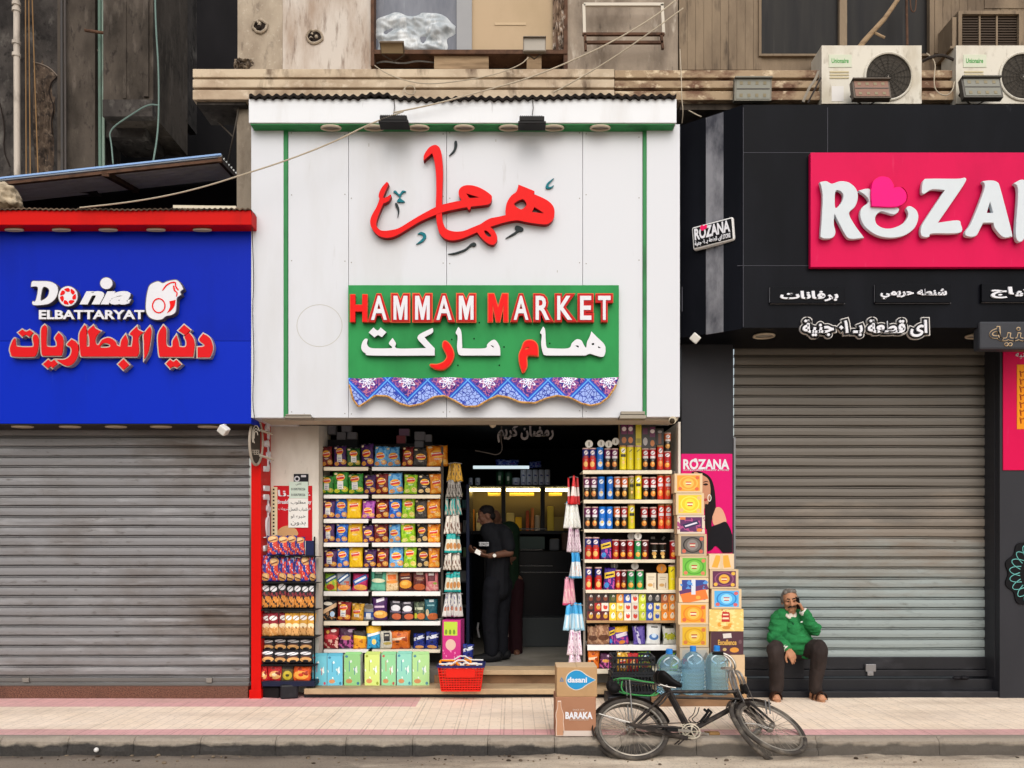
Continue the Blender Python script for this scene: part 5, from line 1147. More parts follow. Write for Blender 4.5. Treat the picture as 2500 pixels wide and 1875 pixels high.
TR = [
 (1147, [(1422, 1438, 1094, 'c'), (1438.5, 1455, 1094, 'c'), (1456, 1473, 1093, 'b'), (1475, 1491, 1095, 'p'), (1492, 1509, 1095, 'p'), (1512, 1529, 1088, 'y'), (1530, 1547, 1088, 'Y'), (1549, 1566, 1088, 'Y'), (1567, 1584, 1095, 'r'), (1584.5, 1601, 1095, 'r'), (1603, 1619, 1088, 's'), (1620, 1638, 1102, 'q')]),
 (1219, [(1424, 1440, 1165, 'p'), (1441, 1458, 1165, 'p'), (1459, 1476, 1164, 'b'), (1481, 1497, 1164, 'b'), (1498.5, 1515, 1164, 'o'), (1516.5, 1533, 1164, 'o'), (1534, 1548, 1162, 'v'), (1550, 1566, 1159, 'y'), (1567.5, 1584, 1165, 'r'), (1585, 1602, 1165, 'r'), (1604, 1620, 1159, 's'), (1621, 1638, 1159, 's')]),
 (1291, [(1426, 1442, 1237, 'p'), (1444, 1460, 1237, 'p'), (1461.5, 1479, 1237, 'b'), (1479.5, 1496, 1237, 'b'), (1498, 1514, 1237, 'o'), (1516, 1532, 1237, 'r'), (1533, 1549.5, 1231, 'y'), (1564, 1582, 1238, 'r'), (1586, 1603, 1238, 'r'), (1606, 1622, 1231, 's'), (1623, 1640, 1231, 's')]),
 (1365, [(1428, 1445, 1311, 'c'), (1446, 1463, 1311, 'c'), (1467, 1493, 1317, '#vp'), (1494, 1511, 1317, 'q'), (1512, 1529, 1318, 'Q'), (1530, 1547, 1317, 'q'), (1549, 1565, 1318, 'g'), (1566, 1583, 1318, 'Q'), (1588, 1607, 1326, 'j'), (1608, 1626, 1326, 'j'), (1635, 1651, 1319, 'q')]),
 (1440, [(1429, 1445, 1384, 'c'), (1452, 1469, 1384, 'c'), (1473, 1500, 1389, '#vp'), (1502, 1515, 1391, 'q'), (1515.5, 1530, 1391, 'Q'), (1531, 1549, 1391, 'g'), (1553, 1571, 1391, 'g')]),
 (1574, [(1434, 1461, 1527, '#bn'), (1457, 1491, 1526, '#bn'), (1488, 1503, 1532, '#vp'), (1501, 1536, 1531, '#yp'), (1547, 1576, 1527, '#li'), (1576, 1612, 1522, '#ws'), (1618, 1653, 1527, '#wl')]),
 (1633, [(1434, 1463, 1589, '#or'), (1464, 1493, 1594, '#pp'), (1505, 1535, 1592, '#wl'), (1560, 1590, 1592, '#cg'), (1635, 1655, 1594, '#cg')]),
]
for k, (yb, its) in enumerate(TR):
    labs = row_labels([i[3] for i in its], ('%s tube shelf' % ORD[k+1]) if k < 5 else 'shelf above the crates' if k == 5 else 'lowest tube shelf', 'snack tube' if k < 5 else 'snack bag', lambda c: D[c[1:]][0] if c[0] == '#' else K[c][0])
    for (x0, x1, yt, c), lab in zip(its, labs):
        if c[0] == '#': soft('snack_bag', x0, x1, yt, yb, YT, D[c[1:]][1], lab.replace('snack tube', 'bag', 1), 'snack bag', 'snack bags on the tube rack', thick=.34)
        else: can(x0, x1, yt, yb, YT, c, lab if c != 'j' else lab.replace('snack tube', 'snack jar', 1))
M_PALE = artmat('pale_biscuit_box', 'd9cdb4', [('r', '9a8a70', .2, .74, .8, .78), ('r', '9a8a70', .2, .62, .7, .65), ('e', 'c79a5a', .4, .28, .26, .1), ('r', '7a3f20', .74, .1, .8, .42)])
carton('biscuit_box', 1578, 1602, 1399, 1439.5, YT+.01, .06, M_PALE, M_CARD2, 'cream biscuit box beside the green snack tubes, fifth tube shelf', 'box', 'cream biscuit boxes')
carton('biscuit_box', 1606, 1631, 1400, 1439.5, YT+.01, .06, M_PALE, M_CARD2, 'cream biscuit box under the orange lid, fifth tube shelf', 'box', 'cream biscuit boxes')
can(1631.5, 1648, 1379, 1440, YT, 'Y', 'plain yellow snack tube beside the cream biscuit box, fifth tube shelf')
# round lids propped on the tubes
def lid(px, py, r, y, hexc, lab):
    mb = MB(); mb.lathe([(r*.0043, -.006), (r*.0043, .006)], P(px, py, y), 20, 0, axis='y'); mb.box(*[P(px, py, y).x+q for q in (-.006, .006)], y-.0075, y-.006, P(px, py, y).z-.02, P(px, py, y).z+.02, 1)
    o = mb.build('round_lid', [flat(hexc, .5), flat('8c857c', .6)], None, origin=P(px, py, y)); tag(o, lab, 'lid', 'round lids standing on the tubes')
lid(1438, 1084, 9.5, YT+.03, 'dedbd4', 'white round lid standing on the blue and red tubes of the first shelf')
lid(1467.5, 1083, 9, YT+.03, 'd6d2ca', 'white round lid standing on the blue tube of the first shelf')
lid(1486, 1084.5, 9, YT+.025, 'd6d2ca', 'lowest white round lid, above the first purple tube of the first shelf')
lid(1503, 1078, 9, YT+.05, 'd6d2ca', 'highest white round lid, above the second purple tube of the first shelf')
lid(1557.5, 1309, 9, YT+.03, 'dcd9d2', 'white round lid standing on the green tube of the fourth shelf')
lid(1541, 1309, 9, YT+.05, '8f8c88', 'dim grey lid behind the white lid above the green tube')
lid(1550, 1382, 9, YT+.03, 'a5a19b', 'pale grey round lid above the green tubes of the fifth shelf')
lid(1500, 1381, 9, YT+.05, '4f4c4a', 'dark grey round lid above the red tube of the fifth shelf')
lid(1615, 1388, 12, YT+.03, 'c07a2c', 'large orange lid standing on the cream biscuit boxes')
for px, py, w in ((1594, 1313, 'level'), (1620, 1314, 'tilted')):
    o = MB().box(-.022, .022, 0, .006, -.012, .012).build('price_tag', flat('a9a6a6', .6)); o.location = P(px, py, .44); o.rotation_euler.y = R(0 if w == 'level' else -50)
    tag(o, f'{w} grey price tag on the dark back panel above the black jars', 'tag')
# top cases
CASE = artmat('dark_snack_case', '221a1c', [('r', '6a1550', .1, .5, .45, .92), ('r', '6a1550', .52, .5, .86, .92), ('e', 'eadfe2', .28, .74, .14, .1), ('e', 'eadfe2', .7, .74, .14, .1), ('e', 'b06a34', .28, .24, .15, .14), ('e', 'c87838', .7, .24, .15, .14)])
CASE2 = artmat('grey_snack_case', '2c2828', [('r', '5f1a4a', .08, .62, .42, .9), ('e', 'b9b2b4', .25, .3, .16, .18), ('r', '6a1550', .58, .5, .95, .95), ('e', 'eadfe2', .76, .76, .16, .09), ('e', 'c87838', .76, .22, .15, .14)])
carton('snack_case', 1513, 1551, 1033, 1087.5, YT+.02, .12, CASE, M_CARD, 'cardboard case printed with two purple tubes on top of the tube rack', 'box')
carton('tall_yellow_box', 1552, 1566, 1030, 1087.5, YT+.02, .1, artmat('yellow_case', 'bfae1e', [('r', '8f8420', .1, .1, .9, .3)]), M_CARD, 'tall plain yellow box between two dark cases on top of the tube rack', 'box')
carton('snack_case', 1567, 1601, 1040, 1094, YT+.02, .12, CASE2, flat('2c2828', .6), 'dark case with one purple tube right of the yellow box', 'box')
carton('snack_case', 1602, 1620, 1046, 1087.5, YT+.03, .1, artmat('black_case', '1f1a1a', [('r', '6a3a28', .3, .1, .7, .7), ('e', '8a8486', .5, .8, .3, .08)]), flat('2c2828', .6), 'narrow black case standing on the scarlet tube', 'box')
can(1621, 1638, 1057, 1101, YT+.01, 'o', 'dark orange snack tube stacked on the red tube at the top right')
# little cartons in three tiers
SMC = {'M': ('maroon', '5a121c', 'd09a30'), 'R': ('red', 'b81a1c', 'e8b040'), 'Y': ('yellow', 'f0c02c', 'f6ead0'), 'r': ('red and white', 'e8dccc', 'd83a28'), 'y': ('yellow and white', 'f2d98a', 'e8b020'), 'L': ('lime', 'c4d022', 'e8ec8a'), 'B': ('blue and white', '2b55b8', 'ece4d6'), 'b': ('yellow and blue', 'e8d48a', '2b55b8'), 'O': ('orange', 'ee8a1c', 'f4dcb4'), 'K': ('black', '1c1a1c', '8a8682'), 'k': ('dark brown', '2c1418', '7a3a24'), 'g': ('dark green', '3a4a22', '6a6a34'), 'N': ('rust', 'a8562c', 'd6a684')}
SM = {k: artmat('tiny_carton_'+v[0].replace(' ', '_'), v[1], [('e', v[2], .55, .5, .3, .3), ('e', 'f4efe6', .6, .75, .16, .14), ('r', '3a2a24', .58, .55, .66, .8)]) for k, v in SMC.items()}
tiers = ((1492.5, 1514.5, 'MMMYYrrLBbOO', 'bottom'), (1472, 1492, 'kRrYyrrLBbOO', 'middle'), (1450, 1471.5, 'kkkgOBrLKKNO', 'top'))
for a, c, codes, tn in tiers:
    labs = row_labels(list(codes), f'{tn} tier', 'carton', lambda q: SMC[q][0])
    for i, q in enumerate(codes):
        x0 = 1433+i*18.1
        carton('tiny_carton', x0, x0+17, a, c, YT+.01, .07, SM[q], flat('b9ad98', .6), labs[i].replace('at left end', 'at left') if True else '', 'carton', 'small cartons stacked in three tiers', rz=R(random.uniform(-4, 4)))

# --- pouches on the hanging strips
def pm(key, base, ops): return artmat('pouch_'+key, base, ops, rough=.3, wrinkle=.4)
PO = {'y': pm('yellow', 'c9982c', [('n', '5a4424', 4, .55, 0, 1)]), 'g': pm('grey', 'a8a29a', [('n', '4a423c', 4, .5, 0, .7)]), 't': pm('teal', 'b9b4a8', [('n', '2a9c98', 2.5, .48, 0, 1), ('n', 'b5562c', 5, .62, 0, .4)]),
      'w': pm('white_brown', 'd8d0c4', [('n', '6b4434', 3.5, .52, 0, .6)]), 'T': pm('teal_white', 'dcdccb', [('r', '1fa8a4', 0, .7, 1, 1), ('e', 'c88a4c', .6, .35, .3, .16), ('r', '1fa8a4', 0, 0, 1, .12)]),
      's': pm('silver', 'd9d6d2', [('n', '5a5a84', 4, .56, .3, 1), ('r', 'b5745c', .3, .25, .7, .4)]), 'r': pm('red_white', 'c81a20', [('r', 'ecdcd6', 0, .3, 1, .62)]), 'W': pm('white', 'e2e2de', [('r', '5ab0d8', 0, .9, 1, 1), ('n', 'c9c8b8', 5, .56, 0, .8)]),
      'p': pm('pink_white', 'e6d3dc', [('n', 'a86a92', 5, .56, .1, .9)]), 'b': pm('blue_white', 'd9e2e6', [('r', '2f98d6', 0, .62, 1, 1), ('n', 'e6b9a8', 4, .56, 0, .5), ('r', '5ab0e0', 0, 0, 1, .08)]), 'P': pm('pink', 'e59ab0', [('n', 'ecc3c0', 4, .5, 0, .6), ('r', 'e0487c', 0, 0, 1, .08)]), 'B': pm('sky', 'a8d4ea', [('r', '3fa4dc', 0, .6, 1, 1), ('r', 'dfe9ee', .4, .1, .7, .55)])}
PW = {'y': 'yellow', 'g': 'grey', 't': 'teal speckled', 'w': 'white and brown', 'T': 'teal topped', 's': 'silver', 'r': 'red and white', 'W': 'white', 'p': 'pink flecked', 'b': 'blue topped', 'P': 'pink', 'B': 'sky blue'}
def strip(name, lab, xc_, y0, y1, y, clusters, nm):
    t = thing(name, lab, 'hanging strip', P(xc_, y0, y))
    mb = MB(); mb.tube([P(xc_, y0, y+.03), P(xc_, y1, y+.03)], .006, 6)
    mb.build('rod', M_BLKM, t)
    mb = MB()
    for c in clusters: mb.tube([P(c[0]+8, c[2]+4, y), P((c[0]+c[1])/2, c[2]+1, y), P(c[1]-8, c[2]+4, y)], .004, 5)
    mb.build('hook', M_STEEL, t)
    for k, (x0, x1, a, c, n, code) in enumerate(clusters):
        for i in range(n):
            f = (i+.5)/n; side = f-.5
            pos = 'sole' if n == 1 else 'leftmost' if i == 0 else 'rightmost' if i == n-1 else 'middle' if n == 3 else ORD[i+1]
            tot = {2: 'two', 3: 'three', 4: 'four', 5: 'five'}[n]
            mid = x0+(x1-x0)*(.5+side*.75); xt = xc_+(mid-xc_)*.6
            wpx = (x1-x0)/n*1.05
            soft('snack_pouch', mid-wpx/2, mid+wpx/2, a, c, y-.02+random.uniform(-.03, .03), PO[code], f'{pos} of {tot} {PW[code]} pouches in {ORD[k+1]} bunch of {nm} strip', 'pouch', f'pouches on the {nm} strip',
                 thick=.6, pin=True, rz=R(random.uniform(-35, 35)), ry=R(-side*14), w=(X(wpx, y)-X(0, y))*random.uniform(.86, 1.02))
strip('hanging_strip', 'hanging strip of mostly teal and white pouches beside the crisp rack', 1108, 1126, 1500, .42,
      [(1086, 1136, 1128, 1176, 4, 'y'), (1082, 1136, 1172, 1214, 5, 'g'), (1080, 1134, 1214, 1258, 5, 't'), (1078, 1130, 1256, 1304, 4, 'w'), (1080, 1132, 1304, 1350, 4, 'T'), (1076, 1132, 1350, 1392, 5, 'w'), (1080, 1130, 1398, 1446, 4, 'T'), (1072, 1138, 1446, 1506, 5, 's')], 'teal')
strip('hanging_strip', 'hanging strip of pink and blue pouches beside the tube rack', 1402, 1160, 1620, .12,
      [(1381, 1420, 1162, 1232, 5, 'r'), (1370, 1424, 1226, 1290, 4, 'W'), (1378, 1424, 1286, 1348, 4, 'p'), (1384, 1425, 1346, 1412, 4, 'b'), (1370, 1410, 1410, 1478, 3, 'P'), (1368, 1434, 1474, 1540, 5, 'B'), (1380, 1426, 1540, 1600, 3, 'p'), (1382, 1426, 1594, 1634, 3, 'p')], 'pink')

# --- wire rack of small snacks in front of the jamb
sn = thing('snack_rack', 'narrow black wire rack of small snack bags beside the red pillar', 'display rack', P(703, 1690, .05))
yr = .02
mb = MB()
for px in (638, 768): mb.tube([P(px, 1310 if px > 700 else 1350, yr+.02), P(px, 1680, yr+.02)], .008, 6); mb.tube([P(px, 1310, yr+.28), P(px, 1680, yr+.28)], .008, 6)
mb.build('frame', M_BLKM, sn)
for a in (1356, 1421, 1487, 1554, 1622, 1664):
    x0 = 660 if a == 1356 else 638
    mb = MB(); bx(x0, a, 770, a+3, yr-.03, .008, mb); mb.box(X(x0, yr), X(770, yr), yr-.02, yr+.28, Z(a+3, yr)-.004, Z(a+3, yr)+.002)
    mb.build('shelf', M_BLKM, sn)
bx(640, 1664, 768, 1676, yr-.045, .3).build('base_tray', flat('20243a', .5), sn, bevel=.004)
bx(746, 1320, 768, 1356, yr+.02, .02).build('header_panel', flat('23284a', .5), sn, bevel=.003)
SR = [(1356, 1309, (655, 680, 701, 722, 743), ('bt',)*4, 'top'), (1420, 1357, (638, 658, 679, 699, 718, 737, 757, 770), ('b2', 'bt', 'b2', 'b2', 'b2', 'bt', 'b2'), 'second'), (1486, 1423, (639, 660, 680, 699, 717, 736, 753, 768), ('kb',)*7, 'third'),
      (1553, 1496, (639, 660, 680, 698, 713, 730, 749, 766), ('rc', 'rc', 'rc', 'yc', 'yc', 'yc', 'yc'), 'fourth'), (1590, 1556, (640, 670, 700, 732, 762), ('kc',)*4, 'fifth upper'), (1621, 1586, (640, 670, 700, 732, 762), ('kc',)*4, 'fifth lower'), (1664, 1624, (638, 652, 688, 714, 757), ('rb', 'rb', 'ol', 'ob'), 'bottom')]
for yb, yt, xs, cs, nm in SR:
    n = len(cs)
    for i, c in enumerate(cs):
        pos = 'leftmost' if i == 0 else 'rightmost' if i == n-1 else ORD[i+1]+' from left'
        word = {'bt': 'blue toast snack bag', 'b2': 'blue and red snack bag', 'kb': 'black snack bag', 'rc': 'red topped snack bag', 'yc': 'yellow topped snack bag', 'kc': 'black croissant bag', 'rb': 'red snack bag', 'ol': 'olive snack bag', 'ob': 'orange snack bag'}[c]
        soft('snack_bag', xs[i]-1.6, xs[i+1]+1.6, yt+random.uniform(-2, 2), yb, yr+(.07 if 'upper' in nm else 0), D[c][1], f'{word}, {pos} in the {nm} row of the wire rack', 'snack bag', 'snack bags on the wire rack', thick=.35)

# --- things standing on the step and pavement
def jm(key, base, a, b): return artmat('juice_'+key, base, [('n', a, 3, .6, .1, .9), ('r', b, .62, .35, .66, .6), ('r', b, .3, .45, .34, .8), ('e', 'c98a5a', .3, .14, .2, .07), ('e', b, .85, .07, .08, .05), ('e', b, .15, .94, .09, .04), ('r', 'd3e6dc', .7, .35, .73, .55)])
JC = [(762, 798, 1601, '6cc0d2', 'blue', 'c2485a'), (799.5, 836, 1601, '62b6d0', 'plain blue', '2a7494'), (840, 880, 1598, '98d48c', 'light green', '3d7a9c'), (890, 927, 1597, 'c6d878', 'lime', '8a9a30'), (931, 966, 1597, '92d49c', 'mint green', 'c05a4c'), (969, 1005, 1596, '8cd0bc', 'turquoise', '3f8a9c'), (1007, 1048, 1597, 'aedc94', 'bright green', '4c8a9c')]
for i, (x0, x1, yt, hx, w, b) in enumerate(JC):
    nb = f'at left end beside {JC[1][4]} one' if i == 0 else f'at right end beside {JC[-2][4]} one' if i == 6 else f'between {JC[i-1][4]} and {JC[i+1][4]} ones'
    c = thing('juice_carton', f'{w} juice carton {nb} on the step', 'carton', P((x0+x1)/2, 1682, .16), 'juice cartons on the step'); org = wloc(c)
    mb = MB(); h = Z(yt, .16)-.107; wd_ = X(x1, .16)-X(x0, .16)
    mb.box(org.x-wd_/2, org.x+wd_/2, .16, .28, .106, .106+h, 1, front=0); mb.build('body', [jm(w.replace(' ', '_'), hx, 'e4f0ea', b), flat('c9cfc6', .6)], c)
    mb = MB(); mb.add([(org.x-wd_/2, .158, .106+h), (org.x+wd_/2, .158, .106+h), (org.x+wd_/2*.9, .22, .106+h+.022), (org.x-wd_/2*.9, .22, .106+h+.022), (org.x-wd_/2, .28, .106+h), (org.x+wd_/2, .28, .106+h)], [(0, 1, 2, 3), (3, 2, 5, 4), (0, 3, 4), (1, 5, 2)])
    mb.build('flap', flat(hx, .5), c); c.rotation_euler.z = R(random.uniform(-5, 5))
tag(MB().box(-.09, .09, -.07, .07, 0, .15, rot=Matrix.Rotation(.3, 3, 'Z')).build('stone_block', M_BSTEP, None, bevel=.02), 'black stone block under the wire snack rack', 'block').location = P(706, 1704, .03)
o = MB().box(-.11, .11, -.08, .08, 0, .12, rot=Matrix.Rotation(-.2, 3, 'Z')).build('stone_block', flat('1d1b1c', .8), None, bevel=.02); o.location = P(666, 1702, .1); tag(o, 'dark low block behind the red pillar foot', 'block')
# red shopping basket
bk = thing('shopping_basket', 'red plastic shopping basket with navy rim on the lower step', 'basket', P(1126, 1690, -.05)); org = wloc(bk)
bz0, bz1 = Z(1688, -.16), Z(1630, -.16); bxl, bxr = X(1071, -.1), X(1180, -.1); by0, by1 = -.16, .14
MRED = flat('d4261c', .35)
def bpnt(u, v, s):                                     # u round the rim 0..4, s = height
    tp = .03*(1-s); c = [(bxl+tp, by0+tp), (bxr-tp, by0+tp), (bxr-tp, by1-tp), (bxl+tp, by1-tp)]
    i = int(u) % 4; k = u-int(u); a, b2_ = c[i], c[(i+1) % 4]
    return Vector((a[0]+(b2_[0]-a[0])*k, a[1]+(b2_[1]-a[1])*k, bz0+(bz1-bz0)*s))
mb = MB()
for s in (0, .1, .2, .3, .4, .5, .62, .74, .86, 1):
    for i in range(4): mb.bar(bpnt(i, 0, s), bpnt(i+.999, 0, s), .006, .012)
for i in range(4):
    for k in range(15 if i % 2 == 0 else 11): u = i+k/(15 if i % 2 == 0 else 11); mb.bar(bpnt(u, 0, 0), bpnt(u, 0, 1), .006, .008)
mb.box(bxl+.08, bxr-.08, by0-.004, by0+.006, bz0+(bz1-bz0)*.58, bz0+(bz1-bz0)*.96); mb.box(bxl+.03, bxr-.03, by0+.03, by1-.03, bz0, bz0+.008)
mb.build('body', MRED, bk)
mb = MB()
for i in range(4): mb.bar(bpnt(i, 0, 1.04), bpnt(i+.999, 0, 1.04), .03, .02)
mb.build('rim', flat('22285e', .4), bk)
for s in (.02, .98): MB().tube([(bxl+.01, by0+.3*s, bz1+.035), (bxl+.14, by0+.3*s-.02, bz1+.04), (bxl+.2, by0+.3*s, bz1+.075), (bxr-.2, by0+.3*s, bz1+.075), (bxr-.14, by0+.3*s-.02, bz1+.04), (bxr-.01, by0+.3*s, bz1+.035)], .009, 6).build('handle', flat('d6d4d2', .4), bk, smooth=True)
for i, (cxp, cyp, hx, lb) in enumerate(((1112, 1618, 'f08c1a', 'orange plastic goggles frame lying on the red basket'), (1128, 1625, 'e6e0d6', 'white plastic goggles frame lying under the orange one on the red basket'))):
    c = P(cxp, cyp, -.02); mb = MB()
    for s in (-1, 1): mb.tube([c+Vector((s*.085+.075*math.cos(t), .05*math.sin(t), .028*math.sin(t*1)*(.9)+.01*math.cos(2*t))) for t in [k*math.pi/10 for k in range(20)]], .011, 6, closed=True)
    o = mb.build('goggles_frame', flat(hx, .35), None, smooth=True, origin=c); tag(o, lb, 'goggles')
PKC = artmat('pink_carton_print', 'c2287a', [('r', 'b4cc3a', .08, .64, .82, .96), ('e', '6a8a24', .2, .72, .07, .06), ('e', '6a8a24', .42, .72, .07, .06), ('e', '6a8a24', .64, .72, .07, .06), ('e', 'd8b4a4', .45, .42, .28, .13), ('n', 'e88ab4', 5, .58, .02, .3)])
carton('tall_carton', 1083, 1128, 1514, 1618, .34, .2, PKC, flat('a83a7c', .5), 'pink carton with a green top panel standing behind the red basket', 'carton', rz=R(-8))
soft('snack_bag', 1128, 1154, 1571, 1612, .3, D['bl'][1], 'small blue and white bag beside the pink carton behind the red basket', 'bag', None)
# big cardboard boxes at the kerb
yk = -1.655
dz = thing('cardboard_box', 'brown box with a blue water drop logo on top of another box at the kerb', 'cardboard box', P(1408, 1702, yk), 'brown boxes stacked at the kerb')
o = MB().box(X(1359, yk), X(1458, yk), yk, yk+.28, Z(1702, yk)+.001, Z(1630, yk)).build('body', M_CARD, dz, bevel=.006)
mb = MB(); mb.box(X(1359, yk), X(1408.5, yk), yk+.01, yk+.27, Z(1630, yk)+.001, Z(1630, yk)+.005); mb.box(X(1409.5, yk), X(1458, yk), yk+.01, yk+.27, Z(1630, yk)+.001, Z(1630, yk)+.006); mb.build('flap', M_CARD2, dz)
def p2(*b): return [(1340+b[i]/3.352, 1560+b[i+1]/3.352) for i in range(0, len(b), 2)]
ZQ = (1340, 1560, 3.352)
shape('drop_logo', [[(380, 335, 1), (310, 300), (260, 265), (210, 260), (160, 290), (143, 335), (160, 380), (210, 412), (260, 405), (310, 372)]], yk-.003, .0025, flat('2f8fc4', .6), dz, ZQ)
shape('drop_outline', [[(386, 335, 1), (312, 294), (262, 259), (208, 254), (154, 287), (137, 335), (154, 384), (208, 418), (264, 411), (312, 378)]], yk-.0015, .0012, flat('d8cfc0', .6), dz, ZQ)
text('lettering', 'dasani', (1340+152/3.352, 1560+312/3.352, 1340+312/3.352, 1560+357/3.352), yk-.005, .002, S_WHT, dz, bold=.035)
shape('recycling_mark', [[(105, 312, 1), (122, 348, 1), (88, 348, 1)], [(105, 324, 1), (114, 342, 1), (96, 342, 1)]], yk-.002, .0015, flat('3a7aa8', .6), dz, ZQ, sm=0)
bz = thing('cardboard_box', 'pinkish brown box printed with white bottle outline, standing on kerb under another box', 'cardboard box', P(1405, 1800, yk-.01), 'brown boxes stacked at the kerb')
yb_ = yk-.012
MB().box(X(1356, yb_), X(1455, yb_), yb_, yb_+.29, .008, Z(1702, yb_)).build('body', grunge('pink_brown_cardboard', '9f7258', [('86583f', 3, (1, 1, 1), .5, .8, .5)], rough=.85), bz, bevel=.005)
text('lettering', 'BARAKA', (1340+135/3.352, 1560+597/3.352, 1340+357/3.352, 1560+655/3.352), yb_-.003, .002, S_WHT, bz, bold=.04)
text('lettering', 'SINCE 1979', (1340+195/3.352, 1560+574/3.352, 1340+290/3.352, 1560+586/3.352), yb_-.003, .002, flat('d9c3b4', .6), bz)
text('lettering', 'NATURAL MINERAL WATER', (1340+165/3.352, 1560+658/3.352, 1340+325/3.352, 1560+667/3.352), yb_-.003, .002, flat('d9c3b4', .6), bz)
shape('bottle_print', [[(75, 515, 1), (97, 515, 1), (100, 560), (118, 620), (116, 680), (122, 740), (118, 788, 1), (65, 788, 1), (62, 740), (66, 680), (60, 620), (74, 560)]], yb_-.002, .0015, flat('b98a6c', .7), bz, ZQ)
shape('bottle_outline', [[(72, 505, 1), (100, 505, 1), (103, 560), (122, 620), (120, 680), (126, 740), (122, 792, 1), (60, 792, 1), (57, 740), (61, 680), (55, 620), (70, 560)]], yb_-.001, .0008, flat('dcc8ba', .7), bz, ZQ)
bx(1375, 1784, 1452, 1797, yb_-.002, .0015).build('label_strip', flat('cbbcb2', .7), bz)
# printed cartons stacked on the right
def bmx(key, base, ring, inner, dots, logo=True):
    ops = [('r', base, .09, .09, .91, .91), ('e', ring, .5, .5, .34, .36), ('e', base, .5, .5, .29, .31), ('e', inner, .5, .5, .19, .24)]
    for x, y in ((.2, .22), (.82, .78), (.8, .2)): ops.append(('e', dots, x, y, .07, .09))
    if logo: ops += [('r', 'b8342c', .4, .53, .6, .58), ('r', 'e8dcc0', .4, .46, .6, .52), ('r', 'b8342c', .42, .4, .58, .45)]
    return artmat('carton_'+key, 'cfb590', ops, rough=.6)
BST = [(1647, 1715, 1156, 1203, bmx('amber', 'd8922c', 'e8ac4a', 'e6b252', 'cc5a34'), 'amber printed carton at the very top of the left carton stack'),
 (1651, 1719, 1204, 1257, bmx('yellow', 'ecbc1c', 'f4d450', 'f2cf3a', 'ecae70'), 'yellow printed carton under the amber one'),
 (1654, 1721, 1258, 1303, artmat('carton_purple', 'd8c8b4', [('r', '5a2058', .1, .1, .9, .9), ('n', 'a8467c', 3, .52, .1, .9), ('r', '5a2058', .1, .75, .5, .9), ('d', '221a4a', .5, .5, .3, .13, 25), ('d', 'dcd4e6', .5, .5, .24, .04, 25), ('e', 'd87a34', .8, .2, .1, .1), ('r', 'd87a34', .1, .76, .3, .9)], rough=.6), 'purple printed carton with diagonal script between yellow and grey ones'),
 (1656, 1725, 1304, 1357, bmx('grey', '6a625c', '1f1d1d', '8c8480', 'd0624c'), 'grey printed carton with a black ring between purple and green ones'),
 (1660, 1730, 1357.5, 1410, bmx('green', '6cb83c', '4c982a', '9ad06a', 'd87a5a'), 'green printed carton above the blue and orange one'),
 (1658, 1730, 1411, 1470.5, artmat('carton_blue_orange', 'd6bd98', [('r', '253c86', .1, .1, .9, .92), ('d', '5a2c5c', .5, .5, .5, .12, 18), ('d', 'e2702a', .52, .24, .44, .2, 14), ('e', 'e8a03c', .65, .2, .08, .07), ('r', 'c8cdd6', .42, .32, .56, .94), ('n', '4a86c8', 4, .56, .55, .9)], rough=.6), 'blue and orange printed carton torn open between green and orange ones'),
 (1656, 1730, 1471.5, 1525, bmx('orange', 'e5961f', 'd67a12', 'f0b24a', 'cc5a34'), 'orange printed carton between the blue and orange one and a yellow one'),
 (1659, 1730, 1526, 1580, bmx('golden', 'e6b41c', 'd49c14', 'f0ca50', 'd87a3a'), 'golden yellow carton second from the bottom of its stack'),
 (1660, 1731, 1581, 1700, artmat('carton_white', 'b9aa94', [('r', 'a8a49c', .08, .5, .92, .95), ('e', 'c8404c', .25, .74, .1, .08), ('n', '77746e', 4, .55, .5, .9)], rough=.6), 'pale grey carton at the bottom behind the water bottles')]
ybx = -.10
for x0, x1, yt, yb, m, lb in BST: carton('printed_carton', x0, x1, yt, yb, ybx+random.uniform(-.02, .0), .17, m, M_CARD2, lb, 'carton', 'printed cartons stacked by the pink poster', rz=R(random.uniform(-1.5, 2)))
BS2 = [(1731, 1792, 1352, 1389.5, artmat('carton_cream_orange', 'd2b896', [('d', 'e69a34', .3, .5, .12, .4, -12), ('d', 'e69a34', .68, .5, .14, .4, 8), ('d', 'c9b08c', .5, .5, .06, .5, 0)], rough=.6), 'cream carton with orange panels on top of the right carton stack'),
 (1734, 1803, 1390, 1437, bmx('maroon', '5c1f48', '8a4a6c', 'e0a83a', 'e2b040'), 'maroon printed carton above the blue one'),
 (1737, 1810, 1438, 1486, bmx('blue', '4aa4dc', '2478b8', '8acbe8', 'c85a5a'), 'blue printed carton with a darker blue ring'),
 (1731, 1815, 1487, 1541, artmat('carton_straw', 'e0bd6a', [('r', 'b4201c', .36, .42, .6, .98), ('r', 'e8d2ae', .39, .54, .57, .62), ('r', 'e8d2ae', .4, .72, .56, .78), ('e', 'd8902c', .3, .3, .06, .1), ('e', 'd8902c', .62, .26, .08, .1), ('e', 'c8842c', .5, .16, .12, .08), ('n', 'ecd08a', 5, .55, 0, 1)], rough=.6), 'straw coloured carton with a red flag print'),
 (1736, 1815, 1542, 1598, artmat('carton_excellence', '4a2430', [('d', 'd8cfc8', .5, .82, .13, .1, 6), ('e', 'd89032', .72, .2, .14, .11), ('e', 'c8a868', .42, .22, .06, .07), ('e', '6a8cb0', .18, .2, .1, .1), ('e', '6a4a50', .9, .55, .05, .09)], rough=.6), 'dark maroon carton lettered in gold with a biscuit print'),
 (1740, 1818, 1599, 1652, M_CARD2, 'plain cream carton under the dark maroon one'), (1742, 1823, 1653, 1704, M_CARD, 'plain brown carton at the bottom of the right carton stack')]
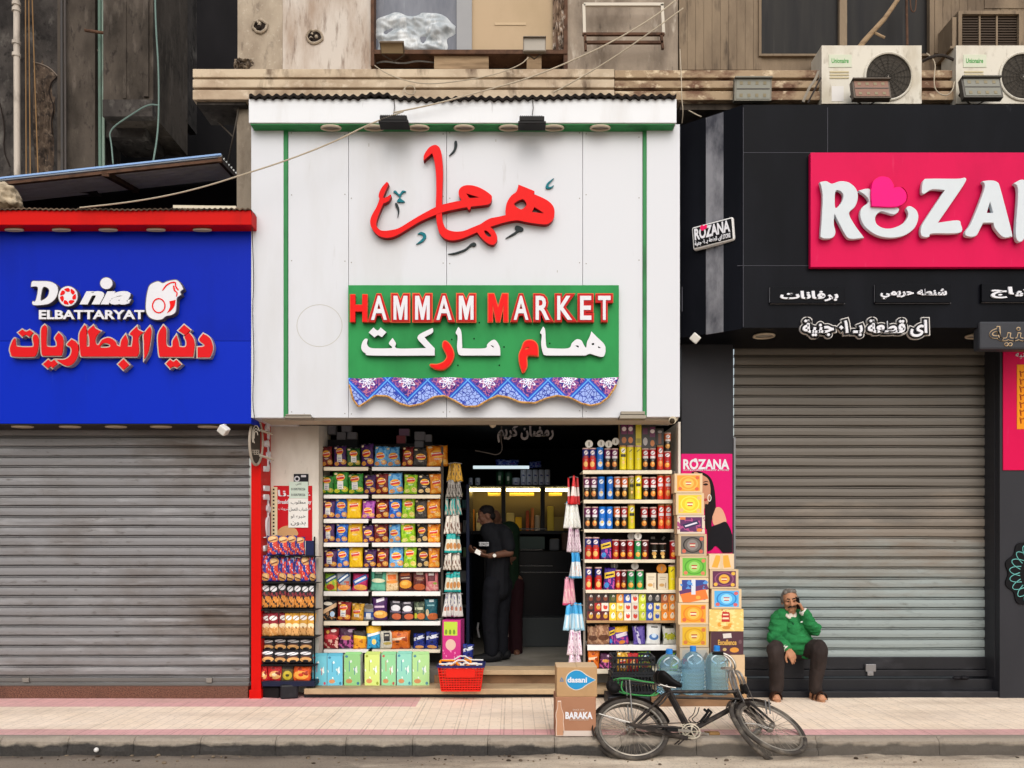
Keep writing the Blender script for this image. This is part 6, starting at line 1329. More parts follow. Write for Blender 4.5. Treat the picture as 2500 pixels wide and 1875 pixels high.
for x0, x1, yt, yb, m, lb in BS2:
    o = carton('printed_carton', x0, x1, yt, yb, ybx-.02+random.uniform(-.02, .0), .19, m, M_CARD2, lb, 'carton', 'printed cartons stacked by the pink poster', rz=R(random.uniform(-2, 2)))
    if 'gold' in lb: exo = o
exo.rotation_euler.z = 0
t = text('lettering', 'Excellence', (1753, 1562, 1798, 1575), exo.location.y-.103, .003, flat('d8a85a', .5), None, bold=.03)
t.data.transform(Matrix.Translation(-exo.location)); t.parent = exo
# water bottles
wb = newmat('blue_water_plastic'); wbm = wb[0]; wbb = wb[2]
wbb.inputs['Base Color'].default_value = C('b8def2'); wbb.inputs['Transmission Weight'].default_value = .86; wbb.inputs['Roughness'].default_value = .08; wbb.inputs['IOR'].default_value = 1.14
plinth = MB().box(X(1590, -.42), X(1796, -.42), -.42, -.07, -.01, .098).build('stone_slab', M_STEP2, None, bevel=.01); tag(plinth, 'low brown stone slab carrying the water bottles and black crates', 'slab')
for px, yt, w, lb, rr in ((1634, 1584, 61, 'big blue water bottle with a bare shoulder left of its neighbours', .0), (1692, 1577, 56, 'big blue water bottle in the middle of the three', .0), (1750, 1576, 56, 'big blue water bottle behind the bicycle handlebar', .0)):
    t = thing('water_bottle', lb, 'water bottle', P(px, 1686, -.26), 'big water bottles on the slab'); org = wloc(t); org = Vector((org.x, -.26, .1)); t.location = org
    r = (X(w, -.26)-X(0, -.26))/2; h = Z(yt, -.26)-.1
    prof = [(r*.9, 0), (r, .02)]
    for k in range(7): zq = .03+k*h*.075; prof += [(r, zq), (r*.95, zq+h*.02), (r*.95, zq+h*.03), (r, zq+h*.05)]
    prof += [(r, h*.62), (r*.97, h*.68), (r*.85, h*.76), (r*.62, h*.83), (r*.3, h*.88), (r*.26, h*.9)]
    MB().lathe(prof, org, 24).build('body', wbm, t, smooth=2)
    MB().lathe([(r*.27, h*.89), (r*.27, h*.99), (r*.22, h)], org, 16).build('cap', flat('2f7fd0', .4), t, smooth=True)
    mb = MB()
    for s in (-1, 1): mb.tube([org+Vector((s*.02+s*.05*math.sin(q*math.pi), -r*(.5+.36*(1-q)), h*(.84-.2*q))) for q in [k/8 for k in range(9)]], .007, 6)
    mb.build('moulded_handle', flat('d4e4ee', .3), t, smooth=True)
    bxm = MB(); bxm.lathe([(r*1.004, h*.2), (r*1.004, h*.42)], org, 24).build('label', artmat('water_label', 'a9cfe6', [('e', '3f8fd0', .62, .5, .16, .3), ('e', 'd4e8f4', .4, .6, .12, .2)], rough=.25), t, smooth=True) if rr else None
# black crates behind the bicycle
def crate(px0, px1, py0, py1, y, d, lb):
    c = P((px0+px1)/2, py1, y); mb = MB(); x0, x1, z0_, z1_ = X(px0, y), X(px1, y), Z(py1, y), Z(py0, y)
    for zz in (z0_, z0_+(z1_-z0_)*.5, z1_-.02):
        for yy in (y, y+d): mb.box(x0, x1, yy, yy+.012, zz, zz+.022)
        for xx in (x0, x1-.012): mb.box(xx, xx+.012, y+.0125, y+d-.0005, zz, zz+.022)
    n = 13
    for k in range(n+1):
        xx = x0+(x1-x0-.01)*k/n
        for yy in (y+.001, y+d+.001): mb.box(xx, xx+.01, yy, yy+.009, z0_+.023, z1_-.0205)
    for k in range(12):
        xx = x0+(x1-x0-.03)*k/12; mb.bar((xx, y+.005, z0_+.02), (xx+.03, y+.005, z0_+(z1_-z0_)*.5), .006, .004)
    mb.box(x0+.01, x1-.01, y+.013, y+d-.001, z0_+.003, z0_+.012)
    o = mb.build('plastic_crate', flat('26282b', .45), None, origin=c); tag(o, lb, 'crate', 'black crates behind the bicycle')
crate(1494, 1600, 1648, 1694, -.40, .3, 'lower black lattice crate standing behind the bicycle rear wheel')
crate(1496, 1600, 1604, 1646.5, -.39, .28, 'upper black lattice crate stacked on another behind the bicycle saddle')
tag(MB().box(X(1484, -.42), X(1588, -.42), -.42, -.09, -.01, .098).build('stone_slab', M_BSTEP, None, bevel=.01), 'dark stone slab under the two black crates', 'slab')
for i, (px, c, lb) in enumerate(((1520, 'y2', 'yellow bag poking out of the upper black crate'), (1545, 'rb', 'red bag poking out of the upper black crate'))):
    soft('snack_bag', px-14, px+14, 1594, 1640, -.3, D[c][1], lb, 'snack bag', None)

# --- inside the shop
YI = 3.0
dc = thing('display_cabinet', 'lit glass display cabinet with yellow strip lamps at the back of the shop', 'display cabinet', P(1262, 1560, YI))
mb = MB()
for px in (1137, 1224, 1320, 1388): bx(px, 1186, px+10, 1300, YI, .1, mb)
bx(1130, 1184, 1400, 1191, YI-.05, .45, mb); bx(1137, 1296, 1398, 1304, YI-.02, .4, mb)
mb.build('frame', flat('1d1e22', .4), dc)
bx(1137, 1190, 1398, 1300, YI+.36, .03).build('back_panel', flat('6a5a3c', .6), dc)
for a, c in ((1141, 1222), (1236, 1318), (1332, 1386)):
    bx(a, 1193, c, 1199, YI+.02, .03).build('strip_lamp', flat('ffe9a0', .4, emit=14), dc)
    bx(a+(8 if a > 1200 else 50), 1203, c-14 if a > 1200 else c, 1211, YI+.06, .02).build('price_rail', flat('d8b44c', .5), dc)
for px, pw, py, hx, lb in ((1144, 14, 1243, 'e08a2a', 'orange box glowing in the cabinet beside the man'), (1162, 14, 1252, 'e8d49a', 'round pale pack beside the orange box'), (1236, 20, 1252, 'd8c07a', 'pale yellow loaf behind the man head in the cabinet'), (1258, 16, 1262, 'e2b02c', 'yellow packet in the middle bay of the cabinet'), (1284, 8, 1246, 'b9583a', 'slim red tube leaning in the cabinet'), (1296, 8, 1240, 'c87a4a', 'slim orange tube leaning in the cabinet'), (1306, 12, 1258, 'a89a8c', 'grey jar at right of the slim tubes'), (1336, 16, 1236, 'c8b04c', 'yellow mesh bag in the right bay of the cabinet'), (1352, 26, 1262, '8c7a4a', 'brown box in the right bay of the cabinet')):
    tag(MB().box(X(px, 3.2), X(px+pw, 3.2), 3.2, 3.28, Z(1297, 3.2), Z(py, 3.2)).build('packet', flat(hx, .5), None, bevel=.015, origin=P(px, 1297, 3.2)), lb, 'packet')
ct = thing('shop_counter', 'dark glazed counter with chrome rails across the back of the shop', 'counter', P(1300, 1560, 2.5))
bx(1180, 1345, 1425, 1562, 2.5, .5).build('body', flat('17181c', .25), ct, bevel=.01)
mb = MB()
for a, x0, x1 in ((1342, 1263, 1326), (1381, 1260, 1350), (1397, 1256, 1400), (1291, 1248, 1336)): mb.tube([P(x0, a, 2.48), P(x1, a, 2.48)], .009, 6)
mb.build('rail', M_CHROME, ct)
bx(1262, 1310, 1330, 1340, 2.55, .2).build('glass_case', flat('3c4a48', .1), ct)
MB().box(X(1258, 2.2), X(1400, 2.2), 2.2, 2.49, FZ, Z(1508, 2.2)).build('plinth', flat('3a3e40', .4), ct, bevel=.01)
sh = thing('back_shelf', 'dark shelf of white tins above the lit cabinet', 'shelf', P(1262, 1187, YI))
bx(1137, 1184.5, 1398, 1188, YI-.12, .45).build('board', flat('2a2c2e', .5), sh); bx(1155, 1137, 1292, 1144, YI-.3, .04).build('tube_lamp', flat('cfe0e6', .4, emit=.9), sh)
TINM = artmat('white_blue_tin', 'd5ddf0', [('e', '3a4a9a', .42, .3, .12, .12), ('e', '3a4a9a', .62, .26, .1, .1), ('r', 'd8e2f4', 0, .9, 1, 1)], rough=.35); GTN = artmat('green_tin', '1c4a2c', [('r', 'c9d6c0', .3, .3, .6, .6), ('r', '0f2a1a', 0, .85, 1, 1)], rough=.35)
def tin(x0, x1, yt, yb, m, lb, g=None):
    w = X(x1, YI)-X(x0, YI); c = P((x0+x1)/2, yb, YI); h = Z(yt, YI)-c.z
    tag(MB().lathe([(w*.47, 0), (w*.5, .01), (w*.5, h-.008), (w*.46, h)], c, 16).build('tin', m, None, smooth=True, origin=c), lb, 'tin', g)
for i in range(5): tin(1271+i*14.6, 1285+i*14.6, 1167, 1184, TINM, f'white tin in the lower row of the back shelf, {ORD[i+1]} of the pairs', 'white tins on the back shelf'); tin(1271+i*14.6, 1285+i*14.6, 1147, 1166.8, TINM, f'white tin in the upper row of the back shelf, {ORD[i+1]} of the pairs', 'white tins on the back shelf')
tin(1251, 1269, 1167, 1184, TINM, 'wide white tin with nothing on top on the back shelf', 'white tins on the back shelf')
tin(1211, 1230, 1148, 1184, GTN, 'tall dark green tin on the back shelf, nearer the door', 'green tins on the back shelf'); tin(1232, 1251, 1151, 1184, GTN, 'tall dark green tin beside the wide white tin', 'green tins on the back shelf')
tin(1144, 1154, 1167, 1184, TINM, 'narrow white tin at the dim end of the back shelf'); tin(1160, 1172, 1167, 1184, TINM, 'second narrow tin at the dim end of the back shelf')
for x0, x1, a, c, lb in ((1210, 1265, 1121, 1142, 'larger blue patterned cloth draped over the back shelf'), (1292, 1322, 1127, 1142, 'smaller blue patterned cloth draped over the back shelf')):
    soft('patterned_cloth', x0, x1, a, c, YI-.02, other('blue_cloth', '1c3a9c', [('n', '8a9cd8', 6, .52, 0, 1), ('n', '5a2c86', 3, .6, 0, 1)]), lb, 'cloth', None, thick=.2)
sb = thing('side_door', 'dark glass shop door folded back inside the entrance', 'door', P(1150, 1600, 1.0))
MB().box(X(1138, 1.0), X(1146, 1.0), 1.0, 1.9, FZ+.01, 2.3).build('door_panel', flat('20263a', .2), sb, bevel=.006)
MB().tube([P(1168, 1520, 1.0), P(1166, 1535, 1.0), P(1170, 1556, 1.0)], .012, 8).build('handle', M_STEEL, sb, smooth=True)
bl = thing('motion_sensor', 'cream rounded sensor hanging from the shutter housing over the doorway', 'sensor', P(1203, 1030, .2))
MB().ball(P(1203, 1033, .12), (.04, .03, .05), 14, 10).build('body', flat('cfc0a8', .4), bl, smooth=True)
bx(1197, 1020, 1210, 1028, .1, .06).build('mount', flat('cfc0a8', .4), bl)
for nm, x0, x1, a, c, lb in (('strip_light', 1513, 1578, 1004, 1022, 'grey metal floodlight bar under the right end of the white fascia'), ('strip_light', 694, 760, 1011, 1021, 'thin grey metal bar under the left end of the white fascia')):
    t = thing(nm, lb, 'floodlight', P((x0+x1)/2, c, -.34)); m1 = flat('8d857a', .4, .4)
    bx(x0+3, a, x1-3, (a+c)/2-1, YF-.04, .1).build('hood', m1, t, bevel=.004); bx(x0, (a+c)/2, x1, c, YF-.055, .12).build('body', m1, t, bevel=.004)

sd_ = thing('side_shelf', 'dim narrow shelf of small packets behind the hanging strip inside the doorway', 'shelf', P(1128, 1560, 1.6))
for k, py in enumerate((1240, 1300, 1360, 1420, 1480)): bx(1106, py, 1150, py+3, 1.6, .3).build('shelf', flat('4a4c50', .5), sd_)
bx(1100, 1170, 1106, 1560, 1.6, .3).build('upright', flat('2c2e32', .5), sd_)
for k, (px, py, w, h, hx, lb) in enumerate(((1110, 1240, 14, 26, '6a6c70', 'grey packet on the top board of the dim side shelf'), (1128, 1240, 12, 20, '4f7a80', 'teal packet on the top board of the dim side shelf'), (1110, 1300, 18, 24, '7a5a4a', 'brown packet on the second board of the dim side shelf'), (1130, 1300, 14, 30, '8a8c90', 'pale packet on the second board of the dim side shelf'), (1112, 1360, 14, 30, '5a5c66', 'slate packet on the third board of the dim side shelf'), (1130, 1360, 14, 24, '6a7a5a', 'olive packet on the third board of the dim side shelf'), (1114, 1420, 26, 26, '7a7c80', 'wide grey packet on the fourth board of the dim side shelf'))):
    tag(MB().box(X(px, 1.62), X(px+w, 1.62), 1.62, 1.7, Z(py, 1.62)+.001, Z(py-h, 1.62)).build('packet', flat(hx, .5), None, bevel=.008, origin=P(px, py, 1.62)), lb, 'packet')
for px, py, w, h, hx, lb in ((1268, 1345, 26, 18, '3a4a4c', 'glass jar standing at the end of the dark counter'), (1342, 1345, 24, 30, '55575c', 'grey till on the dark counter near the tube rack'), (1372, 1345, 16, 44, '4c3a34', 'dark bottle on the counter behind the pink strip')):
    tag(MB().box(X(px, 2.6), X(px+w, 2.6), 2.6, 2.75, Z(py, 2.5)+.002, Z(py-h, 2.6)).build('counter_item', flat(hx, .25), None, bevel=.02, origin=P(px, py, 2.6)), lb, 'till' if 'till' in lb else 'jar' if 'jar' in lb else 'bottle')
# ---------------------------------------------------------------- bicycles leaning over against the kerb
LEAN = R(50); UPV = Vector((0, math.sin(LEAN), math.cos(LEAN))); NRM = Vector((0, -math.cos(LEAN), math.sin(LEAN))); XV = Vector((1, 0, 0))
M_FRAME = grunge('dusty_black_frame', '2a2523', [('6d6055', 14, (1, 1, 1), .5, .75, .6)], rough=.5); M_TYRE = grunge('dusty_tyre', '3f3a36', [('7d7468', 10, (1, 1, 1), .45, .7, .7), ('2a2725', 30, (1, 1, 1), .55, .75, .7)], rough=.9)
M_RIMM = grunge('dull_rim', '8d867c', [('5a5046', 12, (1, 1, 1), .5, .75, .7)], rough=.4, metal=.6); M_SPOKE = flat('8f8578', .4, .6); M_CHROMED = grunge('worn_chrome', 'a8a49e', [('6b5c4e', 16, (1, 1, 1), .5, .7, .7)], rough=.3, metal=.8)
M_RUBBER = flat('1c1b1b', .7); M_SADDLE = flat('161516', .45)
def make_bike(yc, label, steer, off0=0.0, full=True, dx=0, fz=(1838, 785), fv=.03):
    O = Vector((0, yc, -.128))+NRM*off0
    camp = Vector((0, CAMY, CAMH))
    def bp(zx, zy, off=0.0):
        px, py = 1340+(zx+dx)/3.352, 1560+zy/3.352
        d = Vector(((px-CX)/FPX, 1, (HY-py)/FPX)); o = O+NRM*off
        return camp+d*((o-camp).dot(NRM)/d.dot(NRM))
    def uv(u, v, off=0.0): return Vector((u, O.y, O.z))+UPV*v+NRM*off
    RW = .292
    cR = uv(bp(677, 735).x, RW+.018); cF = uv(bp(*fz).x, RW+fv)
    t = thing('bicycle', label, 'bicycle', (bp(1200, 900).x, O.y, -.13), 'old bicycles leaning on the kerb')
    def wheel(c, a, b, ax):
        tm = MB(); ring = lambda r, n=48: [c+r*(math.cos(q)*a+math.sin(q)*b) for q in [i*2*math.pi/n for i in range(n)]]
        tm.tube(ring(RW), .019, 10, closed=True); tw = tm.build('tyre', M_TYRE, None, smooth=True)
        w = MB().tube(ring(RW-.027), .011, 8, closed=True).build('wheel', M_RIMM, t, smooth=True)
        tw.parent = w
        for v in tw.data.vertices: v.co -= wloc(w)
        sp = MB()
        for i in range(32):
            q = i*2*math.pi/32; s = 1 if i % 2 else -1; q2 = q+(.5 if i % 4 < 2 else -.5)
            sp.tube([c+ax*s*.03+.02*(math.cos(q2)*a+math.sin(q2)*b), c+(RW-.033)*(math.cos(q)*a+math.sin(q)*b)], .0017, 4)
        sp.build('spokes', M_SPOKE, w)
        h = MB(); h.tube([c-ax*.05, c-ax*.032, c-ax*.03, c+ax*.03, c+ax*.032, c+ax*.05], [.012, .012, .024, .024, .012, .012], 12); h.build('hub', M_CHROMED, w, smooth=True)
    wheel(cR, XV, UPV, NRM)
    hT, hB = bp(1548, 432), bp(1592, 525)
    a = (cF-hB).normalized(); perp = (NRM.cross(a)).normalized()
    if perp.x < 0: perp = -perp
    b = math.cos(steer)*perp-math.sin(steer)*NRM; ax = a.cross(b).normalized()
    if ax.dot(NRM) < 0: ax = -ax
    wheel(cF, a, b, ax)
    BB, ST = bp(1165, 755), bp(1000, 432)
    f = MB(); r = .015
    for p, q, rr in ((ST, hT, r), (bp(1018, 478), bp(1572, 490), .011), (hB, BB, r), (BB, bp(975, 395), r)): f.tube([p, q], rr, 10)
    f.tube([hT+(hT-hB)*.15, hB], .02, 10)
    for s in (-.045, .045):
        f.tube([ST, ST.lerp(cR, .2)+NRM*s, cR+NRM*s*1.1], .008, 8); f.tube([BB+NRM*s*.6, BB.lerp(cR, .3)+NRM*s, cR+NRM*s*1.1], .009, 8)
    f.tube([BB-NRM*.045, BB+NRM*.045], .024, 12)
    f.build('frame', M_FRAME, t, smooth=True)
    fk = MB()
    for s in (-.05, .05): fk.tube([hB, hB+a*.05+ax*s, cF-a*.1+ax*s, cF+ax*s+b*.0], [.014, .013, .010, .008], 8)
    fk.tube([hB+a*.045-ax*.055, hB+a*.045+ax*.055], .015, 8)
    fk.build('fork', M_FRAME, t, smooth=True)
    def arc(c, u, v, rr, t0, t1, w, nrm, name, mat):
        m = MB(); k = 26; vs = []
        for i in range(k+1):
            q = R(t0+(t1-t0)*i/k); d = math.cos(q)*u+math.sin(q)*v
            vs += [c+d*(rr-.008)-nrm*w, c+d*rr-nrm*w*.6, c+d*(rr+.004), c+d*rr+nrm*w*.6, c+d*(rr-.008)+nrm*w]
        m.add(vs, [(i*5+j, i*5+j+1, (i+1)*5+j+1, (i+1)*5+j) for i in range(k) for j in range(4)])
        return m.build(name, mat, t, smooth=True)
    arc(cR, XV, UPV, RW+.038, 12, 196, .03, NRM, 'mudguard', M_FRAME)
    arc(cF, -a, b, RW+.036, -58, 52, .03, ax, 'mudguard', M_FRAME)
    sd = MB(); s0, s1 = bp(880, 318), bp(1088, 388); dd = (s1-s0); up = (UPV-dd.normalized()*UPV.dot(dd.normalized())).normalized()
    vs = []; prof = ((0, .02, .02), (.06, .068, .045), (.2, .085, .055), (.4, .07, .05), (.6, .04, .04), (.8, .028, .032), (.95, .022, .026), (1, .01, .012)); n = 16
    for k, w, h in prof:
        c = s0+dd*k+up*(.03*(1-k)**2)
        vs += [c+NRM*w*math.cos(q)+up*h*math.sin(q)*(1 if math.sin(q) > 0 else .6) for q in [i*2*math.pi/n for i in range(n)]]
    fs = [(i*n+j, i*n+(j+1) % n, (i+1)*n+(j+1) % n, (i+1)*n+j) for i in range(len(prof)-1) for j in range(n)]+[tuple(reversed(range(n))), tuple((len(prof)-1)*n+j for j in range(n))]
    sd.add(vs, fs).build('saddle', M_SADDLE, t, smooth=True)
    mb = MB(); mb.tube([ST, bp(960, 380)], .012, 8)
    for s in (-.03, .03): mb.tube([bp(910, 372, s), bp(975, 392, s), bp(1040, 400, s)], .005, 6)
    mb.build('seat_post', M_CHROMED, t, smooth=True)
    hb = MB(); hc = bp(1498, 262)
    hb.tube([hT+(hT-hB)*.1, bp(1515, 330), hc], .012, 8)
    A = (math.cos(steer)*NRM+math.sin(steer)*perp)
    hb.tube(chaikin([bp(1375, 118, .10), bp(1440, 118, .12), bp(1505, 160, .1), bp(1532, 235, .05), hc, bp(1560, 265, -.05), bp(1592, 330, -.08), bp(1612, 420, -.04)], 2), .011, 8)
    hb.build('handlebar', M_CHROMED, t, smooth=True)
    for p, q in ((bp(1368, 117, .10), bp(1430, 117, .118)), (bp(1606, 380, -.06), bp(1616, 440, -.035))):
        MB().tube([p, q], .017, 10).build('grip', M_RUBBER, t, smooth=True)
    bl = MB()
    bl.tube(chaikin([bp(1440, 235, .1), bp(1500, 228, .06), bp(1520, 290, .03), bp(1545, 400, .03), bp(1600, 520, .05)], 2), .004, 6)
    bl.tube(chaikin([bp(1440, 180, .1), bp(1490, 180, .06), bp(1475, 320, .02), bp(1520, 420, .02)], 2), .004, 6)
    bl.tube(chaikin([bp(1600, 330, -.06), bp(1640, 420, -.02), bp(1690, 540, .04), bp(1760, 640, .05)], 2), .003, 6)
    bl.tube(chaikin([bp(1530, 500, .03), bp(1480, 600, .03), bp(1550, 690, .05), bp(1700, 690, .07), bp(1830, 740, .06)], 2), .003, 6)
    bl.build('brake_rod', M_CHROMED, t, smooth=True)
    if full:
        MB().bar(bp(1440, 240, .11), bp(1500, 238, .07), .01, .022).build('brake_lever', M_CHROMED, t)
        ch = MB(); cc = bp(1165, 755, .05); rad = .072
        ring = [cc+rad*(math.cos(q)*XV+math.sin(q)*UPV)*(1+.03*math.cos(q*36)) for q in [i*2*math.pi/144 for i in range(144)]]
        ch.tube(ring, .005, 5, closed=True); ch.tube([cc+.05*(math.cos(q)*XV+math.sin(q)*UPV) for q in [i*math.pi/12 for i in range(24)]], .004, 5, closed=True)
        for i in range(5): q = i*2*math.pi/5; ch.bar(cc, cc+(rad-.004)*(math.cos(q)*XV+math.sin(q)*UPV), .012, .004)
        ch.build('chainring', flat('c2b8a4', .4, .4), t, smooth=False)
        MB().bar(bp(1165, 755, .062), bp(1012, 742, .064), .012, .018).build('crank', M_CHROMED, t); MB().bar(bp(1165, 755, -.06), bp(1310, 782, -.06), .012, .018).build('crank', M_CHROMED, t)
        for zx, zy, o in ((1008, 742, .11), (1350, 770, -.09)):
            pd = MB(); c = bp(zx, zy, o); pd.box(c.x-.045, c.x+.045, c.y-.03, c.y+.03, c.z-.011, c.z+.011); pd.build('pedal', flat('8a6a44', .7) if o < 0 else M_RUBBER, t, bevel=.004)
        cn = MB(); cn.tube([bp(1165, 685, .05), bp(680, 700, .05)], .004, 5); cn.tube([bp(1165, 826, .05), bp(690, 748, .05)], .004, 5); cn.build('chain', flat('3a332d', .6), t)
        MB().bar(bp(660, 695, .065), bp(1140, 812, .065), .004, .03).build('chain_guard', M_FRAME, t)
        cr_ = MB(); 
        for s in (-.06, -.02, .02, .06): cr_.tube([bp(570, 330, s), bp(900, 372, s)], .005, 6)
        for zx in (575, 660, 780, 890): cr_.tube([bp(zx, 330+(zx-570)*.127, -.06), bp(zx, 330+(zx-570)*.127, .06)], .005, 6)
        cr_.build('carrier', M_FRAME, t, smooth=True)
        for p, q in ((bp(660, 335, -.065), bp(684, 665, -.065)), (bp(660, 335, .065), bp(684, 665, .065)), (bp(410, 612, .05), bp(680, 688, .06)), (bp(1800, 500, .05), bp(1812, 610, .06))):
            MB().tube([p, q], .0065, 6).build('stay', M_CHROMED, t, smooth=True)
        gs = MB(); gs.tube(chaikin([bp(560, 335, .02), bp(640, 318, .04), bp(720, 338, .03), bp(790, 352, .02), bp(860, 360, .02)], 2), .009, 6); gs.tube(chaikin([bp(600, 345, .05), bp(590, 400, .06), bp(620, 450, .05), bp(860, 470, .04), bp(900, 440, .04)], 2), .006, 6)
        gs.build('strap', flat('3f8a4c', .6), t, smooth=True)
        ks = MB(); ks.tube([bp(1100, 830, .05), bp(1060, 862, .08)], .006, 6); ks.build('kickstand', M_FRAME, t, smooth=True)
        lk = MB(); lk.tube([bp(1300, 575, .03), bp(1330, 600, .03), bp(1300, 640, .03), bp(1270, 680, .02)], .012, 8); lk.tube(chaikin([bp(1230, 560, .02), bp(1215, 620, .03), bp(1160, 660, .03), bp(1230, 700, .02), bp(1300, 640, .02)], 2), .004, 6); lk.build('lock', M_RUBBER, t, smooth=True)
    else:
        mb = MB(); mb.tube([bp(560, 350), bp(900, 390)], .008, 6); mb.build('carrier', M_FRAME, t)
    return t, bp
bike1, bp1 = make_bike(-1.90, 'old black roadster bicycle tipped towards the shops, green strap on its carrier', R(20))
bike2, bp2 = make_bike(-1.86, 'second old bicycle mostly hidden behind the front one, its front wheel turned sharply', R(40), off0=-.05, full=True, dx=-30, fz=(1740, 800), fv=.005)
bag = MB(); bag.ball(bp1(530, 400, -.02), (.06, .07, .05), 12, 8); bag.ball(bp1(495, 380, .0), (.03, .05, .045), 10, 8)
tag(bag.build('tool_bag', flat('1d1c1d', .7), None, smooth=True, origin=bp1(530, 430)), 'small black bag tied at the end of the bicycle carrier', 'bag')

# ---------------------------------------------------------------- people
def remesh(mb, name, mat, parent, vox=.006, noise_amp=0, nscale=9, smooth_it=4, mats=None, matfn=None, stretch=(1, 1, 1)):
    """fuse a set of tapered limbs into one continuous skin"""
    o = mb.build('tmp', mat, None); md = o.modifiers.new('r', 'REMESH'); md.mode = 'VOXEL'; md.voxel_size = vox
    if smooth_it:
        sm = o.modifiers.new('s', 'SMOOTH'); sm.iterations = smooth_it; sm.factor = .5
    dg = bpy.context.evaluated_depsgraph_get(); me = bpy.data.meshes.new_from_object(o.evaluated_get(dg)); bpy.data.objects.remove(o)
    org = wloc(parent) if parent else Vector((0, 0, 0))
    if noise_amp:
        ns = [v.normal.copy() for v in me.vertices]
        for v, nn in zip(me.vertices, ns):
            q = Vector((v.co.x*stretch[0], v.co.y*stretch[1], v.co.z*stretch[2]))
            v.co += nn*noise_amp*(.8*mnoise.noise(q*nscale)+.9*(.35-abs(mnoise.noise(q*nscale*1.1+Vector((5, 1, 2)))))+.4*(.3-abs(mnoise.noise(q*nscale*2.3))))
    me.materials.clear()
    for m in (mats or [mat]): me.materials.append(m)
    for p in me.polygons:
        p.use_smooth = True; p.material_index = matfn(p.center) if matfn else 0
    for v in me.vertices: v.co -= org
    me.name = name; o = bpy.data.objects.new(name, me); COL.objects.link(o)
    if parent: o.parent = parent
    return o
def hand(mb, w, d, n, side, curl, s=1.0, thumb=(.5, .6)):
    """palm, four unequal fingers bent towards n, and a thumb leaving the side of the palm"""
    d = d.normalized(); n = (n-d*n.dot(d)).normalized(); t = d.cross(n).normalized()*side
    kn = []
    for i, (o, L) in enumerate(((.034, .078), (.012, .086), (-.011, .081), (-.032, .066))):
        k = w+(d*(.088-.004*abs(i-1.2))+t*o)*s; kn.append(k)
        mb.chain([(w+t*o*.55*s+d*.012*s, .0165*s), (k, .0135*s)], 10)
        p, q = k, d.copy(); r = .0105*s; fan = t*(o*.9)
        for j, f in enumerate((.46, .32, .22)):
            ang = R(curl[i] if i < len(curl) else curl[-1])*(.75 if j == 0 else 1.0)
            ax = q.cross(n)
            q = (math.cos(ang)*q+math.sin(ang)*(n-q*n.dot(q)).normalized()+fan*.12).normalized() if ang else (q+fan*.2).normalized()
            e = p+q*L*f*s; mb.cone(p, r, e, r*.88, 10); p, r = e, r*.88
    mb.chain([(k, .0125*s) for k in kn], 10)
    b = w+(d*.028+t*.026)*s; m1 = b+(d*.035*thumb[1]/.6+t*.034+n*.014)*s; m2 = m1+(d*.03+t*.010+n*.010)*s; m3 = m2+(d*.024+n*.006)*s
    mb.chain([(w+d*.02*s, .016*s), (b, .0155*s), (m1, .0125*s), (m2, .0108*s), (m3, .009*s)], 10)
def head(mb, c, rot, s=1.0):
    """face towards local -y"""
    def q(x, y, z): return c+rot@Vector((x*s, y*s, z*s))
    mb.ball(q(0, .012, .03), (.074*s, .092*s, .083*s), 24, 16, rot=rot); mb.ball(q(0, -.006, -.03), (.062*s, .072*s, .078*s), 22, 16, rot=rot)
    mb.ball(q(0, -.045, -.088), (.03*s, .026*s, .022*s), 14, 10, rot=rot); mb.cone(q(-.035, -.02, -.075), .024*s, q(.035, -.02, -.075), .024*s)
    mb.cone(q(0, -.078, .012), .010*s, q(0, -.100, -.030), .0155*s); mb.ball(q(-.014, -.088, -.034), .010*s, 10, 8); mb.ball(q(.014, -.088, -.034), .010*s, 10, 8)
    mb.cone(q(-.045, -.066, .024), .012*s, q(.045, -.066, .024), .012*s)
    for x in (-1, 1):
        mb.ball(q(x*.042, -.058, -.02), (.022*s, .02*s, .022*s), 12, 8, rot=rot)
        mb.ball(q(x*.077, .012, -.008), (.010*s, .022*s, .034*s), 12, 8, rot=rot)
        mb.ball(q(x*.030, -.070, .005), (.014*s, .010*s, .009*s), 10, 8, rot=rot)
    mb.cone(q(-.02, -.078, -.062), .0085*s, q(.02, -.078, -.062), .0085*s)
    return q
M_SKIN = grunge('weathered_skin', 'b07e60', [('8a5a42', 9, (1, 1, 1), .45, .7, .5)], rough=.55, bump=.05, bscale=60); M_SKIN2 = grunge('tan_skin', '5e4032', [('4a3024', 9, (1, 1, 1), .45, .7, .4)], rough=.55)
def mz_(zx, zy, y): return P(1840+zx/5.027, 1400+zy/5.027, y)
man = thing('person', 'seated man in a green sweater holding a phone to his ear', 'person', mz_(530, 1540, -.02))
wrR = mz_(608, 462, -.03); wrL = mz_(418, 925, -.20)
hc = mz_(446, 335, .06); hrot = Matrix.Rotation(R(-10), 3, 'Z')@Matrix.Rotation(R(-5), 3, 'Y')@Matrix.Rotation(R(4), 3, 'X')
b = MB(); hq = head(b, hc, hrot, 1.02)
b.chain([(mz_(450, 430, .085), .056), (mz_(452, 520, .11), .062)])
b.chain([(mz_(452, 560, .12), .08), (mz_(500, 900, .08), .08)])
b.chain([(mz_(452, 560, .12), .07), (mz_(630, 570, .1), .045), (mz_(760, 695, -.03), .038), (wrR, .027)]); b.chain([(mz_(452, 560, .12), .07), (mz_(285, 585, .1), .045), (mz_(245, 795, .04), .038), (wrL, .027)])
hand(b, wrR, mz_(560, 365, -.02)-wrR, Vector((-1, .25, 0)), -1, (62, 66, 64, 60), .98)
hand(b, wrL, mz_(500, 1060, -.215)-wrL, Vector((-.1, .9, -.2)), -1, (10, 14, 17, 22), .98)
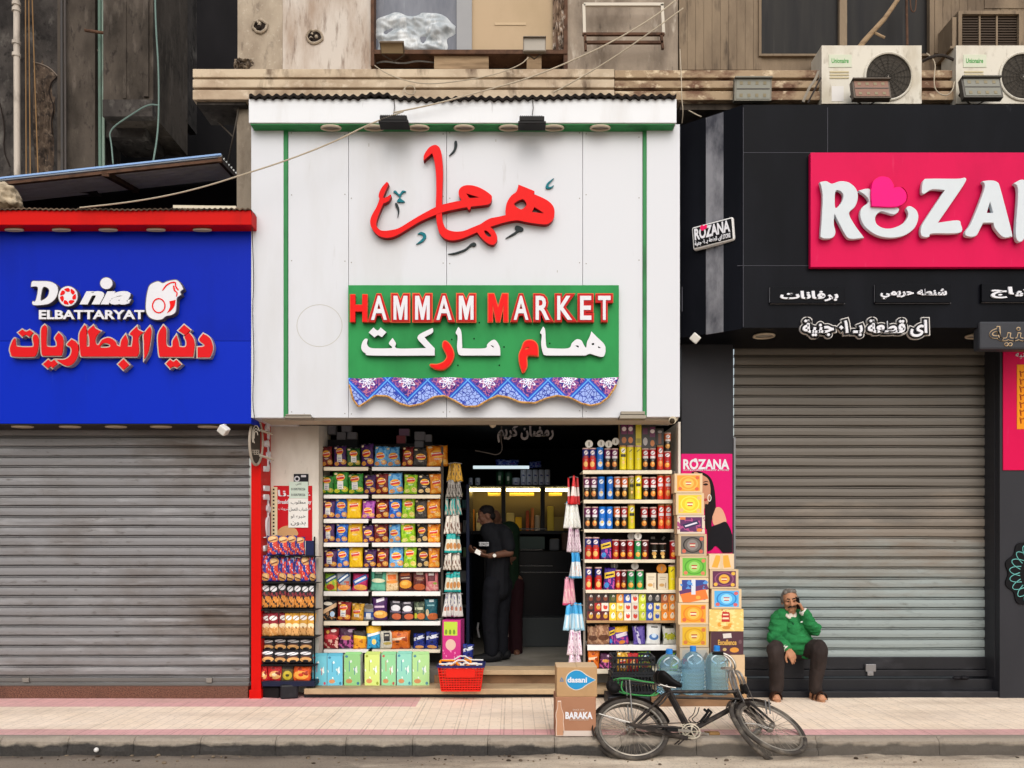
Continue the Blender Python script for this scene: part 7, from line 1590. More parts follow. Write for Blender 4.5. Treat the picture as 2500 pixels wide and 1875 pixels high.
kL, kR, aL, aR = mz_(272, 925, -.20), mz_(806, 922, -.20), mz_(285, 1400, -.09), mz_(755, 1400, -.09)
for k, a in ((kL, aL), (kR, aR)):
    b.chain([(mz_(525+(-95 if k is kL else 95), 935, .07), .06), (k, .05), (a, .036)])
    sx = -.03 if a is aL else .035
    heel = Vector((a.x, -.02, .045)); b.chain([(a, .036), (heel, .034), (Vector((a.x+sx*.6, -.11, .04)), .038), (Vector((a.x+sx, -.175, .034)), .04)])
    for i in range(5):
        x0 = a.x+sx+(i-2)*.016; b.chain([(Vector((x0, -.175, .034)), .011), (Vector((x0+sx*.2, -.215+abs(i-(1 if sx > 0 else 3))*.008, .028)), .010)], 8)
remesh(b, 'body', M_SKIN, man, vox=.0045, smooth_it=3)
M_SWE = grunge('green_sweater_knit', '257540', [('1a5a31', 5, (1, 1, 1), .42, .7, .7), ('3aa45e', 60, (1, 1, 1), .55, .75, .4)], rough=.9, bump=.3, bscale=200)
s = MB()
for z0, z1 in (((440, 545, .12), (450, 700, .10)), ((450, 700, .10), (505, 880, .06)), ((505, 880, .06), (520, 915, .05))):
    for dxx in (-1, 1):
        wv = .10 if z0[1] < 600 else .105
        s.cone(mz_(*z0)+Vector((dxx*.075, .0, 0)), wv, mz_(*z1)+Vector((dxx*.085, -.01, 0)), .112)
s.ball(mz_(500, 830, .0), (.165, .125, .12), 18, 12); s.cone(mz_(430, 905, .03), .10, mz_(610, 895, .03), .11); s.cone(mz_(480, 590, -.0), .05, mz_(500, 720, -.03), .07)
shR, elR = mz_(620, 560, .10), mz_(752, 690, -.03); shL, elL = mz_(295, 580, .1), mz_(248, 790, .03)
s.chain([(mz_(470, 545, .12), .085), (shR, .078), (elR, .064), (mz_(650, 520, -.03), .055), (mz_(636, 500, -.03), .052)])
s.chain([(mz_(440, 545, .12), .085), (shL, .078), (elL, .066), (mz_(375, 890, -.16), .052), (mz_(392, 905, -.18), .048)])
s.chain([(mz_(380, 500, .10), .034), (mz_(400, 540, .05), .03), (mz_(470, 580, .005), .026)]); s.chain([(mz_(530, 505, .10), .034), (mz_(520, 540, .05), .03), (mz_(490, 580, .005), .026)])
remesh(s, 'sweater', M_SWE, man, vox=.006, noise_amp=.026, nscale=9, smooth_it=4, stretch=(.6, 1, 1.7))
MB().bar(mz_(575, 597, -.035), mz_(615, 590, -.03), .004, .014).build('chest_badge', flat('cfd6d0', .7), man)
MB().tube([mz_(478, 585, -.035), mz_(492, 650, -.062)], .007, 6).build('zip', flat('16482a', .6), man)
sh_ = MB(); sh_.chain([(mz_(385, 478, .075), .018), (mz_(405, 520, .02), .016), (mz_(478, 575, -.015), .012)]); sh_.chain([(mz_(515, 485, .075), .018), (mz_(508, 525, .02), .016), (mz_(478, 575, -.015), .012)])
sh_.chain([(mz_(452, 520, .04), .03), (mz_(470, 560, .015), .022)])
remesh(sh_, 'shirt_collar', flat('cfc8ba', .8), man, vox=.006)
for p, q in ((mz_(632, 492, -.03), mz_(596, 452, -.03)), (mz_(388, 905, -.18), mz_(415, 928, -.2))):
    MB().tube([p, p.lerp(q, .9), q], [.046, .044, .038], 14).build('shirt_cuff', flat('d8d4cc', .8), man, smooth=True)
M_TRO = grunge('dark_brown_trousers', '2c2422', [('3d3330', 8, (1, 1, .5), .45, .7, .7)], rough=.9, bump=.2, bscale=120)
tb = MB(); tb.chain([(mz_(430, 925, .07), .11), (mz_(620, 925, .07), .11)])
for k, a, sx in ((kL, aL, -1), (kR, aR, 1)):
    hp = mz_(525+sx*100, 935, .07); tb.chain([(hp, .105), (k+Vector((0, .02, 0)), .084), (k+Vector((0, -.005, -.03)), .082), (k.lerp(a, .5), .074), (a+Vector((0, 0, .0)), .066), (a+Vector((0, 0, -.012)), .066)])
remesh(tb, 'trousers', M_TRO, man, vox=.009, noise_amp=.012, nscale=9, smooth_it=4, stretch=(1.4, 1, .8))
for k, a in ((kL, aL), (kR, aR)):
    MB().tube([a+Vector((0, 0, -.02)), a+Vector((0, .0, -.055))], [.05, .047], 14).build('sock', flat('17151a', .9), man, smooth=True)
    sx = -.03 if a is aL else .035; so = MB(); pts_ = []
    for q in [i*2*math.pi/24 for i in range(24)]:
        yy = -.09+.135*math.cos(q); pts_.append((a.x+sx*(.6-(yy+.09)*4.2)*.9+.048*math.sin(q), yy))
    so.add([(x, y, .0) for x, y in pts_]+[(x, y, .022) for x, y in pts_], [tuple(reversed(range(24))), tuple(range(24, 48))]+[(i, (i+1) % 24, 24+(i+1) % 24, 24+i) for i in range(24)])
    san = so.build('sandal', flat('a5795c', .7), man, bevel=.004)
    for yy, zz in ((-.10, .088), (-.165, .084)):
        xx = a.x+sx*(1.0 if yy < -.15 else .65)
        st = [(xx+.060*math.cos(q), yy+.008*math.cos(q), .014+zz*math.sin(q)*.98) for q in [i*math.pi/12 for i in range(13)]]
        m_ = MB(); vs = []
        for x, y, z in st: vs += [(x, y-.02, z), (x, y+.02, z), (x+.0, y+.02, z+.006), (x, y-.02, z+.006)]
        m_.add(vs, [(i*4+j, i*4+(j+1) % 4, (i+1)*4+(j+1) % 4, (i+1)*4+j) for i in range(12) for j in range(4)]).build('strap', flat('3a241c', .7), san)
hr = MB(); hr.ball(hq(0, .028, .045), (.079, .086, .080), 24, 16, rot=hrot)
for x in (-1, 1): hr.ball(hq(x*.070, .022, .012), (.018, .05, .045), 14, 10, rot=hrot)
hr.cone(hq(-.045, -.03, .095), .022, hq(.045, -.03, .098), .022)
remesh(hr, 'hair', grunge('grey_hair', '5d5650', [('8f8882', 30, (1, 1, .3), .45, .65, .9), ('2c2724', 24, (1, 1, .3), .55, .75, .8)], rough=.8), man, vox=.005, noise_amp=.006, nscale=40, smooth_it=2)
ms = MB(); ms.chain([(hq(-.034, -.078, -.056), .006), (hq(-.016, -.094, -.047), .0105), (hq(0, -.098, -.045), .010), (hq(.016, -.094, -.047), .0105), (hq(.034, -.078, -.056), .006)])
ms.build('moustache', flat('2e2826', .9), man, smooth=True)
for x in (-1, 1):
    MB().chain([(hq(x*.014, -.080, .028), .0055), (hq(x*.034, -.080, .033), .0055), (hq(x*.052, -.066, .025), .004)], 8).build('eyebrow', flat('2a2422', .9), man, smooth=True)
    MB().ball(hq(x*.030, -.0775, .006), (.0125, .006, .0065), 12, 8, rot=hrot).build('eye', flat('201814', .25), man, smooth=True)
ph = MB().box(-.009, .009, -.03, .03, -.065, .065).build('mobile_phone', flat('17171a', .2), None, bevel=.006); ph.location = mz_(543, 365, -.02); ph.rotation_euler = (R(8), R(-14), R(10)); tag(ph, 'black mobile phone held to the ear of the seated man', 'phone')
tag(MB().box(mz_(370, 0, 0).x, mz_(690, 0, 0).x, .155, .262, Z(1658, .15)+.001, .40).build('low_stool', M_BSTEP, None, bevel=.01), 'low black block the man sits on against the shutter', 'stool')

# man standing inside, seen from his right side
def s5(zx, zy, y=.95): return P(1050+zx/4.0475, 1290+zy/4.0475, y)
def s4(zx, zy, y=.95): return P(1050+zx/5.53, 1000+zy/5.53, y)
gm = thing('person', 'standing man in black inside the doorway looking down at his hands', 'person', s5(650, 1300))
hc2 = s4(752, 1440); hr2 = Matrix.Rotation(R(-80), 3, 'Z')@Matrix.Rotation(R(18), 3, 'X')
b = MB(); q2 = head(b, hc2, hr2, 1.05)
nk, ch2, pv2 = s4(800, 1600), s5(660, 120), s5(660, 480)
b.chain([(s4(790, 1520), .055), (nk, .06), (ch2, .09), (pv2, .08)])
shl = s5(745, 60, .86); el = s5(790, 240, .82); wr = s5(585, 272, .70)
b.chain([(shl, .055), (el, .045), (wr, .03)]); hand(b, wr, s5(500, 262, .68)-wr, Vector((0, .3, 1)), 1, (45, 50, 52, 55), 1)
sh2 = s5(640, 60, 1.06); el2 = s5(600, 250, 1.1); wr2 = s5(470, 235, .95)
b.chain([(sh2, .055), (el2, .045), (wr2, .03)]); hand(b, wr2, s5(420, 225, .9)-wr2, Vector((0, .2, 1)), -1, (35, 40, 45, 50), 1)
for hx, kx, ax_, yy in ((620, 590, 600, .88), (720, 700, 690, 1.04)): b.chain([(s5(hx, 560, yy), .06), (s5(kx, 850, yy), .05), (s5(ax_, 1255, yy), .04)])
remesh(b, 'body', M_SKIN2, gm, vox=.007, smooth_it=3)
ts = MB(); ts.chain([(s4(800, 1640), .11), (s5(680, 140), .145), (s5(665, 420), .14), (s5(665, 600), .15)]); ts.chain([(s5(700, 40), .1), (shl, .085), (s5(780, 190, .83), .075)]); ts.chain([(s5(680, 40), .1), (sh2, .085), (s5(610, 200, 1.08), .07)])
remesh(ts, 'shirt', flat('15161a', .85), gm, vox=.011, noise_amp=.008, smooth_it=4)
tr2 = MB(); tr2.chain([(s5(665, 480), .14), (s5(670, 600), .142)])
for hx, kx, ax_, yy in ((620, 590, 605, .88), (720, 700, 695, 1.04)): tr2.chain([(s5(hx, 560, yy), .115), (s5(kx, 850, yy), .095), (s5(ax_, 1190, yy), .085), (s5(ax_, 1215, yy), .085)])
remesh(tr2, 'trousers', flat('121318', .85), gm, vox=.011, noise_amp=.009, smooth_it=4)
for ax_, yy in ((590, .87), (675, 1.03)):
    f_ = MB(); c = s5(ax_, 1270, yy); c.z = FZ+.045; f_.chain([(c+Vector((.09, .02, .02)), .062), (c, .064), (c+Vector((-.08, -.03, .0)), .056), (c+Vector((-.16, -.05, -.004)), .05)])
    remesh(f_, 'shoe', flat('141416', .6), gm, vox=.008)
hb2 = MB(); hb2.ball(q2(0, .022, .045), (.083, .096, .080), 20, 14, rot=hr2); hb2.ball(q2(0, .06, -.01), (.066, .05, .06), 16, 10, rot=hr2); remesh(hb2, 'hair', flat('141112', .7), gm, vox=.007, noise_amp=.005, nscale=30)
MB().lathe([(.019, -.005), (.021, 0), (.019, .005)], wr+Vector((.06, -.045, .005)), 16, axis='y').build('watch_face', flat('d8d6d0', .3), gm, smooth=True)
MB().tube([wr+Vector((.06, .036*math.cos(q), .036*math.sin(q))) for q in [i*math.pi/8 for i in range(16)]], .009, 6, closed=True).build('watch_strap', flat('1a1a1c', .5), gm, smooth=True)
bd = MB(); c = s5(533, 155, .79); bd.box(c.x-.055, c.x+.055, .785, .80, c.z-.022, c.z+.022); o = bd.build('badge_print', flat('b9b9bb', .6), gm)
text('lettering', 'LOKEY', (1050+487/4.0475, 1290+143/4.0475, 1050+580/4.0475, 1290+168/4.0475), .782, .004, flat('17171a', .6), gm, bold=.02)
o = MB().box(-.035, .035, -.006, .006, -.025, .025, rot=Matrix.Rotation(.5, 3, 'Y')).build('folded_note', M_PAPER, None); o.location = s5(475, 235, .66); tag(o, 'folded white paper in the hand of the man in the doorway', 'paper')
# second customer behind him
g2 = thing('person', 'person mostly hidden behind the man in black, in maroon striped track trousers', 'person', s5(760, 1250, 1.5))
def g5(zx, zy, y=1.35): return s5(zx-14, zy, y+.25)
b = MB(); hc3 = s4(880, 1480, 1.6); hr3 = Matrix.Rotation(R(170), 3, 'Z'); q3 = head(b, hc3, hr3, 1.0)
b.chain([(hc3-Vector((0, 0, .08)), .05), (g5(800, 40, 1.35), .1), (g5(790, 500, 1.35), .11)])
for dxx in (-.1, .1): b.chain([(g5(790, 520, 1.35)+Vector((dxx, 0, 0)), .08), (g5(785, 860, 1.35)+Vector((dxx, 0, 0)), .06), (g5(790, 1210, 1.35)+Vector((dxx, 0, 0)), .045), (g5(790, 1235, 1.25)+Vector((dxx, 0, 0)), .04)])
b.chain([(g5(840, 40, 1.35), .06), (g5(850, 280, 1.3), .045), (g5(780, 330, 1.15), .03)]); hand(b, g5(780, 330, 1.15), Vector((-.2, -1, 0)), Vector((0, 0, -1)), 1, (30, 35, 40, 40))
remesh(b, 'body', M_SKIN2, g2, vox=.008)
ts = MB(); ts.chain([(g5(790, 40, 1.35), .14), (g5(780, 300, 1.35), .15), (g5(780, 540, 1.35), .145)]); ts.chain([(g5(820, 30, 1.35), .09), (g5(842, 240, 1.32), .07)]); remesh(ts, 'shirt', flat('132418', .85), g2, vox=.012, noise_amp=.008)
tr3 = MB()
for dxx in (-.09, .09): tr3.chain([(g5(785, 560, 1.35)+Vector((dxx, 0, 0)), .115), (g5(785, 860, 1.35)+Vector((dxx, 0, 0)), .09), (g5(790, 1220, 1.35)+Vector((dxx, 0, 0)), .085)])
remesh(tr3, 'trousers', flat('220f14', .85), g2, vox=.012, noise_amp=.008)
mb = MB()
for k in (0, .022): mb.tube([g5(738, 680, 1.20)+Vector((k, 0, 0)), g5(742, 860, 1.215)+Vector((k, 0, 0)), g5(768, 1070, 1.235)+Vector((k, 0, 0))], .004, 5)
mb.build('trouser_stripe', flat('a89a94', .7), g2)
# ---------------------------------------------------------------- fittings on the facades
M_ACW = grunge('yellowed_white_casing', 'cdc7ba', [('a89c86', 4, (1, 1, .5), .45, .72, .7), ('7a6c58', 16, (1, 1, .35), .58, .76, .7)], rough=.5)
YA = -.16
def ac_unit(px0, py0, px1, py1, lab):
    t = thing('air_conditioner', lab, 'air conditioner', P((px0+px1)/2, py1, YA), 'outdoor air conditioners on the black fascia')
    x0, x1, z0, z1 = X(px0, YA), X(px1, YA), Z(py1, YA), Z(py0, YA); fx = x0+(x1-x0)*.665; fz = z0+(z1-z0)*.46; fr = (z1-z0)*.40
    mb = MB(); n = 48; ring = [(fx+fr*math.cos(i*2*math.pi/n), YA, fz+fr*math.sin(i*2*math.pi/n)) for i in range(n)]
    cs = [(x0, z0), (x1, z0), (x1, z1), (x0, z1)]
    vs = list(ring); out = []
    for i in range(n):                                  # front plate around the round grille opening
        a = i*2*math.pi/n; dx_, dz_ = math.cos(a), math.sin(a)
        k = min(((x1-fx) if dx_ > 0 else (x0-fx))/dx_ if abs(dx_) > 1e-6 else 1e9, ((z1-fz) if dz_ > 0 else (z0-fz))/dz_ if abs(dz_) > 1e-6 else 1e9)
        out.append((fx+dx_*k, YA, fz+dz_*k))
    mb.add(vs+out, [(i, n+i, n+(i+1) % n, (i+1) % n) for i in range(n)])
    for cx, cz in cs:
        i = min(range(n), key=lambda q: (out[q][0]-cx)**2+(out[q][2]-cz)**2); a = math.atan2(cz-fz, cx-fx)
        ii = int((a % (2*math.pi))/(2*math.pi/n)); mb.add([out[ii % n], out[(ii+1) % n], (cx, YA, cz)], [(0, 2, 1)])
    mb.add([(x0, YA, z0), (x1, YA, z0), (x1, YA, z1), (x0, YA, z1), (x0, YA+.28, z0), (x1, YA+.28, z0), (x1, YA+.28, z1), (x0, YA+.28, z1)], [(4, 7, 6, 5), (0, 4, 5, 1), (1, 5, 6, 2), (2, 6, 7, 3), (3, 7, 4, 0)])
    c = mb.build('casing', M_ACW, t)
    MB().lathe([(fr, 0), (fr*.98, .06), (0.001, .07)], (fx, YA+.004, fz), 40, axis='y').build('fan_well', flat('45403a', .7), t, smooth=True)
    fb = MB()
    for k in range(3):
        a = k*2.094+.5; vs = []
        for j in range(6):
            r = fr*(.15+.75*j/5); w = .55
            vs += [(fx+r*math.cos(a-w/2), YA+.055, fz+r*math.sin(a-w/2)), (fx+r*math.cos(a+w/2), YA+.03, fz+r*math.sin(a+w/2))]
        fb.add(vs, [(2*j, 2*j+2, 2*j+3, 2*j+1) for j in range(5)])
    fb.ball((fx, YA+.035, fz), fr*.18, 12, 8); fb.build('fan_blade', flat('9a938a', .5), t)
    gr = MB()
    gr.tube([(fx+fr*1.01*math.cos(i*2*math.pi/40), YA-.008, fz+fr*1.01*math.sin(i*2*math.pi/40)) for i in range(40)], .012, 6, closed=True, m=1)
    for k in range(1, 7): gr.tube([(fx+fr*k/7*math.cos(i*2*math.pi/32), YA-.006, fz+fr*k/7*math.sin(i*2*math.pi/32)) for i in range(32)], .0022, 4, closed=True)
    for k in range(8): a = k*math.pi/8; gr.tube([(fx+fr*math.cos(a), YA-.004, fz+fr*math.sin(a)), (fx-fr*math.cos(a), YA-.004, fz-fr*math.sin(a))], .0025, 4)
    gr.build('grille', [flat('3d3a36', .6), M_ACW], t)
    lb = MB(); u = (x1-x0); lb.box(x0+u*.07, x0+u*.30, YA-.005, YA, z0+(z1-z0)*.62, z0+(z1-z0)*.84); lb.build('badge_panel', flat('c9cdb8', .4), t, bevel=.004)
    text('badge', 'Unionaire', (px0+(px1-px0)*.10, py0+(py1-py0)*.22, px0+(px1-px0)*.27, py0+(py1-py0)*.30), YA-.007, .003, flat('5aa05a', .5), t, bold=.02)
    lv = MB()
    for k in range(3): lv.box(x0+u*.08, x0+u*.27, YA-.006, YA, z0+(z1-z0)*(.53-.05*k), z0+(z1-z0)*(.555-.05*k))
    lv.build('louvre', flat('c4b896', .5), t); MB().box(x0+u*.1, x0+u*.22, YA-.002, YA, z0+(z1-z0)*.04, z0+(z1-z0)*.3).build('sticker', flat('d8d4d0', .5), t)
    return t
ac_unit(2006, 111, 2250, 253, 'dusty outdoor air conditioner at the middle of the black fascia top')
ac_unit(2334, 111, 2580, 253, 'dusty outdoor air conditioner cut off by the picture edge')
def flood(px0, py0, px1, py1, y, lab, tilt=-12, hood='8b857a', face='9c9a8c', led=True):
    t = thing('floodlight', lab, 'floodlight', P((px0+px1)/2, py1, y), None); x0, x1, z0, z1 = X(px0, y), X(px1, y), Z(py1, y), Z(py0, y)
    rot = Matrix.Rotation(R(tilt), 3, 'X'); c = Vector(((x0+x1)/2, y, (z0+z1)/2)); w, h = (x1-x0)/2, (z1-z0)/2
    def bb(a0, a1, b0, b1, d0, d1, mb):
        vs = [c+rot@Vector((x, yy, z)) for z in (b0, b1) for yy in (d0, d1) for x in (a0, a1)]
        mb.add(vs, [(0, 2, 3, 1), (4, 5, 7, 6), (0, 1, 5, 4), (2, 6, 7, 3), (0, 4, 6, 2), (1, 3, 7, 5)])
    mb = MB(); bb(-w, w, -h, h, 0, .06, mb); bb(-w*.8, w*.8, -h*.7, h*.7, .06, .09, mb); bb(-w, w, h*.86, h, -.03, -.001, mb); body = mb.build('housing', flat(hood, .5, .3), t, bevel=.004)
    mb = MB(); bb(-w*.9, w*.9, -h*.85, h*.82, -.004, -.001, mb); mb.build('lens', flat(face, .2), t)
    if led:
        mb = MB()
        for r_ in (-.55, .5):
            for k in range(4): bb(w*(-.72+.42*k), w*(-.56+.42*k), h*(r_-.14), h*(r_+.14), -.0065, -.0042, mb)
        mb.build('diodes', flat('8a8068', .5), t); mb = MB(); bb(-w*.88, w*.88, -h*.04, h*.06, -.0075, -.0045, mb); mb.build('divider', flat('5d5a55', .5), t)
    mb = MB(); mb.tube([c+Vector((-w*.9, .03, 0)), c+Vector((-w*.9, .1, -h*.2)), c+Vector((0, .14, -h)), c+Vector((w*.9, .1, -h*.2)), c+Vector((w*.9, .03, 0))], .008, 6); mb.build('bracket', flat('5b5148', .6), t)
flood(1793, 190, 1884, 245, -.2, 'square grey floodlight hanging on the flaking cornice', 4, '78756c', '8d8c82')
flood(2082, 190, 2174, 243, -.34, 'brownish square floodlight in front of the middle air conditioner', -14, '5d544c', '8a6a5c')
flood(2350, 184, 2446, 242, -.34, 'grey square floodlight in front of the edge air conditioner', -14, '5d5a55', '84837a')
flood(928, 104, 986, 130, -.12, 'small rusty floodlight lying on the window sill with plastic bags', 40, '6b5a48', 'a08a6c', False)
flood(1277, 92, 1333, 124, -.12, 'rusty white floodlight on a wooden post under the window', 10, '8a8074', 'b3aca2', False)
MB().bar(P(1305, 124, -.05), P(1306, 168, -.02), .05, .05)
for px0, px1, py in ((924, 997, 290), (1265, 1333, 292)):
    t = thing('floodlight', f'flat black floodlight on the white brow, {"above the first script letters" if px0 < 1000 else "above the last script letters"}', 'floodlight', P((px0+px1)/2, py+10, BR-.1))
    bx(px0+3, py-9, px1-4, py+3, BR-.14, .12).build('heat_sink', flat('222122', .5), t, bevel=.005)
    mb = MB()
    for k in range(12): a = px0+5+k*(px1-px0-12)/12; bx(a, py-10, a+2.5, py+2, BR-.15, .012, mb)
    mb.build('fin', flat('2e2d2d', .5), t); bx(px0, py+3.2, px1, py+9, BR-.15, .14).build('rim', flat('1b1a1b', .4), t, bevel=.004)
    MB().tube([P((px0+px1)/2, py-9, BR-.08), P((px0+px1)/2+3, py-28, BR-.02), P((px0+px1)/2+1, py-50, BR-.01)], .004, 5).build('cable', M_WIRED, t)
# small spot lamps and a camera
for px, py, y, lab in ((547, 1050, -.34, 'small white spotlight under the blue fascia edge'), (1697, 826, -.25, 'small white spotlight under the black fascia corner')):
    t = thing('spotlight', lab, 'spotlight', P(px, py, y)); mb = MB(); mb.tube([P(px+3, py-14, y), P(px+3, py-6, y)], .012, 8); mb.build('bracket', flat('a9a49c', .5), t)
    MB().box(P(px, py, y).x-.045, P(px, py, y).x+.045, y-.05, y+.03, P(px, py, y).z-.04, P(px, py, y).z+.04, rot=Matrix.Rotation(R(40), 3, 'Y')@Matrix.Rotation(R(25), 3, 'X')).build('lamp_head', flat('d9d6d0', .4), t, bevel=.01)
t = thing('security_camera', 'cream bullet security camera under the right end of the white fascia', 'camera', P(1645, 1030, -.2))
MB().tube([P(1648, 1020, -.1), P(1642, 1026, -.3)], [.035, .038], 14).build('body', flat('d8ccb4', .4), t, smooth=True); MB().ball(P(1641, 1028, -.30), .028, 12, 8).build('lens', flat('3a2f22', .2), t, smooth=True)
# metal bracket frame on stained plaster
t = thing('air_conditioner_bracket', 'empty white metal bracket frame on stained plaster above the cornice', 'bracket', P(1520, 80, .0)); yb2 = .02; mb = MB()
for a, c in (((1425, 12), (1620, 12)), ((1425, 12), (1427, 84)), ((1616, 12), (1620, 84))): mb.bar(P(*a, yb2), P(*c, yb2), .03, .03)
mb.build('frame', flat('cfc6b8', .6), t); mb = MB()
for a, c in (((1422, 84), (1622, 84)), ((1428, 104), (1618, 104)), ((1428, 84), (1430, 124)), ((1614, 84), (1618, 120))): mb.bar(P(*a, yb2-.01), P(*c, yb2-.01), .03, .025)
mb.build('shelf_rail', M_RUST, t)
# window air conditioner at the top right
t = thing('window_air_conditioner', 'brown slatted window air conditioner at the top right edge', 'air conditioner', P(2420, 115, -.1)); mb = MB(); yw = -.12
bx(2325, 42, 2335, 112, yw, .3, mb); bx(2340, 26, 2500, 34, yw, .3, mb); bx(2340, 34, 2349, 112, yw, .3, mb); bx(2488, 34, 2500, 112, yw, .3, mb); bx(2390, 34, 2394, 112, yw+.02, .03, mb); bx(2432, 34, 2436, 112, yw+.02, .03, mb); bx(2320, 112, 2540, 118, yw, .3, mb)
mb.build('frame', M_TAN, t); mb = MB()
for k in range(12): bx(2350, 37+k*6.3, 2487, 40+k*6.3, yw+.03, .04, mb)
mb.build('slat', flat('4a3f36', .7), t); bx(2350, 34, 2487, 112, yw+.09, .2).build('core', flat('1d1a18', .8), t)
# stick and rods in front of the dark window
st_ = MB().tube([P(2094, 122, -.05), P(2110, 100, -.06), P(2160, 45, -.1), P(2205, -20, -.13)], [.03, .028, .024, .02], 8); st_.tube([P(2136, 80, -.09), P(2160, 92, -.12)], .012, 6)
tag(st_.build('wooden_pole', M_WOOD, None, smooth=True, origin=P(2094, 122, -.05)), 'weathered wooden pole leaning over the middle air conditioner', 'pole')
rd_ = MB(); rd_.tube([P(2212, -60, -.02), P(2215, 110, -.02)], .012, 6); rd_.tube(chaikin([P(2222, -40, -.03), P(2222, 20, -.03), P(2230, 32, -.03), P(2237, 20, -.03), P(2236, -40, -.03)], 2), .006, 6)
tag(rd_.build('iron_rod', M_RUST, None, smooth=True, origin=P(2215, 110, -.02)), 'rusty iron rod with a wire loop in front of the dark window', 'rod')
# cables
def cable(pts, y, r, mat, lab, name='cable', sag=0):
    r *= .8; q = []
    for i, p in enumerate(pts): q.append(P(p[0], p[1], p[2] if len(p) > 2 else y))
    o = MB().tube(chaikin(q, 3), r, 6).build(name, mat, None, smooth=True, origin=q[0]); tag(o, lab, 'cable')
cable([(1662, -10, -.15), (1600, 40, -.25), (1500, 100, -.35), (1400, 147, -.45), (1290, 192, -.5), (1180, 222, -.5), (1060, 255, -.5), (960, 275, -.5)], 0, .0085, M_WIRE, 'thick pale cable sagging from the top centre down across the white brow')
cable([(985, 272, -.56), (900, 303, -.56), (820, 345, -.56), (700, 392, -.56), (600, 424, -.6), (500, 456, -.6), (400, 480, -.58), (300, 496, -.55), (195, 507, -.5)], 0, .0085, M_WIRE, 'pale cable from the white brow sloping down to the red brow')
cable([(1668, 20, -.1), (1600, 70, -.14), (1500, 140, -.18), (1400, 200, -.2), (1350, 226, -.2)], 0, .008, M_WIRE, 'thin pale cable running beside the thick one over the cornice')
cable([(915, 160, -.16), (940, 178, -.18), (985, 196, -.18), (1040, 206, -.2), (1110, 200, -.2), (1200, 185, -.18), (1270, 160, -.14), (1290, 140, -.1)], 0, .006, M_WIRE, 'loose thin cable drooping over the cream cornice under the window')
cable([(985, 238, -.2), (982, 220, -.2), (1000, 206, -.2), (1015, 215, -.2), (1010, 232, -.2), (990, 228, -.2), (988, 214, -.2)], 0, .006, M_WIRE, 'small coil of pale cable on the cream cornice')
cable([(1660, 120, .1), (1664, 200, -.2), (1664, 240, -.2), (1668, 270, -.2), (1665, 300, -.1)], 0, .006, M_WIRE, 'thin vertical cable beside the right end of the brow')
cable([(1668, 262, .0), (1700, 280, -.1), (1712, 285, -.1)], 0, .008, M_WIRE, 'short cable crossing the dark gap above the chamfered corner', 'cable')
cable([(1960, 250, -.3), (1975, 215, -.28), (1990, 196, -.22), (1998, 175, -.2)], 0, .018, flat('8d8478', .6), 'bundle of grey insulated pipe left of the middle air conditioner')
cable([(1972, 252, -.28), (1986, 225, -.28), (1996, 205, -.22), (2004, 190, -.2)], 0, .012, M_WIRED, 'black pipe beside the grey insulated pipe bundle')
cable([(2252, 150, -.1), (2275, 138, -.16), (2300, 134, -.16), (2320, 142, -.12), (2336, 150, -.1)], 0, .018, M_WIRED, 'thick black cable bundle between the two air conditioners')
cable([(2262, 130, -.12), (2285, 150, -.16), (2280, 190, -.18), (2282, 220, -.2), (2305, 236, -.22), (2325, 225, -.2), (2330, 200, -.15)], 0, .007, M_WIRE, 'thin pale looping cable between the two air conditioners')
cable([(614, 512, -.47), (617, 600, -.335), (620, 690, -.335), (616, 760, -.335), (621, 880, -.335), (616, 980, -.335), (622, 1025, -.335)], 0, .005, M_WIRED, 'thin dark wire running down the joint of the blue and white fronts')
cable([(1226, 1022, .4), (1222, 1070, .6), (1228, 1098, .65), (1215, 1112, .65), (1192, 1106, .65), (1160, 1100, .7)], 0, .008, flat('5a5450', .6), 'grey drooping wire inside the dark shop opening')
cable([(1100, 1033, .5), (1200, 1034, .5), (1420, 1034, .5)], 0, .008, flat('77726c', .4), 'thin metal rail across the top of the shop opening')
# pipes on the sooty building
def pipe(px, y0, y1, y, r, hx, lab, joints=()):
    t = MB().tube([P(px, y0, y), P(px+2, y1, y)], r, 10)
    for j in joints: t.tube([P(px, j-4, y), P(px, j+4, y)], r*1.35, 10); t.bar(P(px-9, j, y+.02), P(px+2, j, y+.01), .02, .02)
    tag(t.build('drainpipe', grunge('pipe_'+hx, hx, [('4a4038', 9, (1, 1, .4), .5, .75, .7)], rough=.6), None, smooth=True, origin=P(px, y1, y)), lab, 'drainpipe')
pipe(40, -200, 430, 1.25, .036, 'b9aea2', 'thick dirty white drainpipe with clamps on the sooty building', (10, 25, 105, 135))
pipe(243, -200, 415, 1.28, .022, '5c7468', 'green painted pipe left of the hanging bay, thicker of the pair'); pipe(251, -200, 412, 1.26, .016, '7a8c80', 'pale green pipe left of the hanging bay, thinner of the pair')
pipe(150, -200, 430, 1.25, .016, '413e3d', 'dark grey pipe on the sooty wall between white and green pipes'); pipe(158, -200, 428, 1.27, .012, '4e4846', 'thin brownish grey pipe beside the dark grey pipe')
for k, (px, dx_) in enumerate(((62, 2), (70, 4), (77, 16))):
    cable([(px, -60, 1.3), (px+dx_*.4, 150, 1.28), (px+dx_*.8, 330, 1.26), (px+dx_, 430, 1.2)], 0, .008, flat('8a6c4a', .7), f'{("first", "second", "third")[k]} of three brown cables hanging right of the white drainpipe')
cable([(378, -60, .95), (380, 60, .93), (387, 160, .93), (388, 257, .93), (385, 330, .9), (374, 395, .8)], 0, .012, flat('6e837c', .6), 'grey green cable hanging down the corner of the bay')
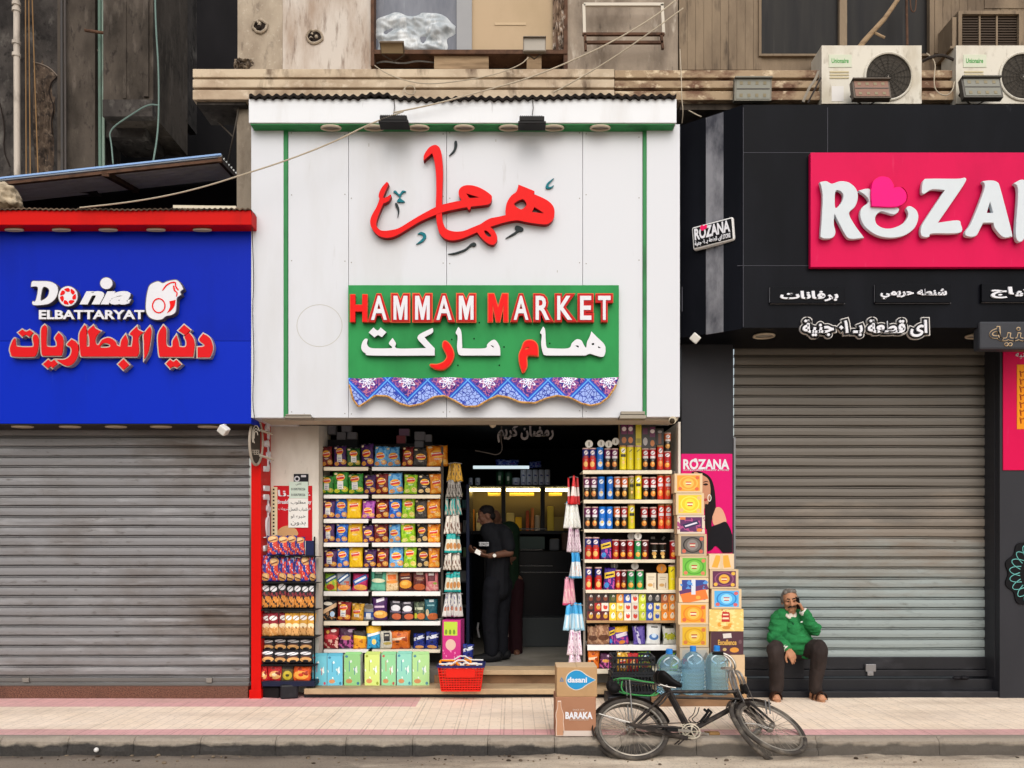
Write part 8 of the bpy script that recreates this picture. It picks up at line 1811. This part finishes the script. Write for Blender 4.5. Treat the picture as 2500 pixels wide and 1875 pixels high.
cable([(388, 257, .93), (362, 254, .93), (320, 280, .95), (265, 317, 1.0), (272, 350, 1.0), (276, 400, .9)], 0, .010, flat('6e837c', .6), 'grey green cable branching down below the bay')
cable([(474, 242, -.05), (520, 285, .3), (570, 335, .2)], 0, .009, flat('6a625a', .6), 'thin cable slanting below the left end of the cornice')
cable([(583, 262, -.02), (570, 330, .0), (556, 395, .3)], 0, .008, flat('5a544e', .6), 'thin cable beside the concrete column')
cr2 = MB(); cr2.tube([P(208, 74, 1.2), P(250, 80, 1.15), P(289, 85, 1.15)], .018, 8); tag(cr2.build('iron_bar', M_RUST, None, smooth=True, origin=P(250, 80, 1.15)), 'rusty iron bar crossing the green pipes', 'bar')
# corrugated awning sheet
aw = thing('corrugated_awning', 'blue edged corrugated metal awning sheet above the red brow', 'awning', P(300, 450, .6))
c00, c10, c11, c01 = P(-880, 536, .15), P(541, 383, .15), P(582, 430, 1.5), P(-880, 590, 1.5)
mb = MB(); n = 120; m_ = 2; vs = []
for i in range(n+1):
    v = i/n
    for j in range(m_+1):
        u = j/m_; p = c00.lerp(c10, u).lerp(c01.lerp(c11, u), v); vs.append(p+Vector((0, 0, .03*math.sin(v*44))))
mb.add(vs, [(i*(m_+1)+j, (i+1)*(m_+1)+j, (i+1)*(m_+1)+j+1, i*(m_+1)+j+1) for i in range(n) for j in range(m_)])
mb.build('sheet', grunge('grey_corrugated_sheet', 'dcdcd8', [('9a968f', 3, (1, 1, 1), .45, .75, .5)], rough=.5), aw)
MB().bar(c00+Vector((0, -.01, .02)), c10+Vector((0, -.01, .02)), .02, .018).build('edge_strip', flat('8fb0e0', .5), aw)
mb = MB(); mb.bar(c00+Vector((0, .02, -.03)), c10+Vector((0, .02, -.03)), .04, .03); mb.bar(c10+Vector((-.02, 0, -.03)), c11+Vector((-.02, 0, -.03)), .04, .05); mb.bar(c00.lerp(c10, .80)+Vector((0, 0, -.045)), c01.lerp(c11, .83)+Vector((0, 0, -.045)), .07, .05); mb.build('support_bar', M_RUST, aw)
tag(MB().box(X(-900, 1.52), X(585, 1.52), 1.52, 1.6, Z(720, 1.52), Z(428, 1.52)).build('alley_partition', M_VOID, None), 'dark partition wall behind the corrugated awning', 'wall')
# stones and scraps on the red brow
mb = MB()
for px, py, r in ((6, 466, .11), (26, 480, .08), (2, 492, .11), (36, 497, .06)): mb.ball(P(px, py, -.25), (r*1.3, r, r*.62), 14, 10, rot=Matrix.Rotation(px, 3, 'Z'))
tag(remesh(mb, 'sandbag_pile', grunge('pale_sacking', 'b8a890', [('6a5a48', 9, (1, 1, 1), .45, .7, .7)], rough=.95, bump=.4), None, vox=.015, noise_amp=.035, nscale=14, smooth_it=2), 'crumpled pale sacks piled on the red brow at the picture edge', 'sack')
sc_ = MB(); sc_.bar(P(425, 507, -.42), P(578, 509, -.42), .05, .03); tag(sc_.build('scrap_strip', flat('d8cdb8', .7), None, origin=P(500, 508, -.42)), 'curled pale strip lying on the red brow near its end', 'strip')
# hanging scraps, padlock and litter
sl_ = MB(); c = Vector((X(2338, .1), .08, Z(1658, .12)+.004)); sl_.ball(c+Vector((0, 0, .015)), (.07, .025, .022), 12, 8); sl_.ball(c+Vector((.05, -.02, .02)), (.05, .03, .025), 12, 8)
tag(sl_.build('black_slipper', flat('17161a', .5), None, smooth=True, origin=c), 'black slipper lying on the dark sill of the cosmetics shop', 'slipper')
tag(MB().ball((X(236, KY-.02), KY-.025, -.085), .02, 12, 8).build('bottle_cap', flat('d9d6d2', .5), None, smooth=True, origin=(X(236, KY-.02), KY-.025, -.1)), 'white bottle cap lying against the dark kerb', 'cap')
